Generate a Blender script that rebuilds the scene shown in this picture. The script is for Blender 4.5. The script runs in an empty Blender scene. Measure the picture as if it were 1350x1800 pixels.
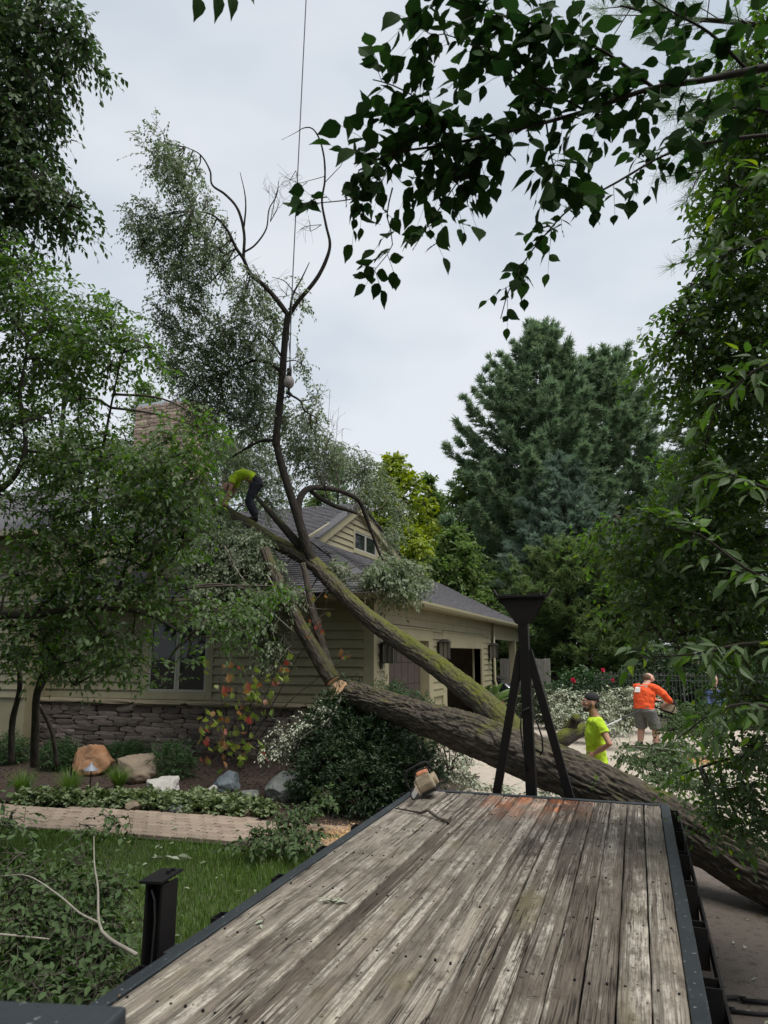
import bpy, bmesh, math, random
import numpy as np
from mathutils import Vector, Matrix, noise as mnoise

random.seed(7)
RNG = np.random.default_rng(11)
scn = bpy.context.scene
COL = scn.collection

# ------------------------------------------------------------------ camera
F_PX, TILT, YAW = 1250.0, math.radians(11.3), math.radians(19.4)
CAM = np.array([0.0, 0.0, 2.3])
cam = bpy.data.cameras.new('camera')
cam.sensor_fit = 'VERTICAL'; cam.sensor_height = 24.0; cam.lens = 24.0 * F_PX / 1800.0
cam.clip_start = 0.05; cam.clip_end = 900
cam.dof.use_dof = True; cam.dof.focus_distance = 9.0; cam.dof.aperture_fstop = 4.2
camo = bpy.data.objects.new('camera', cam); COL.objects.link(camo)
camo.location = CAM; camo.rotation_euler = (math.pi/2 + TILT, 0, YAW)
scn.camera = camo

# ------------------------------------------------------------------ overcast sky
SUN_EL, SUN_AZ = math.radians(64), math.radians(110)      # azimuth clockwise from +Y
w = bpy.data.worlds.new('World'); scn.world = w; w.use_nodes = True
nt = w.node_tree; nt.nodes.clear()
sky = nt.nodes.new('ShaderNodeTexSky'); sky.sky_type = 'NISHITA'; sky.sun_disc = False
sky.sun_elevation = SUN_EL; sky.sun_rotation = SUN_AZ; sky.dust_density = 3.0
tc = nt.nodes.new('ShaderNodeTexCoord'); mp = nt.nodes.new('ShaderNodeMapping')
mp.inputs['Scale'].default_value = (1.0, 1.0, 2.2)
nz = nt.nodes.new('ShaderNodeTexNoise'); nz.inputs['Scale'].default_value = 1.7; nz.inputs['Detail'].default_value = 4
rp = nt.nodes.new('ShaderNodeValToRGB')
rp.color_ramp.elements[0].position = .38; rp.color_ramp.elements[0].color = (2.02, 2.28, 2.52, 1)
rp.color_ramp.elements[1].position = .62; rp.color_ramp.elements[1].color = (2.95, 3.05, 3.16, 1)
mx = nt.nodes.new('ShaderNodeMixRGB'); mx.inputs['Fac'].default_value = .9
bg = nt.nodes.new('ShaderNodeBackground'); bg.inputs['Strength'].default_value = .1
wo = nt.nodes.new('ShaderNodeOutputWorld')
nt.links.new(tc.outputs['Generated'], mp.inputs['Vector']); nt.links.new(mp.outputs[0], nz.inputs['Vector'])
nt.links.new(nz.outputs['Fac'], rp.inputs['Fac'])
nt.links.new(sky.outputs[0], mx.inputs['Color1']); nt.links.new(rp.outputs[0], mx.inputs['Color2'])
nt.links.new(mx.outputs[0], bg.inputs['Color']); nt.links.new(bg.outputs[0], wo.inputs['Surface'])

sun = bpy.data.lights.new('sun', 'SUN'); sun.energy = 1.5; sun.angle = math.radians(45); sun.color = (1, .97, .92)
suno = bpy.data.objects.new('sun', sun); COL.objects.link(suno)
sd = Vector((math.sin(SUN_AZ)*math.cos(SUN_EL), math.cos(SUN_AZ)*math.cos(SUN_EL), math.sin(SUN_EL)))
suno.rotation_euler = sd.to_track_quat('Z', 'Y').to_euler(); suno.location = (0, 0, 40)
vs = scn.view_settings
vs.view_transform = 'Standard'; vs.look = 'None'; vs.exposure = 1.48; vs.gamma = 1; vs.use_curve_mapping = False
scn.cycles.max_bounces = 10; scn.cycles.diffuse_bounces = 5; scn.cycles.transmission_bounces = 6
scn.cycles.use_denoising = True

# ------------------------------------------------------------------ survey helpers: photo sight lines at a real distance
FW = np.array([-math.sin(YAW)*math.cos(TILT), math.cos(YAW)*math.cos(TILT), math.sin(TILT)])
RT = np.array([math.cos(YAW), math.sin(YAW), 0.0]); UPV = np.cross(RT, FW)
FH = np.array([-math.sin(YAW), math.cos(YAW), 0.0])
def ray(x, y):
    return FW*F_PX + RT*(x-675) + UPV*(900-y)
def U(x, y, D): return CAM + ray(x, y)*(D/F_PX)
def onX(x, y, X): d = ray(x, y); return CAM + d*(X/d[0])
def onY(x, y, Y): d = ray(x, y); return CAM + d*(Y/d[1])
def onZ(x, y, Z=0.0): d = ray(x, y); return CAM + d*((Z-2.3)/d[2])
def proj(P):
    v = np.asarray(P) - CAM; z = v@FW
    return 675 + F_PX*(v@RT)/z, 900 - F_PX*(v@UPV)/z, z

# ------------------------------------------------------------------ materials
MATS = {}
def mat(name, col=(.5,.5,.5), rough=.6, metal=0.0, spec=.4, var=None, scale=6.0, amt=.35, bump=0.0, bscale=30.0,
        rnd=0.0, stretch=None, coat=0.0):
    """principled with noise mottling (var = second colour), noise bump, per-object value jitter"""
    if name in MATS: return MATS[name]
    m = bpy.data.materials.new(name); m.use_nodes = True; MATS[name] = m
    n = m.node_tree.nodes; l = m.node_tree.links; b = n['Principled BSDF']
    b.inputs['Roughness'].default_value = rough; b.inputs['Metallic'].default_value = metal
    b.inputs['Specular IOR Level'].default_value = spec; b.inputs['Coat Weight'].default_value = coat
    b.inputs['Base Color'].default_value = (*col, 1)
    t = n.new('ShaderNodeTexCoord'); mpn = n.new('ShaderNodeMapping'); l.new(t.outputs['Object'], mpn.inputs['Vector'])
    if stretch: mpn.inputs['Scale'].default_value = stretch
    src = None
    if var or rnd:
        a = n.new('ShaderNodeTexNoise'); a.inputs['Scale'].default_value = scale; a.inputs['Detail'].default_value = 6
        l.new(mpn.outputs[0], a.inputs['Vector'])
        r = n.new('ShaderNodeValToRGB'); r.color_ramp.elements[0].position = .5-amt*.5; r.color_ramp.elements[1].position = .5+amt*.5
        r.color_ramp.elements[0].color = (*col, 1); r.color_ramp.elements[1].color = (*(var or col), 1)
        l.new(a.outputs['Fac'], r.inputs['Fac']); src = r.outputs[0]
        if rnd:
            oi = n.new('ShaderNodeObjectInfo'); mr = n.new('ShaderNodeMapRange')
            mr.inputs['To Min'].default_value = 1-rnd; mr.inputs['To Max'].default_value = 1+rnd
            l.new(oi.outputs['Random'], mr.inputs['Value'])
            hs = n.new('ShaderNodeHueSaturation'); l.new(src, hs.inputs['Color']); l.new(mr.outputs[0], hs.inputs['Value'])
            src = hs.outputs[0]
        l.new(src, b.inputs['Base Color'])
    if bump:
        a2 = n.new('ShaderNodeTexNoise'); a2.inputs['Scale'].default_value = bscale; a2.inputs['Detail'].default_value = 8
        l.new(mpn.outputs[0], a2.inputs['Vector'])
        bp = n.new('ShaderNodeBump'); bp.inputs['Strength'].default_value = bump; bp.inputs['Distance'].default_value = .02
        l.new(a2.outputs['Fac'], bp.inputs['Height']); l.new(bp.outputs[0], b.inputs['Normal'])
    return m

def leaf_mat(name, c0, c1, under=None, trans=.3, rough=.45, spec=.35, c2=None):
    """leaf: colour from the per-leaf attribute 'var', paler underside, some light passing through"""
    if name in MATS: return MATS[name]
    m = bpy.data.materials.new(name); m.use_nodes = True; MATS[name] = m
    n = m.node_tree.nodes; l = m.node_tree.links; b = n['Principled BSDF']; out = n['Material Output']
    at = n.new('ShaderNodeAttribute'); at.attribute_name = 'var'
    oi = n.new('ShaderNodeObjectInfo')
    ad = n.new('ShaderNodeMath'); ad.operation = 'ADD'; l.new(at.outputs['Fac'], ad.inputs[0])
    ml = n.new('ShaderNodeMath'); ml.operation = 'MULTIPLY'; l.new(oi.outputs['Random'], ml.inputs[0]); ml.inputs[1].default_value = .999
    l.new(ml.outputs[0], ad.inputs[1])
    fr = n.new('ShaderNodeMath'); fr.operation = 'FRACT'; l.new(ad.outputs[0], fr.inputs[0])
    r = n.new('ShaderNodeValToRGB'); e = r.color_ramp.elements
    e[0].color = (*c0, 1); e[1].color = (*c1, 1)
    if c2: x = e.new(.9); x.color = (*c1, 1); e[-1].color = (*c2, 1)
    l.new(fr.outputs[0], r.inputs['Fac'])
    col = r.outputs[0]
    if under:
        g = n.new('ShaderNodeNewGeometry'); mixc = n.new('ShaderNodeMixRGB'); l.new(g.outputs['Backfacing'], mixc.inputs['Fac'])
        l.new(col, mixc.inputs['Color1']); mixc.inputs['Color2'].default_value = (*under, 1); col = mixc.outputs[0]
    l.new(col, b.inputs['Base Color'])
    b.inputs['Roughness'].default_value = rough; b.inputs['Specular IOR Level'].default_value = spec
    tr = n.new('ShaderNodeBsdfTranslucent'); hs = n.new('ShaderNodeHueSaturation')
    hs.inputs['Saturation'].default_value = 1.15; hs.inputs['Value'].default_value = 1.5
    l.new(col, hs.inputs['Color']); l.new(hs.outputs[0], tr.inputs['Color'])
    ms = n.new('ShaderNodeMixShader'); ms.inputs['Fac'].default_value = trans
    l.new(b.outputs[0], ms.inputs[1]); l.new(tr.outputs[0], ms.inputs[2]); l.new(ms.outputs[0], out.inputs['Surface'])
    return m

# ------------------------------------------------------------------ objects
def tag(o, label=None, cat=None, group=None, kind=None):
    if label: o['label'] = label
    if cat: o['category'] = cat
    if group: o['group'] = group
    if kind: o['kind'] = kind
    return o
def empty(name, loc, label=None, cat=None, group=None, rz=0.0):
    o = bpy.data.objects.new(name, None); COL.objects.link(o); o.location = loc; o.rotation_euler = (0, 0, rz)
    o.empty_display_size = .1
    bpy.context.view_layer.update() if False else None
    return tag(o, label, cat, group)
def link(name, me, parent=None, world=True):
    o = bpy.data.objects.new(name, me); COL.objects.link(o)
    if parent is not None:
        o.parent = parent
        if world:      # mesh data are given in world metres; undo the parents' offset
            mw = Matrix.Identity(4); p = parent; chain = []
            while p is not None: chain.append(p); p = p.parent
            for p in reversed(chain): mw = mw @ p.matrix_parent_inverse @ p.matrix_basis
            o.matrix_parent_inverse = mw.inverted()
    return o
def npmesh(name, V, Fc, m, parent=None, var=None, uv=None, smooth=False, extra=None):
    """V (n,3), Fc (k,3|4) numpy -> one mesh object"""
    V = np.ascontiguousarray(V, dtype=np.float32); Fc = np.ascontiguousarray(Fc, dtype=np.int32)
    me = bpy.data.meshes.new(name); k, s = Fc.shape
    me.vertices.add(len(V)); me.vertices.foreach_set('co', V.ravel())
    me.loops.add(k*s); me.loops.foreach_set('vertex_index', Fc.ravel())
    me.polygons.add(k); me.polygons.foreach_set('loop_start', np.arange(0, k*s, s, dtype=np.int32))
    me.polygons.foreach_set('loop_total', np.full(k, s, dtype=np.int32))
    if smooth: me.polygons.foreach_set('use_smooth', np.ones(k, dtype=bool))
    me.update(calc_edges=True)
    for nm, arr in (('var', var), *((extra or {}).items())):
        if arr is not None:
            a = me.attributes.new(nm, 'FLOAT', 'POINT'); a.data.foreach_set('value', np.ascontiguousarray(arr, dtype=np.float32))
    if uv is not None:
        ul = me.uv_layers.new(name='UVMap'); ul.data.foreach_set('uv', np.ascontiguousarray(uv[Fc.ravel()], dtype=np.float32).ravel())
    me.materials.append(m)
    return link(name, me, parent)

class MB:
    """collects simple solids; build() links them as ONE mesh object"""
    def __init__(s): s.v = []; s.f = []
    def add(s, vs_, fs):
        k = len(s.v); s.v += [tuple(map(float, q)) for q in vs_]; s.f += [tuple(i+k for i in f) for f in fs]; return s
    def box(s, c, d, R=None):
        c = Vector(c); q = []
        for z in (-.5, .5):
            for x, y in ((-.5,-.5),(.5,-.5),(.5,.5),(-.5,.5)):
                p = Vector((x*d[0], y*d[1], z*d[2])); q.append(c + (R @ p if R else p))
        return s.add(q, [(3,2,1,0),(4,5,6,7),(0,1,5,4),(1,2,6,5),(2,3,7,6),(3,0,4,7)])
    def rng(s, x0, x1, y0, y1, z0, z1):
        return s.box(((x0+x1)/2, (y0+y1)/2, (z0+z1)/2), (abs(x1-x0), abs(y1-y0), abs(z1-z0)))
    def bar(s, a, b, w_, h, up=(0,0,1)):
        a, b = Vector(a), Vector(b); t = (b-a); L = t.length; t.normalize(); u = Vector(up)
        sd_ = t.cross(u)
        if sd_.length < 1e-4: sd_ = t.cross(Vector((1,0,0)))
        sd_.normalize(); u = sd_.cross(t)
        R = Matrix((sd_, t, u)).transposed()
        return s.box((a+b)/2, (w_, L, h), R)
    def tube(s, pts, r, n=8, cap=True, round_=False):
        pts = [Vector(p) for p in pts]; k = len(pts)
        rr = list(r) if hasattr(r, '__len__') else [r]*k
        if round_:
            a = (pts[0]-pts[1]).normalized(); b = (pts[-1]-pts[-2]).normalized(); r0, r1 = rr[0], rr[-1]
            pts = [pts[0]+a*r0*.95, pts[0]+a*r0*.6] + pts + [pts[-1]+b*r1*.6, pts[-1]+b*r1*.95]
            rr = [r0*.3, r0*.8] + rr + [r1*.8, r1*.3]; k = len(pts)
        vs_, fs = [], []; prev = None
        for i in range(k):
            t = (pts[min(i+1,k-1)] - pts[max(i-1,0)]).normalized()
            if prev is None:
                u = t.cross(Vector((0,0,1)))
                if u.length < .05: u = t.cross(Vector((1,0,0)))
            else: u = prev - t*prev.dot(t)
            u.normalize(); prev = u; q = t.cross(u)
            for j in range(n):
                a = 2*math.pi*j/n; vs_.append(pts[i] + (u*math.cos(a)+q*math.sin(a))*rr[i])
        for i in range(k-1):
            for j in range(n):
                fs.append((i*n+j, i*n+(j+1)%n, (i+1)*n+(j+1)%n, (i+1)*n+j))
        if cap: fs += [tuple(range(n-1, -1, -1)), tuple(range((k-1)*n, k*n))]
        return s.add(vs_, fs)
    def cyl(s, a, b, r0, r1=None, n=16): return s.tube([a, b], [r0, r0 if r1 is None else r1], n)
    def ell(s, c, rad, n=16, m=10, R=None, fn=None):
        vs_, fs = [], []; c = Vector(c)
        for i in range(m+1):
            ph = math.pi*i/m
            for j in range(n):
                a = 2*math.pi*j/n; d = Vector((math.sin(ph)*math.cos(a), math.sin(ph)*math.sin(a), math.cos(ph)))
                p = Vector((d.x*rad[0], d.y*rad[1], d.z*rad[2]))
                if fn: p = fn(p, d)
                vs_.append(c + (R @ p if R else p))
        for i in range(m):
            for j in range(n): fs.append((i*n+j, (i+1)*n+j, (i+1)*n+(j+1)%n, i*n+(j+1)%n))
        return s.add(vs_, fs)
    def lathe(s, c, prof, n=20):
        vs_, fs = [], []; k = len(prof)
        for r, z in prof:
            for j in range(n):
                a = 2*math.pi*j/n; vs_.append((c[0]+r*math.cos(a), c[1]+r*math.sin(a), c[2]+z))
        for i in range(k-1):
            for j in range(n): fs.append((i*n+j, i*n+(j+1)%n, (i+1)*n+(j+1)%n, (i+1)*n+j))
        fs += [tuple(range(n-1,-1,-1)), tuple(range((k-1)*n, k*n))]
        return s.add(vs_, fs)
    def poly(s, pts, ext):
        """flat outline extruded by the vector ext"""
        n = len(pts); e = Vector(ext); a = [Vector(p) for p in pts]; b = [p+e for p in a]
        return s.add(a+b, [tuple(range(n-1,-1,-1)), tuple(range(n, 2*n))] + [(i,(i+1)%n,n+(i+1)%n,n+i) for i in range(n)])
    def mesh(s, name, m, smooth=False):
        me = bpy.data.meshes.new(name); me.from_pydata(s.v, [], s.f); me.update()
        bm = bmesh.new(); bm.from_mesh(me); bmesh.ops.recalc_face_normals(bm, faces=bm.faces); bm.to_mesh(me); bm.free()
        if smooth: me.polygons.foreach_set('use_smooth', [True]*len(me.polygons))
        me.materials.append(m); return me
    def build(s, name, m, parent=None, smooth=False, bevel=0.0, world=True):
        o = link(name, s.mesh(name, m, smooth), parent, world)
        if bevel:
            b = o.modifiers.new('bevel', 'BEVEL'); b.width = bevel; b.segments = 2; b.limit_method = 'ANGLE'
        return o

# ------------------------------------------------------------------ noise and wood
def vnoise(x, y, gx=64, seed=0):
    """2-D value noise, periodic in x with period gx"""
    r = np.random.default_rng(seed).random((gx, 257))
    xi = np.floor(x).astype(int); yi = np.floor(y).astype(int); fx = x-xi; fy = y-yi
    fx = fx*fx*(3-2*fx); fy = fy*fy*(3-2*fy)
    a, b = xi % gx, (xi+1) % gx; c, d = yi % 257, (yi+1) % 257
    return (r[a,c]*(1-fx)+r[b,c]*fx)*(1-fy) + (r[a,d]*(1-fx)+r[b,d]*fx)*fy
def smooth_path(P, R, ds):
    """Catmull-Rom through points, resampled about every ds metres"""
    P = np.asarray(P, float); R = np.asarray(R, float)
    Q = np.vstack([2*P[0]-P[1], P, 2*P[-1]-P[-2]]); outp, outr = [], []
    for i in range(len(P)-1):
        p0, p1, p2, p3 = Q[i:i+4]; k = max(2, int(np.linalg.norm(p2-p1)/ds)); t = np.linspace(0, 1, k, endpoint=False)[:, None]
        outp.append(.5*((2*p1)+(-p0+p2)*t+(2*p0-5*p1+4*p2-p3)*t**2+(-p0+3*p1-3*p2+p3)*t**3))
        outr.append(R[i]+(R[i+1]-R[i])*t[:, 0])
    outp.append(P[-1:]); outr.append(R[-1:])
    return np.vstack(outp), np.concatenate(outr)
def sweep(P, R, n, disp=None):
    """numpy tube along P; disp(theta, s) -> radial offset in m. returns V, F, UV(m)"""
    k = len(P); T = np.gradient(P, axis=0); T /= np.linalg.norm(T, axis=1)[:, None]+1e-9
    Uv = np.zeros_like(P); u = np.cross(T[0], [0, 0, 1.0])
    if np.linalg.norm(u) < .05: u = np.cross(T[0], [1.0, 0, 0])
    for i in range(k):
        u = u - T[i]*(u@T[i]); u /= np.linalg.norm(u)+1e-9; Uv[i] = u
    W = np.cross(T, Uv); th = np.linspace(0, 2*np.pi, n, endpoint=False)
    s = np.concatenate([[0], np.cumsum(np.linalg.norm(np.diff(P, axis=0), axis=1))])
    TH, S = np.meshgrid(th, s); rr = R[:, None] + (disp(TH, S) if disp else 0*TH)
    V = P[:, None, :] + rr[..., None]*(Uv[:, None, :]*np.cos(TH)[..., None] + W[:, None, :]*np.sin(TH)[..., None])
    idx = np.arange(k*n).reshape(k, n); a = idx[:-1]; b = idx[1:]
    Fq = np.stack([a, np.roll(a, -1, 1), np.roll(b, -1, 1), b], -1).reshape(-1, 4)
    uv = np.stack([TH*R.mean(), S], -1).reshape(-1, 2)
    V = V.reshape(-1, 3); nV = len(V)
    V = np.vstack([V, P[:1], P[-1:]]); uv = np.vstack([uv, uv[:1], uv[-1:]])
    c0 = np.stack([idx[0], np.roll(idx[0], 1), np.full(n, nV), np.full(n, nV)], -1)
    c1 = np.stack([np.roll(idx[-1], 1), idx[-1], np.full(n, nV+1), np.full(n, nV+1)], -1)
    c0[:, 3] = c0[:, 2]; c1[:, 3] = c1[:, 2]
    return V, Fq, uv, (c0[:, :3], c1[:, :3])
def bark_disp(amp, fc, fs, seed):
    """deep interlaced furrows: fc ridges around, fs cells per metre along"""
    def f(TH, S):
        x = TH/(2*np.pi)*fc; y = S*fs
        wx = (vnoise(x*.5, y*.6, max(2, fc//2), seed+3)-.5)*2.2
        n1 = vnoise(x+wx, y*.55, fc, seed); r1 = 1-np.abs(2*n1-1)
        n2 = vnoise(x*2+wx, y*1.4, fc*2, seed+1); r2 = 1-np.abs(2*n2-1)
        n3 = vnoise(x*4, y*5, fc*4, seed+2)
        big = vnoise(x*.25, y*.12, max(2, fc//4), seed+5)-.5
        return amp*(-(r1**2.2)*1.0 - (r2**2)*.45 + (n3-.5)*.45 + .3) + amp*1.4*big
    return f
def limb(name, pts, m, parent, n=40, ds=.03, amp=.012, fc=16, fs=4, seed=0, moss=0.0):
    """one wooden limb with real furrowed bark; pts = [(x,y,z,r),..]"""
    A = np.asarray(pts, float); P, R = smooth_path(A[:, :3], A[:, 3], ds)
    V, Fq, uv, caps = sweep(P, R, n, bark_disp(amp, fc, fs, seed) if amp else None)
    Fq = np.vstack([Fq, np.hstack([caps[0], caps[0][:, 2:]]), np.hstack([caps[1], caps[1][:, 2:]])])
    tri = Fq[:, 2] == Fq[:, 3]
    me_F = Fq[~tri]; T3 = Fq[tri][:, :3]
    A_ = np.vstack([me_F[:, [0,1,2]], me_F[:, [0,2,3]], T3])
    o = npmesh(name, V, A_, m, parent, uv=uv, smooth=True)
    o['moss'] = float(moss)
    return o

# ------------------------------------------------------------------ leaves on twigs
def nrm(a): return a/(np.linalg.norm(a, axis=-1, keepdims=True)+1e-9)
def leaf_geo(P, T, N, L, Wd, detail=0, curl=.12, fold=.22):
    """leaves at P along T with normal N. detail 0: 2 tris, 1: 4 tris, 2: 16 tris"""
    n = len(P); S = nrm(np.cross(T, N)); N = np.cross(S, T); L = L[:, None]; Wd = Wd[:, None]
    if detail == 0:
        V = np.stack([P, P+T*.45*L+S*Wd*.5+N*fold*Wd, P+T*L-N*curl*L, P+T*.45*L-S*Wd*.5+N*fold*Wd], 1)
        Fc = np.array([[0,2,1],[0,3,2]])
    elif detail == 1:
        V = np.stack([P, P+T*.38*L+S*Wd*.5+N*fold*Wd*.5, P+T*.75*L+S*Wd*.28+N*(fold*Wd*.2-curl*.5*L), P+T*L-N*curl*L,
                      P+T*.75*L-S*Wd*.28+N*(fold*Wd*.2-curl*.5*L), P+T*.38*L-S*Wd*.5+N*fold*Wd*.5], 1)
        Fc = np.array([[0,2,1],[0,3,2],[0,4,3],[0,5,4]])
    else:
        fr = [0,.14,.34,.58,.82,1]; hw = [0,.34,.5,.40,.13,0]; cols = []
        for f, h in zip(fr, hw): cols.append(P+T*f*L-N*curl*L*f*f)
        for sg in (1,-1):
            for f, h in list(zip(fr, hw))[1:5]: cols.append(P+T*f*L+S*sg*h*Wd+N*(fold*h*Wd-curl*L*f*f))
        V = np.stack(cols, 1); Fc = []
        for o_, fl in ((6, 0), (10, 1)):
            q = [(0,1,o_)] + sum([[(i,i+1,o_+i),(i,o_+i,o_+i-1)] for i in (1,2,3)], []) + [(4,5,o_+3)]
            Fc += [t if not fl else (t[0],t[2],t[1]) for t in q]
        Fc = np.array(Fc)
    k = V.shape[1]
    return V.reshape(-1, 3), (Fc[None] + (np.arange(n)*k)[:, None, None]).reshape(-1, 3), k

class Fol:
    """foliage: twigs with leaves, gathered into one leaf mesh and one twig mesh"""
    def __init__(s, seed=0):
        s.r = np.random.default_rng(seed); s.P=[]; s.T=[]; s.N=[]; s.L=[]; s.W=[]; s.tw=[]; s.br=[]
    def twigs(s, B, D, Lt, k, leafL, asp=.55, droop=.35, ang=50, grav=.25, rad=.004, jit=.35, lvar=.3, wood=True):
        n = len(B); r = s.r; B = np.asarray(B); D = nrm(np.asarray(D)); Lt = Lt*r.uniform(.6, 1.3, (n, 1)) if np.isscalar(Lt) else Lt[:, None]
        t = ((np.arange(k)+.6)[None]+r.uniform(-.3,.3,(n,k)))/k
        z = np.array([0,0,1.0])
        pos = B[:,None]+D[:,None]*(t*Lt)[...,None]-z*(droop*t**2*Lt)[...,None]
        tan = nrm(D[:,None]-z*(2*droop*t)[...,None])
        up = nrm(z+r.normal(0,.35,(n,1,3))); sd_ = nrm(np.cross(tan, up))
        sg = np.where((np.arange(k)%2)[None]==0, 1, -1)*np.where(r.random((n,1))<.5,1,-1)
        a = np.radians(ang)*r.uniform(.6,1.25,(n,k))
        a[:, -1] *= .25
        T = tan*np.cos(a)[...,None]+sd_*(sg*np.sin(a))[...,None]-z*grav*r.uniform(.2,1.6,(n,k))[...,None]+r.normal(0,jit*.5,(n,k,3))
        T = nrm(T); N = nrm(up+r.normal(0,jit,(n,k,3)))
        L = leafL*r.uniform(1-lvar,1+lvar,(n,k))
        s.P.append(pos.reshape(-1,3)); s.T.append(T.reshape(-1,3)); s.N.append(N.reshape(-1,3)); s.L.append(L.ravel()); s.W.append((L*asp*r.uniform(.8,1.2,(n,k))).ravel())
        if wood:
            for q in ((0,.5),(.5,1.0)):
                a0 = B+D*q[0]*Lt-z*droop*q[0]**2*Lt; a1 = B+D*q[1]*Lt-z*droop*q[1]**2*Lt
                s.tw.append((a0, a1, np.full(n, rad*(1-q[0]*.6)), np.full(n, rad*(1-q[1]*.6))))
    def seg(s, a, b, r0, r1):
        s.tw.append((np.atleast_2d(a), np.atleast_2d(b), np.atleast_1d(r0).astype(float), np.atleast_1d(r1).astype(float)))
    def branch(s, pts, r0, r1, n=6):
        """a thin curved branch through the points"""
        P, R = smooth_path(np.asarray(pts), np.linspace(r0, r1, len(pts)), .12)
        V, Fq, uv, caps = sweep(P, R, n); s.br.append((V, np.vstack([Fq[:,[0,1,2]], Fq[:,[0,2,3]], caps[0], caps[1]])))
        return P
    def clump(s, c, ext, n, Lt, k, leafL, hub=True, out=.7, up=.15, shell=.45, axes=None, hubr=.012, **kw):
        r = s.r; c = np.asarray(c, float); d = nrm(r.normal(0,1,(n,3))); q = r.random((n,1))**shell
        A = np.stack([RT, FH, np.array([0,0,1.0])]) if axes is None else axes
        off = (d*q*np.asarray(ext))@A
        D = nrm(out*nrm(off)+r.normal(0,.5,(n,3))+np.array([0,0,up]))
        B = c+off-D*Lt*.4
        s.twigs(B, D, Lt, k, leafL, **kw)
        if hub:
            m = max(3, int(math.sqrt(n)*1.1)); ids = r.permutation(n)[:m]; tips = B[ids]
            mid = c+(tips-c)*.5+r.normal(0,.06,(m,3))*np.mean(ext)
            s.seg(np.repeat(c[None],m,0), mid, np.full(m,hubr), np.full(m,hubr*.6)); s.seg(mid, tips, np.full(m,hubr*.6), np.full(m,hubr*.35))
            # every twig grows from the nearest spoke
            best = np.argmin(((B[:,None]-mid[None])**2).sum(-1), 1) if n*m < 4e6 else r.integers(0, m, n)
            sel = r.random(n) < .3
            s.seg(mid[best][sel], B[sel], np.full(sel.sum(), hubr*.35), np.full(sel.sum(), hubr*.22))
    def along(s, path, n, Lt, k, leafL, spread=.9, start=.1, side=None, up=.2, **kw):
        """twigs along a branch path (array of points)"""
        r = s.r; P = np.asarray(path); m = len(P)-1; u = np.clip(r.uniform(start,1,n),0,.999)*m; i = u.astype(int); f = (u-i)[:,None]
        B = P[i]*(1-f)+P[i+1]*f; T = nrm(P[i+1]-P[i]); rn = r.normal(0,1,(n,3)); rn -= T*(rn*T).sum(1,keepdims=True)
        D = nrm(T*.6+nrm(rn)*spread+np.array([0,0,up])+(np.asarray(side) if side is not None else 0))
        s.twigs(B, D, Lt, k, leafL, **kw)
    def wood_geo(s):
        Vs, Fs, o = [], [], 0
        if s.tw:
            a = np.vstack([t[0] for t in s.tw]); b = np.vstack([t[1] for t in s.tw]); ra = np.concatenate([t[2] for t in s.tw]); rb = np.concatenate([t[3] for t in s.tw])
            T = nrm(b-a); u = nrm(np.cross(T, np.array([.31,.17,.93]))); q = np.cross(T,u); n = len(a); cs = []
            for P, R in ((a,ra),(b,rb)):
                for j in range(3):
                    g = 2*math.pi*j/3; cs.append(P+(u*math.cos(g)+q*math.sin(g))*R[:,None])
            V = np.stack(cs,1); Fc = np.array([[0,1,4],[0,4,3],[1,2,5],[1,5,4],[2,0,3],[2,3,5]])
            Vs.append(V.reshape(-1,3)); Fs.append((Fc[None]+(np.arange(n)*6)[:,None,None]).reshape(-1,3)); o = n*6
        for V, Fc in s.br: Vs.append(V); Fs.append(Fc+o); o += len(V)
        return np.vstack(Vs), np.vstack(Fs)
    def leaf_arrays(s): return [np.concatenate(x) for x in (s.P,s.T,s.N,s.L,s.W)]
    def build(s, parent, lm, wm, detail=1, lname='foliage', wname='twigs', cull=None, **kw):
        P,T,N,L,W = s.leaf_arrays()
        if cull is not None:
            k_ = cull(P); P,T,N,L,W = P[k_],T[k_],N[k_],L[k_],W[k_]
        V,Fc,k = leaf_geo(P,T,N,L,W,detail,**kw)
        o = npmesh(lname, V, Fc, lm, parent, var=np.repeat(s.r.random(len(P)),k)); tag(o, kind='stuff')
        if s.tw or s.br:
            Vw,Fw = s.wood_geo(); b = npmesh(wname, Vw, Fw, wm, parent); tag(b, kind='stuff')
        return o

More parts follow.
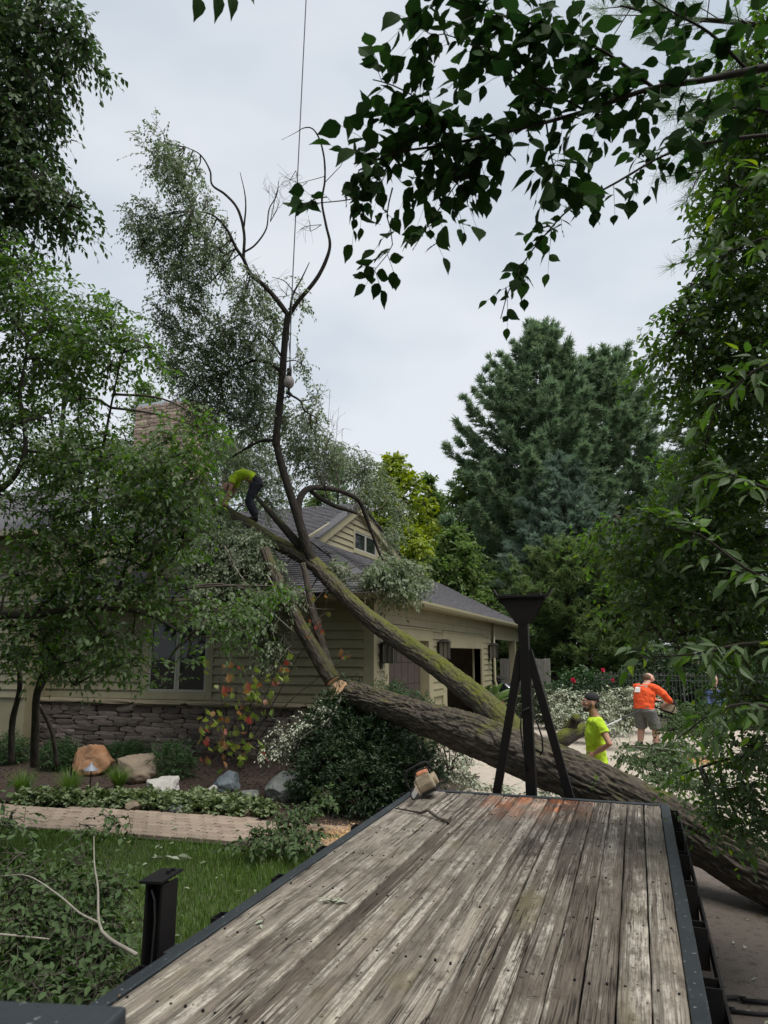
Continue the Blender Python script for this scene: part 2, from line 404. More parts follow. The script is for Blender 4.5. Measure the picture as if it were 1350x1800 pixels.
LEAF_MESH = {}
def leaf_parts(fol, parent, lm, nmax=300, name='leaf', size=None):
    """the largest-looking leaves become single leaf objects (shared mesh), the rest one joined part"""
    P,T,N,L,W = fol.leaf_arrays(); x,y,z = proj(P)
    vis = (z>.2)&(x>-20)&(x<1370)&(y>-20)&(y<1820); score = np.where(vis, L/np.maximum(z,.1), 0)
    if size is not None: score = np.where(size(x,y,z), score, score*.3)
    o = np.argsort(-score); pick = o[:nmax]; pick = pick[score[pick] > 0]; mask = np.ones(len(P), bool); mask[pick] = False
    if lm.name not in LEAF_MESH:
        ms = []
        for i in range(5):
            V,Fc,k = leaf_geo(np.zeros((1,3)), np.array([[0,1.0,0]]), np.array([[0,0,1.0]]), np.ones(1), np.array([.56]), 2, curl=.05+.06*i, fold=.12+.07*i)
            me = bpy.data.meshes.new('leaf'); me.from_pydata(V.tolist(), [], Fc.tolist()); me.materials.append(lm); me.update(); ms.append(me)
        LEAF_MESH[lm.name] = ms
    pinv = None
    for i in pick:
        S = np.cross(T[i],N[i]); S /= np.linalg.norm(S); Nn = np.cross(S,T[i])
        M = Matrix(((S[0]*W[i]/.56,T[i][0]*L[i],Nn[0]*L[i],P[i][0]),(S[1]*W[i]/.56,T[i][1]*L[i],Nn[1]*L[i],P[i][1]),(S[2]*W[i]/.56,T[i][2]*L[i],Nn[2]*L[i],P[i][2]),(0,0,0,1)))
        ob = link(name, random.choice(LEAF_MESH[lm.name]), parent); ob.matrix_basis = M
    if mask.any():
        V,Fc,k = leaf_geo(P[mask],T[mask],N[mask],L[mask],W[mask],2)
        ob = npmesh('foliage', V, Fc, lm, parent, var=np.repeat(fol.r.random(mask.sum()),k)); tag(ob, kind='stuff')
def wood_part(fol, parent, wm, name='twigs'):
    V,Fc = fol.wood_geo(); o = npmesh(name, V, Fc, wm, parent); tag(o, kind='stuff'); return o

def tufts(P, D, n, L, w_, rng, cone=.8, jit=.25):
    """needle tufts: n thin needles fanning round D at every P -> V, F, k"""
    m = len(P); d = nrm(D[:,None]+rng.normal(0,cone,(m,n,3))); Ls = L*rng.uniform(1-jit,1+jit,(m,n,1))
    s = nrm(np.cross(d, rng.normal(0,1,(m,n,3))))*w_*.5; b = P[:,None]+rng.normal(0,L*.12,(m,n,3))
    V = np.stack([b-s, b+s, b+d*Ls], 2).reshape(-1,3)
    return V, np.arange(len(V)).reshape(-1,3)

# ------------------------------------------------------------------ materials of the setting
m_siding = mat('siding_paint', (.21,.188,.115), .55, var=(.255,.232,.148), scale=2.5, bump=.15, bscale=60, rnd=.05)
m_trim = mat('trim_paint', (.245,.22,.138), .5, var=(.285,.258,.165), scale=3, bump=.1, bscale=40)
m_stone = mat('ledge_stone', (.11,.088,.075), .85, var=(.20,.165,.14), scale=7, amt=.5, bump=.7, bscale=26, rnd=.42)
m_chim = mat('chimney_stone', (.30,.22,.175), .85, var=(.40,.31,.25), scale=7, amt=.5, bump=.7, bscale=26, rnd=.3)
m_mortar = mat('mortar', (.05,.045,.04), .95, bump=.4, bscale=40)
m_cap = mat('cap_stone', (.24,.20,.13), .8, var=(.30,.26,.18), scale=9, bump=.5, bscale=30)
m_shingle = mat('asphalt_shingle', (.052,.05,.056), .9, var=(.10,.096,.104), scale=22, amt=.5, bump=.5, bscale=120, rnd=.32)
m_felt = mat('roof_felt', (.03,.03,.032), .95)
m_glass = mat('dark_glass', (.012,.014,.016), .04, spec=.5)
m_frame = mat('window_frame', (.30,.29,.26), .45)
m_gdoor = mat('garage_door', (.045,.032,.028), .5, var=(.06,.045,.04), bump=.1, bscale=20)
m_inside = mat('garage_interior', (.16,.13,.10), .8, var=(.1,.08,.07), scale=3)
m_gutter = mat('gutter_paint', (.27,.245,.155), .4, spec=.5)
m_soffit = mat('soffit', (.26,.23,.14), .6)
m_capmetal = mat('cap_metal', (.45,.48,.52), .45, metal=.5)

def tri_mat(name, c0, c1, c2, s1=.6, s2=9, bump=.5, bs=60, rough=.95, bd=.02):
    """ground: broad patches c0-c1, speckle c2"""
    m = mat(name, c0, rough, var=c1, scale=s1, amt=.5, bump=bump, bscale=bs)
    n = m.node_tree.nodes; l = m.node_tree.links; b = n['Principled BSDF']; src = b.inputs['Base Color'].links[0].from_socket
    t = n.new('ShaderNodeTexCoord'); a = n.new('ShaderNodeTexNoise'); a.inputs['Scale'].default_value = s2; a.inputs['Detail'].default_value = 8
    a.inputs['Roughness'].default_value = .7
    l.new(t.outputs['Object'], a.inputs['Vector']); r = n.new('ShaderNodeValToRGB'); r.color_ramp.elements[0].position = .52; r.color_ramp.elements[1].position = .66
    l.new(a.outputs['Fac'], r.inputs['Fac']); mixn = n.new('ShaderNodeMixRGB'); l.new(r.outputs[0], mixn.inputs['Fac'])
    l.new(src, mixn.inputs['Color1']); mixn.inputs['Color2'].default_value = (*c2, 1); l.new(mixn.outputs[0], b.inputs['Base Color'])
    return m
m_ground = tri_mat('woodland_floor', (.045,.05,.022), (.06,.055,.03), (.035,.028,.02), .3, 5)
m_turf = tri_mat('turf', (.035,.055,.014), (.05,.07,.02), (.04,.035,.02), .8, 14)
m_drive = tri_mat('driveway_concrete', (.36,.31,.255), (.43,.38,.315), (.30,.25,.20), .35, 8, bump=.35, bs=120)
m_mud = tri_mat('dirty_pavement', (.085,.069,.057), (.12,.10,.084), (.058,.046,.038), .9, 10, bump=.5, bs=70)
m_mulch = tri_mat('mulch', (.028,.018,.014), (.045,.028,.02), (.07,.045,.032), 1.5, 40, bump=1.0, bs=55)
m_paver = mat('paver', (.22,.168,.128), .9, var=(.31,.245,.19), scale=9, amt=.6, bump=.5, bscale=70, rnd=.16)
m_joint = mat('paver_joint', (.05,.04,.032), .95, bump=.4, bscale=60)

def sheet(name, poly, z, m):
    me = bpy.data.meshes.new(name); me.from_pydata([(x, y, z) for x, y in poly], [], [tuple(range(len(poly)))]); me.update()
    me.materials.append(m); return tag(link(name, me), kind='structure')
sheet('ground', [(-500,-300),(500,-300),(500,700),(-500,700)], -.03, m_ground)
sheet('lawn', [(-18,-2),(-2.85,-2),(-2.85,8.15),(-4.2,8.12),(-6.6,8.02),(-8.2,7.95),(-18,7.6)], -.004, m_turf)
sheet('driveway', [(-3.0,9.6),(-2.85,8.15),(7,8.6),(14,14),(14,25.6),(-1.5,25.2),(-4.0,28),(-4.2,33.6),(-12,33.6),(-12,14.4),(-5.2,14.4),(-3.3,12.6)], .000, m_drive)
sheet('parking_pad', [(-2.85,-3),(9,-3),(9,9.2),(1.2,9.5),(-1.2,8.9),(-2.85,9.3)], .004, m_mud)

# garden bed: a low mound that rises to the house wall
gx = np.linspace(-17, -3.0, 113); gy = np.linspace(9.3, 14.05, 39); GX, GY = np.meshgrid(gx, gy)
def bed_z(x, y):
    t = np.clip((y-9.3)/4.2, 0, 1); e = np.clip((-3.0-x)/1.6, 0, 1)
    return .012 + .2*t*t*(3-2*t)*e
GZ = bed_z(GX, GY) + .035*(vnoise(GX*2.3+40, GY*2.3, 64, 5)-.5)*np.clip((GY-9.3)*2, 0, 1)
ix = np.arange(GX.size).reshape(GX.shape)
tag(npmesh('garden_bed', np.stack([GX,GY,GZ],-1).reshape(-1,3), np.stack([ix[:-1,:-1],ix[:-1,1:],ix[1:,1:],ix[1:,:-1]],-1).reshape(-1,4), m_mulch, smooth=True), kind='structure')

# paver path
path = sheet('garden_path', [(-10.5,8.6),(-8.15,8.0),(-6.5,8.08),(-4.78,8.2),(-3.0,8.3),(-3.0,9.5),(-5.5,9.5),(-7.6,9.36),(-9.2,9.05),(-10.5,9.4)], .002, m_joint)
pm = MB().box((0,0,0), (1,1,1)).mesh('paver', m_paver)
bm = bmesh.new(); bm.from_mesh(pm); bmesh.ops.scale(bm, vec=(.207,.147,.04), verts=bm.verts); bmesh.ops.bevel(bm, geom=bm.edges[:], offset=.007, segments=1, affect='EDGES'); bm.to_mesh(pm); bm.free()
cnt = 0
for i in range(9):
    for j in range(33):
        x = -9.6 + j*.219 + (.11 if i % 2 else 0); s = (x+9.2)/5.4; y = 8.1+i*.159 + .2*min(1, max(0, s)) - .12*math.cos(s*2.6) + .05
        lo = np.interp(x, [-10.5,-8.15,-6.5,-4.78,-3.0], [8.6,8.0,8.08,8.2,8.3]); hi = np.interp(x, [-10.5,-9.2,-7.6,-5.5,-3.0], [9.4,9.05,9.36,9.5,9.5])
        if lo+.06 < y < hi-.05 and x < -3.2 and cnt < 296:
            o = link('paver', pm, path); o.location = (x, y, .012+random.uniform(-.004,.004)); o.rotation_euler = (random.uniform(-.012,.012), random.uniform(-.012,.012), random.uniform(-.03,.03)); cnt += 1

# ------------------------------------------------------------------ house
WY, WX = 14.0, -5.17                     # front wall plane, garage wall plane
house = empty('house', (-9, 17, 0), 'olive beige clapboard house with stone base and dark roof under the fallen tree', 'house')
zf = lambda Y: 3.55+.49*(Y-13.4)
zs = lambda X: 3.5+.55*(-4.75-X)
GXP, PKY, PKZ, BSL = -8.0, 20.1, 6.83, .28        # gable plane, ridge, back pitch
walls = MB()
walls.rng(-15.2, WX-.02, WY+.02, WY+.2, 0, 3.52)                       # front wall core
walls.rng(-5.4, WX-.02, WY+.2, 14.9, 0, 3.52); walls.rng(-5.4, WX-.02, 18.1, 19.9, 0, 3.5); walls.rng(-5.4, WX-.02, 24.76, 26.6, 0, 3.5)
walls.rng(-5.4, WX-.02, 14.9, 18.1, 2.65, 3.5); walls.rng(-5.4, WX-.02, 19.9, 24.76, 2.5, 3.5)
walls.build('wall', m_trim, house)
inn = MB(); inn.rng(-12, -5.5, 14.3, 14.4, 0, 3.4); inn.rng(-12, -5.5, 26.4, 26.55, 0, 3.4); inn.rng(-12.1, -12, 14.3, 26.5, 0, 3.4); inn.rng(-12,-5.4,14.3,26.5,3.4,3.48)
inn.rng(-9.5,-9.4,18.6,18.9,0,3.4)
inn.rng(-7.4,-7.1,20.2,23.6,0,1.7)
inn.build('garage_interior', m_inside, house)

def lap(x0, x1, z, h=.187, y=WY):                  # one clapboard on the front wall
    return MB().poly([(x0,y+.01,z+h+.015),(x0,y-.004,z+h+.015),(x0,y-.045,z),(x0,y+.01,z)], (x1-x0,0,0))
WIN = (-10.82, -8.94, 1.30, 3.22)
z = 1.30
while z < 3.35:
    h = min(.187, 3.46-z)
    if z < WIN[3]-.05:
        lap(-14.95, WIN[0], z, h).build('siding_board', m_siding, house); lap(WIN[1], WX-.2, z, h).build('siding_board', m_siding, house)
    else: lap(-14.95, WX-.2, z, h).build('siding_board', m_siding, house)
    z += .187
for x0, x1 in ((-15.2,-14.95), (WX-.2, WX+.03)):
    MB().rng(x0, x1, WY-.035, WY+.02, 1.28, 3.5).build('corner_board', m_trim, house, bevel=.004)
MB().rng(WX-.03, WX+.034, WY-.038, WY+.17, 1.28, 3.5).build('corner_board', m_trim, house, bevel=.004)
MB().rng(-15.3, WX+.05, WY-.03, WY+.02, 3.38, 3.52).build('frieze_board', m_trim, house, bevel=.004)

def window(par, x0, x1, z0, z1, axis='Y', at=WY, sashes=2, casing=.16, fw=.06):
    """casing, frame, sashes and panes; axis Y faces -Y, axis X faces +X"""
    def bx(mb, a0, a1, d0, d1, c0, c1):
        return mb.rng(a0, a1, at-d1, at-d0, c0, c1) if axis == 'Y' else mb.rng(at+d0, at+d1, a0, a1, c0, c1)
    wn = empty('window', (0,0,0)); wn.parent = par; wn.matrix_parent_inverse = par.matrix_basis.inverted()
    c = MB(); bx(c,x0,x0+casing,0,.045,z0,z1); bx(c,x1-casing,x1,0,.045,z0,z1); bx(c,x0+casing,x1-casing,0,.043,z1-casing,z1); bx(c,x0+casing,x1-casing,0,.05,z0,z0+casing)
    c.build('casing', m_trim, wn, bevel=.004)
    a0, a1, c0, c1 = x0+casing, x1-casing, z0+casing, z1-casing; wd = (a1-a0)/sashes
    for i in range(sashes):
        p, q = a0+i*wd+.004, a0+(i+1)*wd-.004; f = MB()
        bx(f,p,p+fw,-.03,.03,c0+.003,c1-.003); bx(f,q-fw,q,-.03,.03,c0+.003,c1-.003); bx(f,p+fw,q-fw,-.03,.028,c0+.003,c0+fw); bx(f,p+fw,q-fw,-.03,.028,c1-fw,c1-.003)
        f.build('frame', m_frame, wn, bevel=.003)
        g = MB(); bx(g,p+fw-.004,q-fw+.004,-.006,.004,c0+fw-.004,c1-fw+.004); g.build('pane', m_glass, wn)
    return wn
window(house, *WIN)

# stone base with ledge cap
base = MB().rng(-15.2, WX+.08, WY-.11, WY+.02, 0, 1.19); base.rng(WX-.02, WX+.08, WY-.1, 14.86, 0, 1.12)
sw = base.build('stone_base', m_mortar, house)
def stone_mesh(seed, m):
    rr = random.Random(seed); b = bmesh.new(); bmesh.ops.create_cube(b, size=1); bmesh.ops.subdivide_edges(b, edges=b.edges[:], cuts=2, use_grid_fill=True)
    off = Vector((seed*7.1, seed*3.3, seed*1.7))
    for v in b.verts:
        p = v.co.copy(); q = Vector([c*(1-.16*(abs(p[(i+1)%3])*2)**3*.6-.10*(abs(p[(i+2)%3])*2)**3*.6) for i, c in enumerate(p)])
        v.co = q + mnoise.noise_vector(p*2.3+off)*.09
    me = bpy.data.meshes.new('stone'); b.to_mesh(me); b.free(); me.materials.append(m); return me
SM = [stone_mesh(i+1, m_stone) for i in range(8)]
rr = random.Random(4); z = .06; n = 0
while z < 1.17:
    h = rr.choice([.07,.09,.11,.13,.15]); h = min(h, 1.19-z)
    if h < .05: h = .05
    x = -15.15-rr.random()*.2
    while x < WX+.02 and n < 296:
        wd = rr.uniform(.2,.62)*(.8+h*2.5)
        if x+wd > WX+.06: wd = WX+.07-x
        if wd > .08 and not (x > -6.4 and z < .3):
            o = link('stone', rr.choice(SM), sw)
            sp = rr.random() < .18 and h < .12 and z+h < 1.05
            o.location = (x+wd/2, WY-.115-rr.random()*.035, z+h/2+rr.uniform(-.008,.008)); o.scale = (wd*1.02, .17, h*rr.uniform(.98,1.12)); o.rotation_euler = (rr.uniform(-.06,.06), rr.uniform(-.05,.05), rr.uniform(-.05,.05)); n += 1
        x += wd
    z += h*.98
for i in range(7):
    x0 = -15.25 + i*1.445
    o = link('cap_stone', stone_mesh(20+i, m_cap), house); o.location = (x0+.72, WY-.12, 1.238); o.scale = (1.46, .36, .105)

# garage front: casings, boards, doors
def gbox(y0, y1, z0, z1, d0=0.0, d1=.03): return MB().rng(WX+d0, WX+d1, y0, y1, z0, z1)
def glap(y0, y1, z, h):
    return MB().poly([(WX-.01,y0,z+h+.012),(WX+.004,y0,z+h+.012),(WX+.04,y0,z),(WX-.01,y0,z)], (0,y1-y0,0)).build('siding_board', m_siding, house)
for z in (2.96, 3.15, 3.33): glap(14.17, 26.5, z, .187 if z < 3.3 else .15)
z = 1.2
while z < 2.9:
    glap(14.17, 14.62, z, .187); glap(18.5, 19.5, z, .187); glap(25.1, 26.5, z, .187); z += .187
for a, b, tp in ((14.62,18.5,2.63), (19.5,25.1,2.48)):
    c = MB(); ye = (14.9,18.1) if a < 16 else (19.9,24.76)
    c.rng(WX-.3, WX+.036, a, ye[0], .02, 2.9); c.rng(WX-.3, WX+.036, ye[1], b, .02, 2.9); c.rng(WX-.3, WX+.034, ye[0], ye[1], tp, 2.9); c.rng(WX-.02, WX+.06, a-.05, b+.05, 2.9, 2.94)
    c.build('door_casing', m_trim, house, bevel=.004)
gd = MB()
for i in range(5):
    for j in range(6): gd.rng(WX-.24, WX-.20, 14.92+j*.53, 14.92+j*.53+.5, .03+i*.52, .03+i*.52+.5)
gd.rng(WX-.27, WX-.22, 14.9, 18.1, .01, 2.64); gd.build('garage_door', m_gdoor, house, bevel=.01)
up = MB()
for i in range(4): up.rng(-8.2+i*.6, -7.63+i*.6, 20.0, 24.7, 2.62+.0*i, 2.66)
up.build('raised_garage_door', m_gdoor, house)
pier = MB().rng(WX-.02, WX+.06, 24.98, 26.55, 0, 1.1); pb = pier.build('stone_pier', m_mortar, house)
rr = random.Random(9)
for i in range(9):
    y = 25.0
    while y < 26.5:
        wd = min(rr.uniform(.18,.5), 26.56-y); o = link('stone', rr.choice(SM), pb); o.location = (WX+.07, y+wd/2, .06+i*.122); o.scale = (.14, wd*1.03, .128); y += wd
MB().rng(WX-.02, WX+.17, 24.95, 26.62, 1.105, 1.185).build('pier_cap', m_cap, house, bevel=.01)
# carport beyond the garage
cp = MB(); cp.rng(WX-.2, WX+.05, 26.62, 33.0, 2.86, 3.12); cp.rng(WX-.15, WX+.03, 26.62, 33.0, 3.12, 3.5); cp.build('carport_beam', m_trim, house, bevel=.006)
MB().rng(WX-.24, WX+.04, 31.9, 32.2, 0, 2.86).build('carport_post', m_trim, house, bevel=.008)
MB().rng(-11.9, WX-.3, 26.7, 33.0, 3.36, 3.42).build('carport_ceiling', m_soffit, house)
MB().rng(-12, -11.8, 26.6, 33.0, 0, 3.4).build('carport_wall', m_trim, house)
# downspouts
def spout(x, y): 
    return MB().tube([(x,y,3.42),(x,y,1.35),(x+.05,y,1.2),(x+.09,y,1.02),(x+.09,y,.1),(x+.2,y,.04)], .05, 8).build('downspout', m_gutter, house, smooth=True)
spout(WX+.1, 26.66)
# soffits, fascia, gutters
MB().rng(-15.6, -4.78, 13.45, 14.0, 3.44, 3.48).build('soffit', m_soffit, house); MB().rng(WX, -4.78, 13.99, 33.2, 3.42, 3.46).build('soffit', m_soffit, house)
def gutter(a, b, nrm_):
    a, b, nn = Vector(a), Vector(b), Vector(nrm_); prof = [(0,0),(.09,0),(.125,.06),(.125,.12),(.112,.12),(.11,.065),(.085,.015),(.012,.015),(.012,.12),(0,.12)]
    return MB().poly([a+nn*p+Vector((0,0,q)) for p, q in prof], b-a).build('gutter', m_gutter, house)
gutter((-15.6,13.43,3.40), (-6.4,13.43,3.40), (0,-1,0)); gutter((-5.9,13.43,3.40), (-4.63,13.43,3.40), (0,-1,0)); gutter((-4.76,13.31,3.398), (-4.76,33.3,3.398), (1,0,0))
MB().rng(-15.6,-4.74,13.43,13.47,3.4,3.54).build('fascia', m_trim, house); MB().rng(-4.8,-4.76,13.44,33.3,3.38,3.5).build('fascia', m_trim, house)

# roof planes
ZT = zs(GXP); YH = 13.4+(ZT-3.55)/.49
rf = MB()
hipc = (-4.72, 13.32, 3.51)
rf.poly([(-20,13.34,zf(13.34)),hipc,(GXP,YH,ZT),(GXP,PKY,PKZ),(-20,PKY,PKZ)], (0,0,-.05))
rf.poly([(-20,PKY,PKZ),(GXP-.02,PKY,PKZ-.01),(GXP-.02,27.0,PKZ-BSL*6.9),(-20,27.0,PKZ-BSL*6.9)], (0,0,-.05))
rf.poly([hipc,(-4.72,33.45,3.49),(GXP,30.3,ZT),(GXP,YH,ZT)], (0,0,-.05))
rf.poly([(-4.72,33.45,3.49),(-12,33.45,3.49),(GXP,30.3,ZT)], (0,0,-.05)); rf.poly([(GXP-.1,25,ZT-.01),(GXP-.1,30.3,ZT-.01),(-12,33.4,3.45),(-12.,25,3.45)], (0,0,-.05))
roof = rf.build('roof', m_felt, house)
bx = MB().box((0,.095,.012), (.322,.2,.028)); shm = bx.mesh('shingle', m_shingle)
items = []       # (origin, x axis, up-slope axis)
ex = .145
sl = math.atan(.49); upf = np.array([0, math.cos(sl), math.sin(sl)]); sl2 = math.atan(.55); ups = np.array([-math.cos(sl2), 0, math.sin(sl2)])
rs = random.Random(3)
for i in range(53):
    y = 13.30+i*ex*math.cos(sl); zz = zf(y)+.018
    x = -16.5+(i%2)*.166+rs.random()*.05
    while x < -4.6:
        lim = -4.72-(y-13.32)*(-4.72-GXP)/(YH-13.32) if y < YH else GXP
        if x < lim-.1: items.append(((x+rs.uniform(-.01,.01), y+rs.uniform(-.008,.008), zz), (1,0,0), upf))
        x += .333
for i in range(26):
    xx = -4.68-i*ex*math.cos(sl2); zz = zs(xx)+.018; y = 13.3+(i%2)*.166
    while y < 33.4:
        fr = (-4.72-xx)/(-4.72-GXP); lo = 13.32+fr*(YH-13.32); hi = 33.45-fr*3.15
        if lo+.1 < y < hi-.1: items.append(((xx+rs.uniform(-.008,.008), y+rs.uniform(-.01,.01), zz), (0,1,0), ups))
        y += .333
def frame_m(o, xa, ua):
    xa = np.array(xa, float); ua = np.array(ua); na = np.cross(xa, ua); na = na if na[2] > 0 else -na
    ua2 = ua*math.cos(.1)-na*math.sin(.1); na2 = na*math.cos(.1)+ua*math.sin(.1)
    return np.column_stack([xa, ua2, na2])
PP = np.array([it[0] for it in items]); px_, py_, pz_ = proj(PP)
sc_ = np.where((px_>440)&(px_<760)&(py_>880)&(py_<1060), 1/pz_, 0); top = set(np.argsort(-sc_)[:300].tolist())
BV = np.array(bx.v); BF = np.array(bx.f); Vs, Fs, vr = [], [], []
for i, it in enumerate(items):
    Mx = frame_m(*it)
    if i in top:
        o = link('shingle', shm, roof); o.matrix_basis = Matrix(np.vstack([np.column_stack([Mx, it[0]]), [0,0,0,1]]).tolist())
    else: Fs.append(BF+len(Vs)*8); Vs.append(BV@Mx.T+np.array(it[0]))
rest = npmesh('shingles', np.vstack(Vs), np.vstack(Fs), m_shingle, roof); tag(rest, kind='stuff')
hc = MB().poly([(-.15,0,.0),(0,0,.05),(.15,0,.0),(.15,0,-.012),(0,0,.036),(-.15,0,-.012)], (0,.26,0)).mesh('hip_shingle', m_shingle)
a = Vector(hipc)+Vector((0,0,.03)); b = Vector((GXP,YH,ZT+.03)); d = b-a; L = d.length; d.normalize()
sdv = d.cross(Vector((0,0,1))).normalized(); un = sdv.cross(d)
for i in range(int(L/.17)):
    o = link('hip_shingle', hc, roof); p = a+d*(i*.17); o.matrix_basis = Matrix(((sdv.x,d.x,un.x,p.x),(sdv.y,d.y,un.y,p.y),(sdv.z,d.z-.04,un.z,p.z),(0,0,0,1)))
# gable over the garage skirt
gl = MB().poly([(GXP-.08,YH-.4,ZT-.05),(GXP-.08,PKY,PKZ-.04),(GXP-.08,25.4,ZT-.05)], (.06,0,0)); gl.build('gable_wall', m_trim, house)
z = ZT-.02; gw = (19.82, 21.95, 5.32, 6.13)
yl = lambda q: PKY-(PKZ-.06-q)/.49; yr = lambda q: PKY+(PKZ-.06-q)/BSL
while z < PKZ-.25:
    h = .187; t = z+h
    for lo0, lo1, hi0, hi1 in (((yl(z),yl(t),gw[0],gw[0]),(gw[1],gw[1],yr(z),yr(t))) if z < gw[3]-.05 else ((yl(z),yl(t),yr(z),yr(t)),)):
        hi0, hi1 = min(hi0,25.2), min(hi1,25.2)
        if hi1 > lo1+.05:
            MB().add([(GXP+.045,lo0,z),(GXP+.045,hi0,z),(GXP+.006,hi1,t),(GXP+.006,lo1,t),(GXP-.02,lo0,z),(GXP-.02,hi0,z),(GXP-.02,hi1,t),(GXP-.02,lo1,t)],[(0,1,2,3),(7,6,5,4),(0,4,5,1),(3,2,6,7),(0,3,7,4),(1,5,6,2)]).build('siding_board', m_siding, house)
    z += h
window(house, gw[0], gw[1], gw[2], gw[3], 'X', GXP, 2, .12, .05)
for a, b in (((YH-.04,ZT-.02),(PKY,PKZ)), ((PKY,PKZ),(25.4,PKZ-BSL*5.3))):
    MB().poly([(GXP-.02,a[0],a[1]+.0),(GXP-.02,b[0],b[1]+.0),(GXP-.02,b[0],b[1]-.26),(GXP-.02,a[0],a[1]-.26)], (.17,0,0)).build('rake_board', m_trim, house)
    MB().poly([(GXP-.1,a[0],a[1]+.02),(GXP-.1,b[0],b[1]+.02),(GXP-.1,b[0],b[1]+.06),(GXP-.1,a[0],a[1]+.06)], (.32,0,0)).build('rake_shingles', m_shingle, house)

# wall dormer on the front slope
pk = onY(336, 918, 13.9); DX, DZ = float(pk[0]), float(pk[2]); dw = 1.25
dm = MB().poly([(DX-dw,14.02,3.5),(DX+dw,14.02,3.5),(DX+dw,14.02,DZ-.15-dw*.72),(DX,14.02,DZ-.15),(DX-dw,14.02,DZ-.15-dw*.72)], (0,3.2,0))
dorm = dm.build('dormer', m_trim, house)
z = 3.75
while z < DZ-.3:
    hw = min(dw, (DZ-.17-z-.19)/.72)
    if hw > .1: MB().poly([(DX-hw,14.03,z+.2),(DX-hw,14.014,z+.2),(DX-hw,13.99,z),(DX-hw,14.03,z)], (2*hw,0,0)).build('siding_board', m_siding, dorm)
    z += .187
for s in (-1, 1):
    e = (DX+s*1.5, DZ-1.5*.72)
    MB().poly([(DX,13.62,DZ+.02),(e[0],13.62,e[1]+.02),(e[0],13.62,e[1]-.16),(DX,13.62,DZ-.18)], (0,.04,0)).build('rake_board', m_trim, dorm)
    MB().poly([(DX,13.58,DZ+.10),(e[0]+s*.05,13.58,e[1]+.07),(e[0]+s*.05,13.58,e[1]+.025),(DX,13.58,DZ+.035)], (0,3.6,0)).build('dormer_roof', m_shingle, dorm)
window(house, DX-.45, DX+.45, 3.95, DZ-.55, 'Y', 13.985, 1, .09, .05)
# taller wing at the far left and its roof
wg = MB().rng(-22, -13.6, 13.4, 20, 0, 5.3).build('left_wing', m_trim, house)
z = 1.3
while z < 5.2: lap(-21.9, -13.65, z, .187, 13.4).build('siding_board', m_siding, wg); z += .187
MB().poly([(-22.5,12.9,5.15),(-13.2,12.9,5.15),(-13.2,17.4,7.4),(-22.5,17.4,7.4)], (0,0,.08)).build('wing_roof', m_shingle, wg)
MB().rng(-22.5, -13.2, 12.78, 12.9, 5.08, 5.2).build('gutter', m_gutter, wg)
# chimney
c0 = onY(243, 716, 21.5); c1 = onY(338, 716, 21.5); cz = float(c0[2])
ch = MB().rng(c0[0], c1[0], 21.5, 22.7, 5.0, cz-.12).build('chimney', m_mortar, house)
CM = [stone_mesh(i+40, m_chim) for i in range(6)]; rr = random.Random(12); z = 6.3
while z < cz-.15:
    h = rr.uniform(.11,.2); x = c0[0]-.03
    while x < c1[0]:
        wd = min(rr.uniform(.28,.75), c1[0]+.04-x)
        if wd > .1:
            o = link('stone', rr.choice(CM), ch); o.location = (x+wd/2, 21.47, z+h/2); o.scale = (wd*1.02,.2,h*1.06); o.rotation_euler = (rr.uniform(-.04,.04), rr.uniform(-.05,.05), 0)
        x += wd
    y = 21.5
    while y < 22.65:
        wd = min(rr.uniform(.3,.6), 22.7-y)
        for xs in (c1[0]+.02,):
            o = link('stone', rr.choice(CM), ch); o.location = (xs, y+wd/2, z+h/2); o.scale = (.2,wd,h*1.05)
        y += wd
    z += h
MB().rng(c0[0]-.08, c1[0]+.08, 21.38, 22.8, cz-.12, cz+.06).build('chimney_cap', m_capmetal, house, bevel=.01)

# ------------------------------------------------------------------ trailer
m_steel = mat('painted_steel', (.016,.021,.025), .5, spec=.4, var=(.03,.036,.041), scale=5, amt=.5, bump=.15, bscale=90)
def chips(m, col=(.16,.17,.17), sc=38, thr=.70):
    n = m.node_tree.nodes; l = m.node_tree.links; b = n['Principled BSDF']; src = b.inputs['Base Color'].links[0].from_socket
    t = n.new('ShaderNodeTexCoord'); a = n.new('ShaderNodeTexNoise'); a.inputs['Scale'].default_value = sc; a.inputs['Detail'].default_value = 5; l.new(t.outputs['Object'], a.inputs['Vector'])
    r = n.new('ShaderNodeValToRGB'); r.color_ramp.elements[0].position = thr; r.color_ramp.elements[1].position = thr+.03; l.new(a.outputs['Fac'], r.inputs['Fac'])
    x = n.new('ShaderNodeMixRGB'); l.new(r.outputs[0], x.inputs['Fac']); l.new(src, x.inputs['Color1']); x.inputs['Color2'].default_value = (*col,1); l.new(x.outputs[0], b.inputs['Base Color'])
chips(m_steel, thr=.66)
m_black = mat('black_steel', (.006,.006,.007), .6, spec=.25, var=(.012,.009,.008), scale=7)
m_rubber = mat('rubber', (.012,.012,.013), .8)

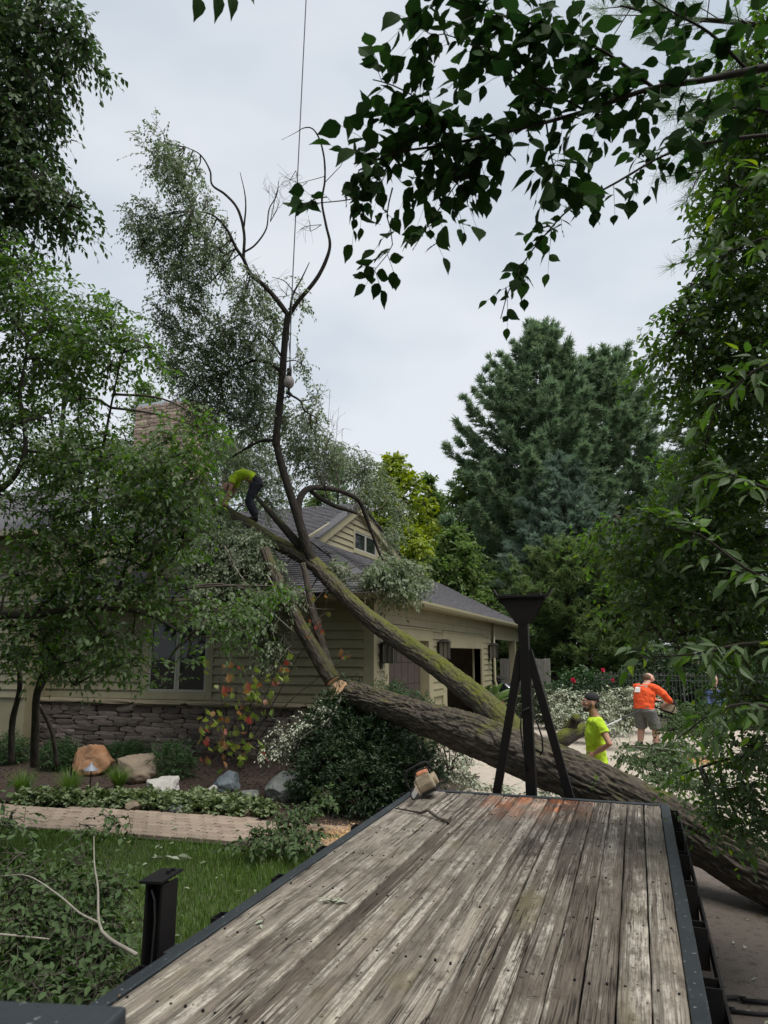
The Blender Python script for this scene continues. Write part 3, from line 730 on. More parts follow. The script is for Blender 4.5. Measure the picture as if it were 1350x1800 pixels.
def wood_mat():
    m = bpy.data.materials.new('weathered_deck_board'); m.use_nodes = True; n = m.node_tree.nodes; l = m.node_tree.links; b = n['Principled BSDF']
    t = n.new('ShaderNodeTexCoord'); oi = n.new('ShaderNodeObjectInfo')
    of = n.new('ShaderNodeVectorMath'); of.operation = 'ADD'; cx = n.new('ShaderNodeCombineXYZ')
    ml = n.new('ShaderNodeMath'); ml.operation = 'MULTIPLY'; ml.inputs[1].default_value = 37.0; l.new(oi.outputs['Random'], ml.inputs[0])
    l.new(ml.outputs[0], cx.inputs['Z']); l.new(ml.outputs[0], cx.inputs['Y']); l.new(t.outputs['Object'], of.inputs[0]); l.new(cx.outputs[0], of.inputs[1])
    def noise(scale, sx, sy, det=6, rough=.6, dist=0.0):
        mp = n.new('ShaderNodeMapping'); mp.inputs['Scale'].default_value = (sx, sy, 1); l.new(of.outputs[0], mp.inputs['Vector'])
        a = n.new('ShaderNodeTexNoise'); a.inputs['Scale'].default_value = scale; a.inputs['Detail'].default_value = det; a.inputs['Roughness'].default_value = rough; a.inputs['Distortion'].default_value = dist
        l.new(mp.outputs[0], a.inputs['Vector']); return a.outputs['Fac']
    def ramp(fac, stops):
        r = n.new('ShaderNodeValToRGB'); e = r.color_ramp.elements
        while len(e) < len(stops): e.new(.5)
        for q, (p, c) in zip(e, stops): q.position = p; q.color = (*c, 1) if len(c) == 3 else c
        l.new(fac, r.inputs['Fac']); return r.outputs[0]
    def mixc(f, a, c, mode='MIX'):
        x = n.new('ShaderNodeMixRGB'); x.blend_type = mode
        if isinstance(f, float): x.inputs['Fac'].default_value = f
        else: l.new(f, x.inputs['Fac'])
        for s_, v in (('Color1', a), ('Color2', c)):
            if isinstance(v, tuple): x.inputs[s_].default_value = (*v, 1)
            else: l.new(v, x.inputs[s_])
        return x.outputs[0]
    K, Wt = (0,0,0), (1,1,1)
    base = ramp(oi.outputs['Random'], [(0,(.15,.127,.104)),(.35,(.225,.197,.166)),(.7,(.295,.265,.225)),(1,(.185,.158,.131))])
    tone = ramp(noise(1.6, 1.5, .35, 4, .55), [(.35,(.62,.6,.58)),(.65,(1.25,1.24,1.22))]); col = mixc(1.0, base, tone, 'MULTIPLY')
    lanes = ramp(noise(3.4, 6.5, .045, 4, .5), [(.49,K),(.55,Wt)])           # pale lanes where the surface has worn, straight along the grain
    patch = ramp(noise(2.6, 1.1, .5, 7, .7), [(.42,K),(.56,Wt)])
    worn = mixc(1.0, lanes, patch, 'MULTIPLY'); flake = ramp(noise(34, 1.5, .35, 5, .7), [(.40,(.25,.25,.25)),(.52,Wt)]); worn = mixc(1.0, worn, flake, 'MULTIPLY')
    col = mixc(worn, col, (.50,.46,.395))
    fine = noise(52, 2.4, .065, 8, .72, .2)
    col = mixc(.9, col, ramp(fine, [(.30,(.12,.105,.095)),(.42,(.55,.53,.51)),(.55,(1.0,.99,.98)),(.68,(1.25,1.24,1.22))]), 'MULTIPLY')
    grime = ramp(noise(7, 1.2, .6, 7, .75), [(.50,K),(.68,(.75,.75,.75))]); col = mixc(grime, col, (.075,.058,.044))
    # rust and red stain at the far end: amount is a property of the board
    st = n.new('ShaderNodeAttribute'); st.attribute_type = 'OBJECT'; st.attribute_name = 'stain'
    sx = n.new('ShaderNodeSeparateXYZ'); l.new(t.outputs['Object'], sx.inputs[0])
    mr = n.new('ShaderNodeMapRange'); mr.inputs['From Min'].default_value = 6.4; mr.inputs['From Max'].default_value = 7.1; l.new(sx.outputs['Y'], mr.inputs['Value'])
    nb = ramp(noise(2.2, 2, 1.2, 4), [(.35,K),(.6,Wt)])
    m1 = n.new('ShaderNodeMath'); m1.operation = 'MULTIPLY'; l.new(st.outputs['Fac'], m1.inputs[0]); l.new(mr.outputs[0], m1.inputs[1])
    m2 = n.new('ShaderNodeMath'); m2.operation = 'MULTIPLY'; l.new(m1.outputs[0], m2.inputs[0]); l.new(nb, m2.inputs[1]); m2.use_clamp = True
    col = mixc(m2.outputs[0], col, mixc(1.0, col, (1.5,.62,.32), 'MULTIPLY'))
    # lichen / ochre patches, dirt specks, splits
    col = mixc(ramp(noise(1.1, 1.2, .8, 3), [(.60,K),(.72,(.6,.6,.6))]), col, (.17,.145,.075))
    speck = ramp(noise(22, 1, .7, 3, .6), [(.655,K),(.70,(.9,.9,.9))]); col = mixc(speck, col, (.045,.036,.028))
    split = ramp(noise(9, 3.4, .07, 3, .5, .35), [(.482,K),(.495,Wt),(.505,Wt),(.518,K)]); gate = ramp(noise(2, 1, .6, 2), [(.46,K),(.56,Wt)])
    sg = mixc(1.0, split, gate, 'MULTIPLY'); col = mixc(sg, col, (.03,.024,.019))
    cross = ramp(noise(16, .5, 2.4, 3, .6, .5), [(.488,K),(.497,(.7,.7,.7)),(.503,(.7,.7,.7)),(.512,K)]); cg = ramp(noise(3.7, 1, 1, 2), [(.55,K),(.63,Wt)])
    col = mixc(mixc(1.0, cross, cg, 'MULTIPLY'), col, (.05,.04,.032))
    l.new(col, b.inputs['Base Color']); b.inputs['Roughness'].default_value = .85; b.inputs['Specular IOR Level'].default_value = .25
    bw = n.new('ShaderNodeMath'); bw.operation = 'SUBTRACT'; l.new(fine, bw.inputs[0]); l.new(sg, bw.inputs[1])
    bp = n.new('ShaderNodeBump'); bp.inputs['Strength'].default_value = .9; bp.inputs['Distance'].default_value = .006; l.new(bw.outputs[0], bp.inputs['Height']); l.new(bp.outputs[0], b.inputs['Normal'])
    return m
m_wood = wood_mat()
trailer = empty('flatbed_trailer', (-1.1,4.6,0), 'flatbed trailer with weathered plank deck and dark steel edge rails', 'trailer')
NB = 16; x0, x1 = -2.272, .092; pw = (x1-x0)/NB
STAIN = {5:.5, 6:.9, 7:.8, 8:.35, 9:1.3, 10:1.0, 11:.4}
for i in range(NB):
    rr = random.Random(50+i); ny = 46; ys = np.linspace(.9, 7.555-rr.random()*.012, ny); wob = np.array([mnoise.noise((i*3.1, y*.6, 0))*.0035 for y in ys])
    wz = np.array([mnoise.noise((i*5.7, y*.45, 4))*.006 for y in ys]) + rr.uniform(-.003,.003); g = rr.choice([.002,.003,.003,.004,.006])
    a, b_ = x0+i*pw+g, x0+(i+1)*pw-g; jl = np.array([rr.uniform(-.003,.003) for _ in ys]); jr = np.array([rr.uniform(-.0022,.0022) for _ in ys])
    # section: worn, rounded top edges and a slight cup
    prof = [(0,-.045),(0,-.007),(.006,0),(.5,-.002),(1,0)]; cols = []
    for fx, dz in ((0,-.045),(0,-.008),(.045,-.001),(.5,-.003),(.955,-.001),(1,-.008),(1,-.045)):
        cols.append(np.stack([a+(b_-a)*fx+wob+(jl*(1-fx)+jr*fx), ys, .9+wz+dz], -1))
    V = np.stack(cols, 1); k = 7; ix = np.arange(ny*k).reshape(ny,k); Fq = np.stack([ix[:-1,:-1],ix[:-1,1:],ix[1:,1:],ix[1:,:-1]],-1).reshape(-1,4)
    Fq = np.vstack([Fq, np.stack([ix[:-1,-1],ix[:-1,0],ix[1:,0],ix[1:,-1]],-1).reshape(-1,4), [[ix[-1,0],ix[-1,1],ix[-1,5],ix[-1,6]]], [[ix[0,6],ix[0,5],ix[0,1],ix[0,0]]], [[ix[-1,1],ix[-1,2],ix[-1,4],ix[-1,5]]]])
    o = npmesh('plank', V.reshape(-1,3), Fq, m_wood, trailer, smooth=False); o['stain'] = STAIN.get(i, 0.0)
nh = MB()
for i in range(NB):
    for k in range(9):
        for fx in (.24,.76):
            if random.random() < .75: xx = x0+(i+fx)*pw+random.uniform(-.01,.01); yk = 1.2+k*.78+random.uniform(-.015,.015); nh.cyl((xx,yk,.888),(xx,yk,.9035),.0065,n=6)
tag(nh.build('nail_heads', m_black, trailer), kind='stuff')
MB().rng(-2.352,-2.275,.9,7.64,.70,.902).build('side_rail', m_steel, trailer, bevel=.006); MB().rng(.095,.172,.9,7.64,.70,.902).build('side_rail', m_steel, trailer, bevel=.006)
MB().rng(-2.275,.095,7.562,7.635,.70,.906).build('end_rail', m_steel, trailer, bevel=.006)
for sx, xo in ((-1,-2.352), (1,.172)):
    for k in range(9):
        y = 7.42-.7345*k; p = MB(); w2, d2, t = .055, .072, .007
        xa, xb = sorted((xo, xo+sx*d2))
        p.rng(xa, xb, y-w2, y-w2+t, .68, .885); p.rng(xa, xb, y+w2-t, y+w2, .68, .885)
        xe = xo+sx*d2; xc, xd = sorted((xe-sx*t, xe)); p.rng(xc, xd, y-w2+t, y+w2-t, .68, .884)
        p.build('stake_pocket', m_black, trailer, bevel=.002)
    xa, xb = sorted((xo+sx*.080, xo+sx*.094)); MB().rng(xa, xb, .9, 7.55, .70, .80).build('rub_rail', m_black, trailer, bevel=.002)
fr = MB()
for x in (-1.85, -.35): fr.rng(x-.06, x+.06, .9, 7.6, .45, .69)
for k in range(9): fr.rng(-2.27,.09, 1.2+k*.78-.03, 1.2+k*.78+.03, .69, .84)
fr.build('chassis', m_black, trailer); MB().rng(-2.27,.09,.95,7.55,.842,.847).build('dark_gap_sheet', m_black, trailer)  # dark sheet added under the planks so the gaps between them stay dark
MB().bar((-1.1,7.6,.72),(-1.1,8.4,.66),.14,.1).build('tongue', m_black, trailer)
for y in (3.4, 4.3):
    for x in (-1.95, -.25):
        wh = MB().cyl((x-.11,y,.38),(x+.11,y,.38),.38,n=24).build('wheel', m_rubber, trailer, bevel=.03)
        MB().cyl((x-.115,y,.38),(x+.115,y,.38),.2,n=18).build('rim', m_steel, wh)
# the bed narrows very slightly towards the camera end on its left side
for o in list(trailer.children_recursive):
    if o.type == 'MESH' and o.name.split('.')[0] not in ('wheel','rim'):
        a = np.empty(len(o.data.vertices)*3, np.float32); o.data.vertices.foreach_get('co', a); a = a.reshape(-1,3); a[:,0] += .029*(7.6-a[:,1])*np.clip((.17-a[:,0])/2.5,0,1.1); o.data.vertices.foreach_set('co', a.ravel()); o.data.update()
# flared black stand behind the deck
SY = 7.83
stand = empty('cradle_stand', (-1.15,SY,.8), 'black steel stand with two slanting braces and a flared cradle on top', 'stand')
MB().bar((-1.14,SY,.62),(-1.165,SY,2.9),.105,.105,(0,1,0)).build('post', m_black, stand, bevel=.006)
MB().bar((-1.56,SY,.6),(-1.20,SY,2.34),.085,.07,(0,1,0)).build('brace', m_black, stand, bevel=.005); MB().bar((-.69,SY,.6),(-1.12,SY,2.34),.085,.07,(0,1,0)).build('brace', m_black, stand, bevel=.005)
for dy in (-.05,.05): MB().poly([(-1.41,SY+dy-.005,2.895),(-.915,SY+dy-.005,2.895),(-1.085,SY+dy-.005,2.62),(-1.235,SY+dy-.005,2.62)],(0,.01,0)).build('gusset', m_black, stand)
MB().rng(-1.42,-.905,SY-.075,SY+.075,2.895,2.925).build('cradle_plate', m_black, stand, bevel=.004)
MB().bar((-1.425,SY,2.905),(-1.475,SY,2.995),.11,.02,(1,0,.5)).build('cradle_lip', m_black, stand); MB().bar((-.90,SY,2.905),(-.835,SY,3.005),.11,.02,(1,0,-.5)).build('cradle_lip', m_black, stand)
MB().rng(-1.38,-1.2,SY-.06,SY+.06,2.925,2.94).build('pad', m_rubber, stand); MB().rng(-1.1,-.96,SY-.06,SY+.06,2.925,2.945).build('pad', m_rubber, stand)
MB().bar((-1.75,SY,.66),(-.5,SY,.66),.12,.08).build('foot_bar', m_black, stand, bevel=.005)
MB().tube([(-1.12,SY-.065,1.75),(-1.20,SY-.08,1.72),(-1.22,SY-.08,1.55),(-1.2,SY-.07,1.3),(-1.16,SY-.06,1.12)], .009, 6).build('hanging_strap', m_rubber, stand, smooth=True)
MB().tube([(-1.10,SY-.065,1.73),(-1.05,SY-.08,1.62),(-1.0,SY-.085,1.45),(-1.0,SY-.08,1.33),(-1.03,SY-.07,1.28)], .009, 6).build('hanging_strap', m_rubber, stand, smooth=True)
# short stake at the left edge
DXS = .115
st = empty('steel_stake', (-2.44,3.35,.7), 'short black steel stake with a slanted cap plate at the left trailer edge', 'stake')
p = MB(); p.rng(-2.545,-2.53,3.27,3.40,.45,1.165); p.rng(-2.53,-2.455,3.325,3.345,.45,1.165); p.rng(-2.455,-2.44,3.27,3.40,.45,1.165); p.build('post', m_black, st, bevel=.003)
MB().poly([(-2.57,3.25,1.165),(-2.435,3.25,1.175),(-2.435,3.43,1.19),(-2.57,3.43,1.18)],(0,0,.012)).build('cap_plate', m_black, st)
for a in (3.36, 3.40): MB().cyl((-2.475,a,1.19),(-2.475,a,1.208),.012,n=6).build('bolt', m_black, st)
MB().rng(-2.44,-2.37,3.30,3.42,.835,.85).build('foot_plate', m_steel, st, bevel=.002)
MB().tube([(-2.5,3.262,1.14),(-2.475,3.255,1.10),(-2.465,3.255,1.0),(-2.475,3.258,.8),(-2.48,3.26,.6)], .005, 5).build('cable', m_rubber, st)
st.location.x += DXS; st.matrix_basis = st.matrix_basis
# the dark rail right by the lens
rk = empty('steel_rack_bar', (-1.2,.9,0), 'blurred dark steel bar at the lower left corner, close to the lens', 'rail')
MB().bar((-1.5,.80,1.735),(-.748,.935,1.757),.13,.05).build('bar', m_steel, rk, bevel=.006)
MB().rng(-1.42,-1.34,.79,.87,0,1.725).build('leg', m_black, rk); MB().rng(-.83,-.775,.89,.945,0,1.735).build('leg', m_black, rk)

# ------------------------------------------------------------------ chainsaw on the deck
m_sawb = mat('saw_cover', (.44,.36,.25), .5, var=(.24,.18,.115), scale=16, amt=.5, bump=.1, bscale=60)
m_sawo = mat('saw_orange', (.55,.16,.06), .5, var=(.62,.3,.18), scale=22)
m_bar = mat('bar_steel', (.62,.63,.62), .35, metal=.6, var=(.42,.42,.4), scale=30)
def chainsaw(loc, rz, label, s=1.0, tilt=None):
    """saw pointing along its own +Y, resting on its base"""
    e = empty('chainsaw', (0,0,0), label, 'chainsaw'); k = {}
    b = MB().poly([(-.085,-.16,.03),(-.085,.10,.03),(-.085,.115,.10),(-.085,.10,.185),(-.085,-.02,.205),(-.085,-.14,.175),(-.085,-.17,.10)],(.17,0,0)).build('body', m_sawb, e, bevel=.018, world=False)
    MB().poly([(-.06,-.12,.178),(-.06,.07,.19),(-.06,.05,.232),(-.06,-.06,.236),(-.06,-.13,.205)],(.115,0,0)).build('top_cover', m_sawo, e, bevel=.015, world=False)
    MB().poly([(.086,-.14,.035),(.086,.12,.035),(.086,.13,.12),(.086,.03,.165),(.086,-.1,.15)],(.025,0,0)).build('clutch_cover', m_sawb, e, bevel=.008, world=False)
    MB().cyl((-.087,-.03,.10),(-.112,-.03,.10),.068,.06,18).build('starter_cover', m_sawb, e, world=False)
    MB().tube([(.10,.03,.05),(.17,.03,.06),(.185,.04,.16),(.17,.05,.24),(.11,.05,.285),(.0,.045,.292),(-.08,.03,.285),(-.10,.01,.26),(-.10,-.02,.17)], .0125, 10).build('front_handle', m_rubber, e, smooth=True, world=False)
    MB().tube([(-.01,-.15,.17),(-.01,-.22,.19),(-.01,-.30,.17),(-.01,-.33,.11),(-.01,-.30,.045),(-.01,-.2,.035),(-.01,-.14,.05)], [.017,.02,.02,.017,.018,.016,.015], 10).build('rear_handle', m_rubber, e, smooth=True, world=False)
    MB().tube([(-.09,.075,.17),(-.09,.10,.235),(.0,.105,.25),(.07,.10,.235),(.075,.08,.18)],.010,8).build('hand_guard', m_rubber, e, smooth=True, world=False)
    MB().rng(-.08,.08,-.15,.1,.0,.032).build('base', m_rubber, e, bevel=.008, world=False)
    out = [(.10,.10)] ; pts = [(.097,.1,.055),(.097,.1,.125),(.097,.46,.118),(.097,.495,.105),(.097,.507,.09),(.097,.495,.075),(.097,.46,.062)]
    MB().poly(pts,(.006,0,0)).build('guide_bar', m_bar, e, world=False)
    pth = [(.1,.1,.128),(.1,.46,.122),(.1,.5,.107),(.1,.512,.09),(.1,.5,.073),(.1,.46,.058),(.1,.1,.052)]
    c = MB()
    for u, v in zip(pth, pth[1:]): c.bar(u, v, .011, .011, (1,0,0))
    c.build('chain', m_black, e, world=False)
    e.location = loc; e.rotation_euler = (*(tilt or (0,0)), rz); e.scale = (s,s,s)
    return e
# lies partly on its side so the bar shows flat and pale
chainsaw((-2.05,7.22,.955), math.radians(190), 'orange and cream chainsaw with black handles resting on the deck corner', .98, (0,math.radians(26)))

m_stick = mat('stick_bark', (.05,.04,.032), .9, var=(.11,.09,.07), scale=30, bump=.6, bscale=60)
s_ = np.array([onZ(695,1421,.915),onZ(720,1425,.925),onZ(740,1429,.915),onZ(752,1424,.95),onZ(770,1438,.92),onZ(788,1444,.915)])
stk = MB().tube(s_.tolist(), [.006,.009,.012,.013,.013,.015], 8); stk.tube([s_[-1].tolist(), (s_[-1]+[.015,-.05,.0]).tolist()], [.014,.008], 7); stk.tube([s_[-1].tolist(), (s_[-1]+[.02,.03,.035]).tolist()], [.013,.009], 7)
tag(stk.build('broken_stick', m_stick, smooth=True), 'thin crooked broken stick lying on the deck below the chainsaw', 'stick')
hose = MB().tube([(.27,2.9,.03),(.5,3.75,.02),(.8,3.9,.02),(1.3,3.92,.02),(2.2,3.8,.02),(3.5,3.7,.02)], .017, 10)
P_, R_ = smooth_path([onZ(x,y,.025) for x,y in ((1230,1775),(1275,1754),(1310,1756),(1350,1762),(1800,1775))], [.016]*5, .05)
tag(MB().tube(P_.tolist(), R_.tolist(), 8).build('black_hose', m_rubber, smooth=True), 'black rubber hose on the ground right of the trailer, the upper one', 'hose')
P_, R_ = smooth_path([onZ(x,y,.02) for x,y in ((1240,1765),(1290,1774),(1330,1782),(1800,1800))], [.013]*4, .05)
tag(MB().tube(P_.tolist(), R_.tolist(), 8).build('black_hose', m_rubber, smooth=True), 'thinner black hose on the ground right of the trailer, the lower one', 'hose')

# ------------------------------------------------------------------ the fallen tree
def bark_mat(name, c0, c1, moss_c=(.085,.092,.010), scale=1.0):
    m = bpy.data.materials.new(name); m.use_nodes = True; n = m.node_tree.nodes; l = m.node_tree.links; b = n['Principled BSDF']
    uv = n.new('ShaderNodeUVMap'); mp = n.new('ShaderNodeMapping'); mp.inputs['Scale'].default_value = (1,.28,1); l.new(uv.outputs[0], mp.inputs['Vector'])
    a = n.new('ShaderNodeTexNoise'); a.inputs['Scale'].default_value = 26*scale; a.inputs['Detail'].default_value = 9; a.inputs['Roughness'].default_value = .65; a.inputs['Distortion'].default_value = .5; l.new(mp.outputs[0], a.inputs['Vector'])
    r = n.new('ShaderNodeValToRGB'); r.color_ramp.elements[0].position = .36; r.color_ramp.elements[0].color = (*c0,1); r.color_ramp.elements[1].position = .64; r.color_ramp.elements[1].color = (*c1,1); l.new(a.outputs['Fac'], r.inputs['Fac'])
    vo = n.new('ShaderNodeTexVoronoi'); vo.feature = 'DISTANCE_TO_EDGE'; vo.inputs['Scale'].default_value = 15*scale; l.new(mp.outputs[0], vo.inputs['Vector'])
    g = n.new('ShaderNodeNewGeometry'); sx = n.new('ShaderNodeSeparateXYZ'); l.new(g.outputs['Normal'], sx.inputs[0])
    tco = n.new('ShaderNodeTexCoord'); nz_ = n.new('ShaderNodeTexNoise'); nz_.inputs['Scale'].default_value = 3.5; nz_.inputs['Detail'].default_value = 7; l.new(tco.outputs['Object'], nz_.inputs['Vector'])
    at = n.new('ShaderNodeAttribute'); at.attribute_type = 'OBJECT'; at.attribute_name = 'moss'
    # moss where the surface faces up, broken by noise
    s1 = n.new('ShaderNodeMath'); s1.operation = 'MULTIPLY_ADD'; l.new(sx.outputs['Z'], s1.inputs[0]); s1.inputs[1].default_value = .55; s1.inputs[2].default_value = -.62
    s2 = n.new('ShaderNodeMath'); s2.operation = 'ADD'; l.new(s1.outputs[0], s2.inputs[0]); l.new(nz_.outputs['Fac'], s2.inputs[1])
    s3 = n.new('ShaderNodeMath'); s3.operation = 'ADD'; l.new(s2.outputs[0], s3.inputs[0]); l.new(at.outputs['Fac'], s3.inputs[1])
    rm = n.new('ShaderNodeValToRGB'); rm.color_ramp.elements[0].position = .34; rm.color_ramp.elements[1].position = .78; l.new(s3.outputs[0], rm.inputs['Fac'])
    nm = n.new('ShaderNodeTexNoise'); nm.inputs['Scale'].default_value = 40; nm.inputs['Detail'].default_value = 5; l.new(tco.outputs['Object'], nm.inputs['Vector'])
    rc = n.new('ShaderNodeValToRGB'); rc.color_ramp.elements[0].color = (moss_c[0]*.45,moss_c[1]*.5,moss_c[2],1); rc.color_ramp.elements[0].position = .3; rc.color_ramp.elements[1].color = (*[c*1.4 for c in moss_c],1); rc.color_ramp.elements[1].position = .7; l.new(nm.outputs['Fac'], rc.inputs['Fac'])
    mx_ = n.new('ShaderNodeMixRGB'); l.new(rm.outputs[0], mx_.inputs['Fac']); l.new(r.outputs[0], mx_.inputs['Color1']); l.new(rc.outputs[0], mx_.inputs['Color2']); l.new(mx_.outputs[0], b.inputs['Base Color'])
    b.inputs['Roughness'].default_value = .9; b.inputs['Specular IOR Level'].default_value = .2
    ad = n.new('ShaderNodeMath'); ad.operation = 'MULTIPLY_ADD'; l.new(vo.outputs['Distance'], ad.inputs[0]); ad.inputs[1].default_value = 2.0; l.new(a.outputs['Fac'], ad.inputs[2])
    bp = n.new('ShaderNodeBump'); bp.inputs['Strength'].default_value = .8; bp.inputs['Distance'].default_value = .012; l.new(ad.outputs[0], bp.inputs['Height']); l.new(bp.outputs[0], b.inputs['Normal'])
    return m
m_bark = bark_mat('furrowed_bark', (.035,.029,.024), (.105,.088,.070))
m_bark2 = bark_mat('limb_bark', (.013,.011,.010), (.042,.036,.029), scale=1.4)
m_twig = mat('twig_bark', (.045,.037,.03), .9, var=(.09,.075,.06), scale=20)
m_twigpale = mat('dead_twig', (.20,.18,.15), .85, var=(.28,.26,.22), scale=20)
m_cut = mat('fresh_cut_wood', (.62,.36,.19), .8, var=(.72,.50,.30), scale=14, bump=.3, bscale=60)
m_fleaf = leaf_mat('fallen_leaf', (.07,.112,.05), (.145,.19,.092), under=(.23,.27,.18), trans=.5)
ft = empty('fallen_tree', tuple(onZ(1200,1560)), 'huge fallen tree with mossy stem leaning across the driveway onto the roof', 'tree')
def wpts(L): return [(*U(x,y,D), r) for x,y,D,r in L]
LOG = wpts([(1560,1640,5.9,.27),(1450,1590,6.2,.27),(1350,1538,6.6,.272),(1200,1456,7.24,.275),(1080,1398,7.9,.28),(975,1350,8.56,.285),(900,1318,9.1,.30),(825,1290,9.74,.285),(750,1264,10.5,.245),(675,1240,11.3,.225),(620,1222,12.1,.22),(579,1211,12.6,.225)])
limb('trunk', LOG, m_bark, ft, 168, .02, .034, 30, 4.6, 1, .06)
STEM = wpts([(975,1355,8.6,.19),(925,1312,9.05,.20),(880,1265,9.6,.19),(840,1228,10.1,.18),(760,1166,11.2,.17),(660,1096,12.6,.152),(600,1042,13.4,.15),(553,992,14.2,.155),(520,972,14.6,.155),(480,951,15.1,.14),(430,918,15.8,.13),(383,893,16.4,.13)])
limb('stem', STEM, m_bark, ft, 84, .022, .016, 24, 6.0, 2, .30)
V_ = wpts([(562,1010,14.1,.11),(540,962,14.3,.105),(525,915,14.4,.092),(508,862,14.45,.083),(490,800,14.5,.078),(486,770,14.5,.076),(491,720,14.5,.074),(496,665,14.5,.070),(500,610,14.5,.068),(504,570,14.5,.068),(507,550,14.5,.06)])
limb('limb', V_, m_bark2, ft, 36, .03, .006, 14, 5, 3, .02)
LIMBS = [
 ([(508,556,14.5,.055),(485,525,14.5,.05),(462,500,14.5,.045),(440,482,14.5,.043),(428,455,14.5,.038),(415,436,14.5,.034),(398,402,14.5,.028),(372,377,14.6,.02),(338,371,14.7,.012)], -.2),
 ([(428,452,14.5,.032),(429,410,14.5,.03),(418,368,14.5,.027),(396,342,14.5,.025),(373,325,14.5,.023),(369,300,14.6,.02),(352,272,14.6,.015),(326,258,14.7,.009)], -.2),
 ([(429,398,14.5,.02),(432,365,14.5,.016),(430,338,14.5,.012),(422,303,14.5,.007)], -.2),
 ([(428,444,14.4,.02),(449,430,14.4,.018),(468,402,14.4,.015),(473,368,14.4,.012),(486,344,14.4,.01),(490,318,14.4,.006)], -.2),
 ([(507,556,14.5,.052),(524,530,14.4,.047),(555,492,14.4,.043),(572,460,14.4,.038),(580,430,14.4,.03),(573,395,14.4,.026),(566,355,14.4,.024),(571,318,14.4,.022),(570,280,14.4,.02),(562,246,14.4,.017),(549,226,14.4,.014),(534,225,14.4,.01),(520,233,14.4,.006),(495,246,14.4,.004)], -.2),
 ([(510,545,14.5,.028),(515,518,14.5,.022),(530,490,14.5,.016),(544,461,14.5,.008)], -.2),
 ([(517,514,14.5,.012),(500,494,14.5,.01),(478,487,14.5,.005)], -.2),
 ([(570,322,14.4,.010),(588,303,14.4,.008),(601,288,14.4,.006),(604,270,14.4,.004)], -.2),
 ([(571,310,14.4,.008),(545,317,14.4,.006),(522,321,14.4,.005),(490,303,14.4,.003)], -.2),
 ([(560,1000,14.2,.10),(540,975,14.4,.10),(510,940,14.6,.085),(482,908,14.8,.07),(462,886,15.0,.05),(450,872,15.2,.04)], .16),
 ([(548,975,14.3,.09),(532,935,14.5,.085),(524,895,14.7,.078),(533,866,14.9,.07),(556,857,15.2,.062),(598,863,15.8,.055),(630,880,16.2,.05),(642,905,16.3,.045),(655,940,16.3,.035),(668,975,16.3,.028),(680,992,16.3,.02)], .08),
 ([(545,862,15.2,.05),(562,875,15.8,.055),(590,890,16.4,.05),(612,897,16.6,.042),(628,903,16.7,.03)], -.1),
 ([(486,775,14.5,.04),(460,775,14.8,.032),(430,790,15.2,.022),(405,805,15.6,.012)], -.1),
 ([(497,655,14.5,.04),(475,640,14.7,.036),(450,634,15,.03),(420,645,15.4,.02),(390,665,15.8,.012)], -.1),
 ([(497,630,14.5,.026),(478,602,14.8,.022),(462,588,15.1,.012)], -.1),
 ([(503,690,14.4,.025),(528,705,14.4,.02),(535,722,14.4,.018),(556,735,14.4,.012),(553,750,14.4,.006)], -.1),
]
LP = [np.array(STEM)[:,:3], np.array(V_)[:,:3]]
for i, (L, ms) in enumerate(LIMBS):
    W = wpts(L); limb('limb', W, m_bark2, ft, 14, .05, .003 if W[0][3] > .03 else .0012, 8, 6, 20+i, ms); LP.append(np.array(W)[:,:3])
LPA = np.vstack([smooth_path(p, np.ones(len(p)), .15)[0] for p in LP])
# fresh cut faces
def cut_face(name, pts, i, par, r, out=.012, m=None):
    c = Vector(pts[i][:3]); d = (c-Vector(pts[i+1 if i == 0 else i-1][:3])).normalized()
    b = MB(); u = d.cross(Vector((0,0,1))).normalized(); v = u.cross(d); ring = []
    rg = random.Random(3)
    for k in range(28):
        a = 2*math.pi*k/28; q = r*(1+.05*math.sin(3*a+1)+rg.uniform(-.03,.03)); ring.append(c+u*math.cos(a)*q+v*math.sin(a)*q-d*.03)
    b.poly(ring, d*(out+.03)); return b.build(name, m or m_cut, par)
# slanting saw cut across the log end: trim the wood to the plane, then lay the pale face on it
cE = np.array(LOG[-1][:3]); ax = nrm(cE-np.array(LOG[-2][:3])); tcm = nrm(CAM-cE); kk_ = -float(ax@tcm)+.14; dv = nrm(ax+tcm*kk_+np.array([0,0,.22])); c0_ = cE-ax*.16; tk = [o for o in ft.children if o.name.startswith('trunk')][0]
a = np.empty(len(tk.data.vertices)*3, np.float32); tk.data.vertices.foreach_get('co', a); a = a.reshape(-1,3); h_ = (a-c0_)@dv; near = (h_ > 0)&(np.linalg.norm(a-cE,axis=1) < 1.0); a[near] -= ax*(h_[near]/(ax@dv))[:,None]; tk.data.vertices.foreach_set('co', a.ravel()); tk.data.update()
u_ = nrm(np.cross(ax,[0,0,1.0])); v_ = np.cross(u_,ax); ring = []
for k in range(36):
    t = 2*math.pi*k/36; q = c0_+(u_*math.cos(t)+v_*math.sin(t))*.205*(1+.05*math.sin(3*t+1)+.03*math.sin(7*t)); ring.append(q-ax*(((q-c0_)@dv)/(ax@dv))+dv*.004)
MB().poly([tuple(q-dv*.02) for q in ring], tuple(dv*.024)).build('cut_face', m_cut, ft)
cut_face('cut_face', STEM, len(STEM)-1, ft, .115)
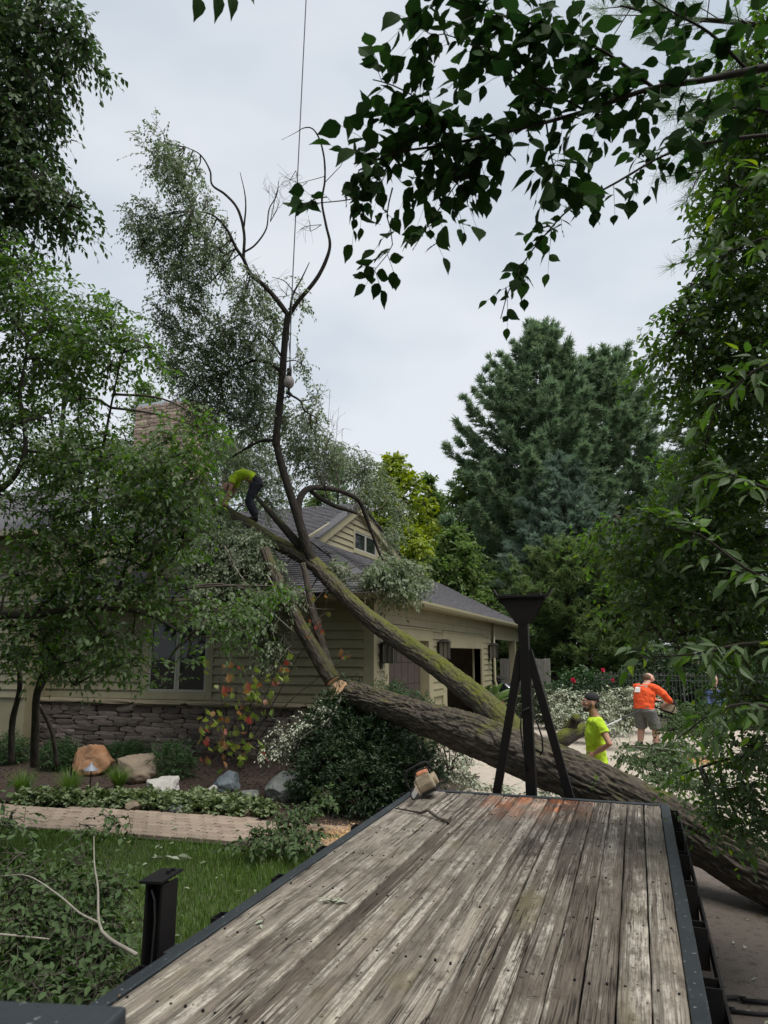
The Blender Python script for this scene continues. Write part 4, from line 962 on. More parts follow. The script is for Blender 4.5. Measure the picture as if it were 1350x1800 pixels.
# crown foliage, clump by clump, each tied to the nearest limb
def crown(clumps, seed, leafL=.062, dens=1.0, depth=.9, anchor=None, Lt=.42, k=9, wood=True, spread=1.0, **kw):
    f = Fol(seed); A = anchor
    for c in clumps:
        x, y, D, rx, ry = c[:5]; n = int((c[5] if len(c) > 5 else rx*ry*.085)*dens); P = U(x,y,D); s = D/F_PX
        f.clump(P, (rx*s*spread, max(depth, .6*rx*s), ry*s*spread), n, Lt, k, leafL, **kw)
        if A is not None:
            dd = ((A-P)**2).sum(1)-A[:,2]*0; j = np.argmin(dd); a = A[j]
            if np.sqrt(dd[j]) > .1: f.branch([a, a*.55+P*.45+np.array([0,0,.05])*np.linalg.norm(P-a)+f.r.normal(0,.09,3)*np.linalg.norm(P-a), P], .016, .008)
    return f
CL = [(290,250,14.7,22,16),(272,274,14.8,26,18),(306,284,14.8,26,18),(288,306,14.8,22,14),(322,312,14.8,22,20),(345,298,14.8,12,14,18),(312,336,14.9,20,14),(335,356,14.9,20,18),(362,350,14.8,12,14,16),
 (243,398,15,20,22),(268,384,15,26,18),(300,394,15,30,24),(254,426,15,28,22),(286,430,15,30,24),(322,410,14.9,30,24),(348,398,14.9,22,18),(362,430,14.9,24,26),(388,440,14.8,18,26),(397,402,14.8,12,22,20),(312,456,15,30,20),(276,462,15,16,12),(352,466,14.9,26,20),(392,474,14.8,14,18),
 (320,490,15,28,16),(352,506,15,24,16),(298,504,15.1,16,14),(314,528,15.2,28,16),(284,548,15.2,22,18),(345,546,15.2,26,18),(300,578,15.4,30,20),(432,500,14.9,22,16),(456,488,14.9,14,12),(422,530,15,26,18),(456,532,15,26,20),(482,560,14.9,20,24),(432,566,15,28,18),
 (395,585,15.2,44,30),(350,610,15.5,46,34),(305,640,16,34,36),(440,610,15.2,46,30),(480,640,15,28,26),(400,655,15.6,60,34),(345,680,16,48,34),(445,690,15.6,44,40),(400,725,16,56,36),(350,740,16.4,30,36,90),(455,745,15.8,40,36),
 (420,785,18,58,30),(500,735,15.4,24,40),(545,745,15.2,34,34),(530,790,15.6,44,34),(575,800,16.2,40,36),(465,815,18.2,44,26),(490,850,18.4,40,26),(560,835,16.6,40,20),(530,525,14.6,16,14,14),(530,640,14.6,16,26,20),(555,700,14.5,14,10,14),
 (605,815,18,46,30),(640,830,18,46,34),(675,860,18.5,26,20),(640,870,17.6,44,20),(700,900,18.5,26,24),(690,940,17.5,22,26),(380,800,18.6,40,34),(330,860,18.5,40,26),(370,870,18.6,34,26),(420,830,18.8,44,34),(470,880,18.8,40,26)]
fc_ = crown(CL, 31, .07, anchor=LPA, dens=1.25, droop=.5, grav=.38, up=-.05, rad=.0035)
# masses lying on the roof and hanging over the eaves
CL2 = [(690,1000,14.6,40,26),(725,1015,14.8,30,30),(700,1035,14.3,36,24),(660,1010,14.2,26,16,60),(595,1000,14.4,20,16,40),(395,925,15,36,22),(430,950,14.6,44,26),(380,960,14.6,40,26),(420,985,14.3,50,26),(470,1000,14.1,34,22),(400,1015,14.2,44,22),(440,1040,13.9,46,22),(400,1075,13.7,40,22,110),(455,1090,13.6,40,26,110),(500,1050,13.7,30,26,80),(350,985,14.2,34,24,90),(370,1040,13.8,34,22,80),(480,1140,13.5,26,30,60),(360,905,15.6,36,24),(455,965,14.6,34,22),
 (110,800,17.5,60,30),(180,800,17.8,60,34),(240,815,17.6,44,34),(290,800,17.8,30,30),(300,865,16.6,40,30),(250,880,16.8,50,26)]
fr_ = crown(CL2, 32, .076, anchor=LPA, dens=2.1, depth=.7, droop=.5, grav=.4, up=-.05, rad=.0035, Lt=.36)
fc_.build(ft, m_fleaf, m_twig, 0, 'foliage', 'twigs'); fr_.build(ft, m_fleaf, m_twig, 0, 'foliage', 'twigs')
# bare twigs against the sky
bt = Fol(5)
for base, tips in (((570,860),[(565,700),(580,690),(596,715),(602,760),(590,740)]),((600,850),[(615,790),(628,780)]),((475,390),[(462,330),(478,335),(500,325)]),((520,300),[(500,318),(512,330)]),((540,320),[(515,338)]),((450,520),[(430,470),(470,500)]),((565,395),[(545,390),(522,410)]),((505,520),[(492,502),(480,520),(508,505)])):
    b = U(*base, 14.6)
    for t in tips:
        e = U(*t, 14.6+bt.r.uniform(-.5,.5)); m_ = (b+e)/2+bt.r.normal(0,.12,3); p = bt.branch([b,m_,e], .009, .003, 4)
        for q in range(4):
            i = bt.r.integers(len(p)//4, len(p)-1); bt.branch([p[i], p[i]+nrm((e-b)+bt.r.normal(0,.6,3)*np.linalg.norm(e-b))*.22, p[i]+nrm((e-b)+bt.r.normal(0,.9,3)*np.linalg.norm(e-b))*.42], .004, .0018, 3)
Vw,Fw = bt.wood_geo(); tag(npmesh('bare_twigs', Vw, Fw, m_twig, ft), kind='stuff')
pt = Fol(6)
for L in ([(588,995),(610,1000),(632,1018)],[(470,1010),(487,1040),(505,1075),(520,1110),(528,1150)],[(535,1040),(540,1075),(524,1105),(515,1130),(500,1145)],[(430,1040),(470,1070),(510,1105),(540,1130)],[(395,960),(415,1000),(430,1020)],[(460,1060),(500,1100),(480,1160)]):
    P = [U(x,y,13.3+pt.r.uniform(-.3,.3)) for x,y in L]; p = pt.branch(P, .013, .006, 5)
    for q in range(14):
        i = pt.r.integers(1, len(p)-1); d = nrm(pt.r.normal(0,1,3)); l_ = pt.r.uniform(.15,.5); pt.branch([p[i], p[i]+d*l_*.5+pt.r.normal(0,.04,3), p[i]+d*l_+pt.r.normal(0,.09,3)], .005, .002, 3)
Vw,Fw = pt.wood_geo(); tag(npmesh('dead_twigs', Vw, Fw, m_twigpale, ft), kind='stuff')
# the severed tops leaning on the wall
cl = empty('cut_limb', tuple(U(578,1190,13.0)), 'severed mossy limb leaning against the house wall above the cut log end', 'limb')
CUT = wpts([(585,1196,12.95,.16),(570,1172,13.05,.15),(545,1130,13.2,.135),(520,1085,13.35,.125),(498,1040,13.5,.115),(478,1000,13.7,.11),(465,965,13.9,.10)])
limb('limb', CUT, m_bark, cl, 60, .025, .011, 20, 5, 8, .30)
limb('side_limb', wpts([(582,1185,13.1,.10),(572,1155,13.3,.09),(560,1115,13.4,.085),(548,1070,13.5,.075),(540,1025,13.6,.065),(532,990,13.7,.055)]), m_bark, cl, 36, .03, .007, 14, 5, 9, .16)
cut_face('cut_face', CUT, 0, cl, .13)
# crane line holding the upright limb
m_cable = mat('wire_rope', (.10,.10,.11), .45, metal=.4); m_ball = mat('crane_ball', (.25,.22,.215), .5, var=(.18,.16,.155), scale=9)
crn = empty('crane_line', tuple(U(508,672,14.35)), 'thin steel crane cable with a grey headache ball hanging beside the upright limb', 'crane hook')
a = U(509,655,14.35); b = U(512,540,14.36); top = U(538,0,14.6); d = nrm(top-b)
MB().tube([a.tolist(), b.tolist(), (b+d*30).tolist()], .011, 6).build('cable', m_cable, crn)
c = U(508,672,14.35); MB().ell(c.tolist(), (.105,.105,.135), 20, 12).build('ball', m_ball, crn, smooth=True)
MB().rng(c[0]-.045,c[0]+.045,c[1]-.03,c[1]+.03,c[2]+.12,c[2]+.3).build('swivel', m_black, crn, bevel=.01)
MB().tube([(c+[0,0,-.13]).tolist(),(c+[0,0,-.2]).tolist(),(c+[.05,0,-.27]).tolist(),(c+[.0,0,-.33]).tolist(),(c+[-.05,0,-.27]).tolist()], [.03,.025,.025,.022,.012], 8).build('hook', m_black, crn, smooth=True)
sp = (c+[0,0,-.31]); MB().tube([sp.tolist(), U(492,700,14.37).tolist()], .012, 6).build('sling', m_black, crn)
MB().tube([U(506,565,14.38).tolist(), (c+[.03,0,.28]).tolist()], .008, 5).build('sling', m_black, crn)

# ------------------------------------------------------------------ standing trees
m_trunk = bark_mat('tree_bark', (.022,.019,.016), (.06,.052,.044), scale=.8)
m_dleaf = leaf_mat('dark_leaf', (.03,.06,.022), (.065,.115,.034), under=(.085,.125,.055), trans=.38)
m_gleaf = leaf_mat('green_leaf', (.045,.095,.02), (.10,.185,.034), under=(.12,.18,.08), trans=.5, c2=(.11,.17,.03))
m_rleaf = leaf_mat('right_leaf', (.048,.10,.02), (.105,.19,.036), under=(.13,.19,.09), trans=.5, c2=(.2,.28,.04))
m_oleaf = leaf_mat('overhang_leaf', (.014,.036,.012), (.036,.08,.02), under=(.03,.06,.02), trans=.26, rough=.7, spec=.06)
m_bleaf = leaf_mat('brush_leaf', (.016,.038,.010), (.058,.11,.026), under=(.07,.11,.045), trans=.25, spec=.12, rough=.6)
m_yleaf = leaf_mat('yellow_green_leaf', (.13,.20,.03), (.30,.34,.045), trans=.4)
m_mleaf = leaf_mat('mid_leaf', (.07,.125,.036), (.15,.215,.065), trans=.5)
def px_anchor(L): return np.vstack([smooth_path([U(x,y,D) for x,y,D,*_ in q], np.ones(len(q)), .15)[0] for q in L])
def leafy(name, label, cat, base, limbs, clumps, seed, lm, leafL, dens=1.0, depth=.8, Lt=.3, k=8, detail=1, moss=0.0, group=None, wm=None, **kw):
    e = empty(name, tuple(base), label, cat, group)
    for i, q in enumerate(limbs):
        limb('trunk' if i == 0 else 'limb', wpts(q), m_trunk, e, 14, .06, .004 if q[0][3] > .04 else .001, 9, 5, seed+i, moss)
    f = crown(clumps, seed, leafL, dens, depth, px_anchor(limbs), Lt, k, **kw)
    f.build(e, lm, wm or m_twig, detail); return e, f

# dark tree at the upper left edge
L1 = [[(-420,1500,9.0,.16),(-380,1000,9,.15),(-300,600,9,.13),(-180,380,9,.10),(-60,260,9,.06),(40,180,9,.03)],[(-180,380,9,.07),(-60,360,9,.05),(60,350,9,.03),(140,365,9,.012)],[(-240,460,9,.08),(-150,200,9,.06),(-40,80,9,.045),(90,50,9,.02)]]
C1 = [(20,20,9,50,40),(70,30,9,45,34),(125,45,9,36,28),(150,70,9,20,18,40),(15,80,9,40,40),(60,95,9,36,30),(100,100,9,20,22,40),(20,150,9,40,40),(65,160,9,30,34),(30,205,9,44,34),(90,195,9,18,16,30),(10,260,9,40,40),(55,255,9,30,34),(20,315,9,40,34),(75,320,9,38,26),(125,350,9,30,24),(60,360,9,44,22),(10,375,9,30,30),(95,375,9,24,14,36),(-10,430,9,40,40)]
C1 += [(x, y, 9, 60, 56, 110) for x in (-70,-170) for y in range(0, 560, 95)] + [(-270, y, 9, 60, 60, 90) for y in range(60, 500, 110)]
leafy('overhanging_tree', 'dark leafy tree overhanging the upper left edge against the sky', 'tree', onZ(-420,1500), L1, C1, 101, m_dleaf, .086, .66, .8, .42, 8, 1, spread=1.12, droop=.6, grav=.5)
# green tree in front of the house, left
L2 = [[(60,1345,10.2,.06),(62,1280,10,.055),(66,1215,9.8,.05),(90,1150,9.4,.045),(130,1060,9.0,.04),(160,960,8.7,.032),(170,850,8.5,.025),(190,740,8.4,.015),(215,620,8.3,.008)],
 [(64,1225,9.9,.035),(95,1165,9.7,.03),(120,1130,9.5,.025),(180,1110,9.3,.015)],[(-160,1100,8,.05),(0,1082,8,.045),(60,1082,8,.04),(110,1072,8,.034),(180,1069,8,.03),(240,1075,8,.024),(285,1092,8,.016),(330,1120,8,.008)],
 [(55,1085,8,.026),(100,1040,8.2,.022),(140,995,8.3,.018),(190,978,8.3,.016),(240,990,8.2,.013),(320,1035,8.2,.007)],[(182,1069,8,.018),(210,1030,8,.016),(222,990,8,.014),(231,960,8,.008)],
 [(-60,1090,8,.028),(20,1100,8.1,.022),(75,1130,8.2,.018),(105,1170,8.3,.013),(130,1205,8.3,.006)],[(-80,900,8,.05),(0,860,8,.04),(30,830,8,.033),(44,790,8,.03),(42,740,8,.026),(36,690,8,.02),(50,600,8,.012)],[(44,792,8,.018),(90,800,8.2,.015),(140,830,8.3,.01),(200,850,8.3,.006)],
 [(20,1340,10.4,.05),(22,1270,10.3,.045),(35,1200,10,.035),(20,1120,9.8,.02)],[(100,1345,10.6,.03),(92,1290,10.5,.03),(70,1240,10.3,.025)]]
C2 = [(30,470,8.6,40,40),(70,520,8.6,46,40),(25,560,8.6,50,44),(100,570,8.5,50,36),(160,545,8.4,34,26),(195,560,8.3,26,30),(150,600,8.4,46,30),(235,600,8.2,34,24),(265,610,8.2,20,14,30),(60,630,8.5,50,40),(120,650,8.4,40,36),(195,640,8.3,44,28),(20,690,8.5,40,40),(140,700,8.3,34,28,60),(80,740,8.4,26,26,36),(10,760,8.4,34,40),(170,760,8.2,26,20,40),
 (160,790,8.4,40,30,80),(60,810,8.4,30,24,44),(110,840,8.4,50,34),(190,830,8.3,44,34),(265,825,8.1,30,24),(300,770,8,30,26),(335,790,8,30,26),(375,745,8,20,14,22),(350,750,8,20,16,22),(290,830,8,46,34),(345,840,8,30,28),(20,880,8.4,34,36,60),(90,900,8.4,44,36),(160,890,8.3,46,34),(230,880,8.2,46,36),(300,900,8.1,44,34),(350,880,8.1,20,26,30),
 (60,960,8.3,40,30,70),(130,960,8.3,46,36),(200,950,8.2,46,34),(270,960,8.2,40,30),(325,950,8.2,24,20,34),(30,1010,8.3,40,34),(100,1030,8.3,46,36),(170,1030,8.2,46,36),(240,1040,8.2,44,30),(300,1020,8.2,34,26,50),(40,1090,8.4,44,34),(110,1100,8.4,46,32),(180,1120,8.3,44,36),(235,1110,8.2,26,34,50),(70,1150,8.8,44,26),(140,1160,8.6,44,26),(200,1165,8.5,34,20),(110,1180,8.8,30,14,30),(15,1150,8.8,34,34),(240,1160,8.4,14,16,16),
 (300,1065,8.2,26,16,30),(340,1085,8.2,30,18,36),(385,1070,8.2,30,20,40),(420,1095,8.2,30,26,50),(430,1060,8.2,26,16,34),(470,1045,8.3,26,16,34),(495,1030,8.3,20,12,22),(400,1130,8.3,26,14,26),(290,1190,8.3,16,14,12),(330,1150,8.3,18,16,16)]
t2, f2 = leafy('garden_tree', 'bushy green tree with arching branches standing before the left half of the house', 'tree', onZ(60,1345), L2, C2, 140, m_gleaf, .066, .66, .9, .36, 7, 1, spread=1.3, shell=.5, droop=.35, grav=.35, hubr=.008, rad=.003)

# ------------------------------------------------------------------ tree at the right whose branch hangs over the lens
e3 = empty('overhang_tree', (2.9,3.2,0), 'tree at the right whose large dark leaves hang over the top of the view', 'tree')
LB = [[(1500,90,2.9,.03),(1350,118,2.9,.016),(1240,140,2.85,.013),(1140,157,2.8,.010),(1030,195,2.8,.008),(900,230,2.75,.006),(780,255,2.75,.005),(690,270,2.75,.004),(630,300,2.75,.003)],
 [(1500,230,3.2,.016),(1350,238,3.2,.01),(1250,250,3.2,.008),(1170,272,3.15,.006),(1085,320,3.1,.005),(1005,365,3.1,.004),(965,405,3.1,.0035),(925,455,3.1,.003),(895,510,3.1,.0025),(880,560,3.1,.002)],
 [(1150,155,2.8,.007),(1060,90,2.8,.006),(960,50,2.75,.005),(860,20,2.75,.004),(770,-10,2.75,.003)],[(1030,195,2.8,.005),(930,140,2.8,.004),(850,90,2.75,.003),(780,60,2.75,.002),(745,70,2.75,.002)],
 [(880,235,2.75,.004),(820,300,2.75,.003),(770,370,2.75,.0025),(725,440,2.75,.0015)],[(800,255,2.75,.004),(740,180,2.75,.003),(690,150,2.75,.0025),(655,140,2.75,.002)],[(700,268,2.75,.003),(640,340,2.75,.0025),(580,355,2.75,.002),(520,358,2.75,.0015)],
 [(960,215,2.78,.004),(970,280,2.78,.003),(985,330,2.8,.002)],[(1320,130,2.9,.008),(1250,60,2.9,.006),(1180,20,2.9,.004),(1120,-20,2.9,.003)],[(1370,200,2.9,.008),(1280,190,2.9,.005),(1200,230,2.9,.003)],[(690,330,2.75,.003),(680,380,2.75,.0025),(690,430,2.75,.002),(650,485,2.75,.0012)]]
trk = [(*p, r) for p, r in (((3.3,2.2,0),.09),((3.2,2.3,1.5),.08),((3.0,2.4,3.0),.07),((2.7,2.5,4.0),.055))]; limb('trunk', trk+[(*U(1500,90,2.9),.03)], m_trunk, e3, 14, .06, .004, 9, 5, 77)
fo = Fol(61)
for q in LB: limb('limb', wpts(q), m_trunk, e3, 8, .04, 0, 8, 5, 60)
def path_of(q): return smooth_path([U(x,y,D) for x,y,D,*_ in q], np.ones(len(q)), .03)[0]
spec = dict(ang=60, droop=.25, grav=.28, jit=.6, asp=.70, rad=.0016, lvar=.42)
fo.along(path_of(LB[0]), 84, .22, 5, .072, start=.34, **spec); fo.along(path_of(LB[1]), 34, .15, 4, .066, start=.3, **spec); fo.along(path_of(LB[2]), 44, .22, 4, .076, start=.15, **spec)
fo.along(path_of(LB[3]), 34, .19, 4, .074, start=.1, **spec); fo.along(path_of(LB[4]), 22, .16, 4, .066, start=.1, **spec); fo.along(path_of(LB[5]), 20, .17, 4, .07, start=.1, **spec)
fo.along(path_of(LB[6]), 7, .07, 2, .078, start=.3, **spec); fo.along(path_of(LB[7]), 8, .16, 4, .085, start=.1, **spec); fo.along(path_of(LB[8]), 20, .2, 4, .08, start=.05, **spec); fo.along(path_of(LB[9]), 16, .2, 4, .08, start=.05, **spec); fo.along(path_of(LB[10]), 10, .1, 3, .06, start=.05, **spec)
tw = [U(372,-60,2.6), U(378,-20,2.6), U(385,0,2.6)]; fo.branch([U(1150,-260,2.8), U(700,-160,2.7), tw[0], tw[2]], .006, .0018, 5)
fo.P.append(np.array([U(350,-5,2.6),U(382,-12,2.6),U(405,-15,2.6),U(430,-22,2.6)])); fo.T.append(nrm(np.array([-UPV-.1*RT,-UPV+.05*RT,-UPV+.15*RT,-UPV+.7*RT]))); fo.N.append(nrm(np.array([-FW+.4*RT]*4)+.3)); fo.L.append(np.array([.085,.1,.1,.07])); fo.W.append(np.array([.055,.05,.05,.04]))
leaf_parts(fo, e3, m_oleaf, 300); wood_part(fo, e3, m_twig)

# leafy wall at the right edge
L4 = [[(1560,1600,5.4,.10),(1540,1200,5.4,.09),(1500,850,5.3,.07),(1450,600,5.2,.05),(1380,420,5.1,.03),(1300,330,5,.012)],[(1545,1230,5.4,.04),(1420,1080,5.6,.03),(1300,960,5.8,.02),(1180,900,6,.012),(1080,905,6.2,.006)],[(1530,1100,5.4,.04),(1400,1090,5.4,.028),(1280,1100,5.5,.02),(1165,1122,5.6,.013)],[(1510,900,5.3,.04),(1400,760,5.2,.03),(1270,640,5.1,.018),(1180,560,5.1,.01)],
 [(1545,1250,5.4,.04),(1400,1200,5.6,.024),(1290,1050,5.8,.016),(1215,1080,6,.01),(1200,1190,6,.006)],[(1550,1400,5.4,.04),(1420,1330,5.6,.025),(1300,1330,5.8,.015),(1200,1360,6,.008)]]
C4 = [(1345,40,4.4,34,40),(1345,120,4.4,30,40),(1330,200,4.5,34,40),(1345,270,4.5,34,40),(1300,260,4.6,24,24,40),(1280,330,4.7,24,24,40),(1330,330,4.6,30,40),(1290,400,4.6,30,30),(1335,430,4.6,34,44),(1265,460,4.8,24,24,40),(1320,510,4.7,44,40),(1260,540,4.9,36,30),(1205,530,5,24,24,44),(1190,590,5,34,26),(1250,610,4.9,44,34),(1325,600,4.7,40,44),(1215,650,5,34,26,60),(1290,680,4.9,44,40),(1340,700,4.7,30,44),(1240,710,5,26,24,44),
 (1300,780,5,44,40),(1340,850,4.9,34,50),(1240,790,5.3,30,26,40),(1270,860,5.2,44,36),(1200,870,5.6,34,26),(1320,940,5.1,44,40),(1230,930,5.5,46,34),(1150,910,5.9,40,26),(1095,925,6.1,36,20),(1055,930,6.2,20,12,20),(1160,960,5.9,46,28),(1090,970,6.1,34,22),(1280,1000,5.3,46,36),(1200,1010,5.7,46,30),(1130,1010,6,46,26),(1340,1040,5.1,34,44),(1260,1070,5.4,46,32),(1180,1070,5.7,46,30),(1120,1060,6,34,24),(1130,1110,6,24,16,24),
 (1320,1130,5.2,40,40),(1330,1220,5.2,34,44),(1325,1310,5.3,40,40),(1290,1340,5.6,34,26,50),(1240,1380,5.8,34,20,50),(1310,1390,5.5,40,30,70),(1340,1430,5.3,34,44),(1260,1430,5.8,34,20,50),(1310,1460,5.6,34,20,40)]
C4 += [(x, y, 5.0, 70, 70, 120) for x in (1420,1530) for y in range(150, 1420, 160)]
t4, f4 = leafy('right_hand_tree', 'tall leafy tree filling the right edge from sky to driveway', 'tree', onZ(1560,1600), L4, C4, 180, m_rleaf, .055, .72, .9, .34, 8, 1, spread=1.2, shell=.5, droop=.3, grav=.35, hubr=.007, rad=.0025)
# a near spray with long pale-shining leaves
e5 = empty('near_spray', tuple(U(1480,1250,2.8)), 'near spray of long pale shining leaves reaching in from the right edge', 'branch')
LS = [[(1480,1060,2.7,.009),(1330,1010,2.7,.006),(1230,940,2.7,.004),(1170,930,2.7,.002)],[(1480,1150,2.7,.009),(1330,1130,2.7,.006),(1220,1150,2.7,.004),(1130,1155,2.75,.002)],[(1480,1300,2.8,.009),(1340,1240,2.8,.006),(1260,1250,2.8,.004),(1190,1300,2.85,.002)],[(1480,880,2.8,.008),(1350,860,2.8,.006),(1270,830,2.8,.003),(1200,850,2.8,.002)],[(1480,650,2.9,.01),(1350,640,2.9,.006),(1260,720,2.9,.003),(1240,780,2.9,.002)],[(1480,500,2.9,.01),(1370,420,2.9,.006),(1290,440,2.9,.003),(1240,470,2.9,.002)],[(1480,330,2.9,.01),(1370,300,2.9,.006),(1300,340,2.9,.003),(1250,390,2.9,.002)]]
fs_ = Fol(62)
for q in LS:
    limb('stem', wpts(q), m_trunk, e5, 7, .05, 0, 8, 5, 60); fs_.along(path_of(q), 14, .13, 4, .072, start=.3, ang=45, droop=.3, grav=.3, jit=.5, asp=.34, rad=.0014)
leaf_parts(fs_, e5, m_rleaf, 300); wood_part(fs_, e5, m_twig)

# ------------------------------------------------------------------ conifers
m_needle = leaf_mat('pine_needle', (.095,.155,.085), (.185,.25,.14), trans=.42, rough=.6)
m_needle2 = leaf_mat('blue_needle', (.11,.165,.12), (.185,.25,.18), trans=.42, rough=.6)
m_needle3 = leaf_mat('olive_needle', (.085,.135,.048), (.155,.215,.08), trans=.42, rough=.6)
def pine(name, label, px, ytop, D, wpx, seed, m, H0=0.0, per=6, curve=.25, tipup=.35, needle=.16, nn=8, dens=1.0, profile=1.0, step=.55, low=.12, group='conifers beyond the driveway', lean=0.0, gap=.12):
    rg = np.random.default_rng(seed); base = U(px, 1150, D); base[2] = 0; top = U(px, ytop, D)[2]; Rm = wpx*D/F_PX
    e = empty(name, tuple(base), label, 'conifer', group)
    limb('trunk', [(base[0],base[1],0,.012*top+.05),(base[0],base[1],top*.5,.009*top+.03),(base[0],base[1],top*.97,.02)], m_trunk, e, 12, .4, .01, 9, 3, seed)
    Ps, Ds, A, B = [], [], [], []; z = top*low; ph = 0
    while z < top*.985:
        t = (z-top*low)/(top*(1-low)); Rz = Rm*((1-t)**profile*(.55+.45*math.sin(min(1,(1-t)*1.25+.1)*math.pi*.5)))+.12
        for b in range(per):
            if rg.random() < gap: continue
            a = ph+2*math.pi*b/per+rg.normal(0,.25); L = Rz*rg.uniform(.55,1.22); d = np.array([math.cos(a),math.sin(a),0]); sdn = np.array([-math.sin(a),math.cos(a),0])
            k = 9; u = np.linspace(0,1,k)[:,None]; dr = -curve*(1-t)+.25*t
            pth = base*[1,1,0]+np.array([0,0,z])+d*u*L+np.array([0,0,1.0])*(dr*u+tipup*u**2.2)*L+sdn*(rg.normal(0,.1)*u**2)*L
            A.append(pth[:-1]); B.append(pth[1:])
            ns = max(4, int(L*3.4*dens*(4.6/ max(L,1.0))**.3))
            uu = rg.uniform(.25,1.02,ns); i = np.clip((uu*(k-1)).astype(int),0,k-2); f = np.clip(uu*(k-1)-i,0,1.1)[:,None]; bp = pth[i]*(1-f)+pth[i+1]*f
            sg = np.where(rg.random(ns)<.5,-1,1); tl = L*.30*(1.12-uu)*rg.uniform(.6,1.4,ns)+.16
            td = nrm(d*.75+sdn*sg[:,None]*rg.uniform(.2,1.0,(ns,1))+np.array([0,0,1.0])*rg.uniform(-.05,.5,(ns,1)))
            te = bp+td*tl[:,None]; A.append(bp); B.append(te); nt_ = max(3, int(np.mean(tl)/.15)+2)
            for q in np.linspace(.25,1.0,nt_): Ps.append(bp+(te-bp)*q+rg.normal(0,.04,bp.shape)); Ds.append(nrm(td+np.array([0,0,.35])))
        z += step*(1.1-.45*t)*rg.uniform(.8,1.2); ph += 1.1
    P = np.vstack(Ps); Dd = np.vstack(Ds); V,Fc = tufts(P, Dd, nn, needle, needle*(.16 if nn > 6 else .22), rg, .62)
    tag(npmesh('foliage', V, Fc, m, e, var=np.repeat(rg.random(len(P)), nn*3)), kind='stuff')
    w_ = Fol(seed); w_.seg(np.vstack(A), np.vstack(B), np.full(sum(map(len,A)),.022), np.full(sum(map(len,B)),.016)); Vw,Fw = w_.wood_geo(); tag(npmesh('branches', Vw, Fw, m_trunk, e), kind='stuff')
    return e
pine('white_pine', 'tallest dark white pine with layered plumes rising beyond the driveway', 972, 505, 47, 225, 201, m_needle, per=7, needle=.40, nn=6, dens=1.95, profile=.72, step=.72, low=.2, tipup=.6, curve=.3, gap=.16)
pine('white_pine', 'broad dark pine just right of the tallest pine, with a rounded top', 1095, 580, 49, 190, 202, m_needle, per=7, needle=.40, nn=6, dens=1.95, profile=.45, step=.72, low=.2, tipup=.55, curve=.3, gap=.16)
pine('blue_pine', 'soft blue green conical pine in front of the tallest pine', 1000, 780, 41, 135, 203, m_needle2, per=8, needle=.3, nn=6, profile=.6, step=.44, low=.25, curve=.1, gap=.05, dens=1.5)
pine('low_pine', 'low spreading olive green pine behind the cradle stand', 1020, 950, 37, 165, 204, m_needle3, per=8, needle=.29, nn=6, profile=.45, step=.42, low=.14, curve=.05, gap=.05, dens=1.5)
pine('small_conifer', 'small dark conifer tip showing just above the broken crown on the roof', 590, 765, 46, 40, 205, m_needle, per=6, needle=.24, nn=6, step=.5, low=.45)
pine('hazel_larch', 'drooping greyish larch at the right beyond the driveway', 1250, 620, 33, 110, 206, m_needle3, per=6, needle=.18, nn=6, profile=.5, step=.42, curve=.5, tipup=.05, gap=.08, dens=1.2)
pine('dark_spruce', 'dark spruce behind the iron fence, left of the person in blue', 1190, 860, 30, 120, 207, m_needle, per=6, needle=.19, nn=6, step=.4, low=.08, dens=1.3)
pine('dark_spruce', 'dark spruce at the far right behind the iron fence', 1330, 760, 29, 130, 208, m_needle, per=6, needle=.19, nn=6, step=.4, low=.08, dens=1.2)

# ------------------------------------------------------------------ broadleaf trees behind
def deci(name, label, px, ytop, D, wpx, seed, lm, leafL=.17, n=18, hfrac=.78, per=120, group='broadleaf trees in the background', ybot=1120):
    rg = np.random.default_rng(seed); base = U(px,1150,D); base[2] = 0; top = U(px,ytop,D)[2]; Rm = wpx*D/F_PX
    e = empty(name, tuple(base), label, 'tree', group); z0 = top*(1-hfrac); f = Fol(seed)
    limb('trunk', [(base[0],base[1],0,.012*top+.06),(base[0]+.1,base[1],z0+.2*top,.008*top+.04),(base[0],base[1],top*.9,.03)], m_trunk, e, 10, .5, .01, 9, 3, seed)
    for i in range(n):
        t = (i+.5)/n; z = z0+(top-z0)*t*.93; rr_ = Rm*math.sqrt(max(.05,1-(2*t-.85)**2*.72)); a = i*2.4+rg.normal(0,.3); q = rg.uniform(.3,.72)*rr_*(1 if t < .9 else .3)
        c = base*[1,1,0]+np.array([math.cos(a)*q, math.sin(a)*q, z]); cr = rr_*rg.uniform(.4,.62)
        f.clump(c, (cr,cr,cr*.72), int(per*.62), .6, 8, leafL*1.18, droop=.2, grav=.3, jit=.5, hubr=.05, rad=.012, shell=.6, wood=False)
        f.branch([base*[1,1,0]+np.array([0,0,max(z0*.8, z-1.8*q)]), (base*[1,1,0]+np.array([0,0,z]))*.5+c*.5, c], .07, .03)
    f.build(e, lm, m_trunk, 0, wname='branches'); return e
deci('maple_tree', 'bright yellow green maple crown above the garage roof', 692, 758, 46, 92, 301, m_yleaf, .26, 26)
deci('broadleaf_tree', 'mid green tree just right of the yellow green maple', 757, 795, 54, 46, 302, m_mleaf, .24, 16)
deci('broadleaf_tree', 'grey green tree with loose crown left of the tallest pine', 830, 770, 50, 78, 303, m_mleaf, .24, 22)
deci('broadleaf_tree', 'dark green rounded tree above the carport roof', 800, 905, 40, 95, 304, m_mleaf, .19, 22, .88, 120)
deci('broadleaf_tree', 'yellowish tree right behind the garage gable', 725, 900, 38, 55, 305, m_yleaf, .18, 16, .85)
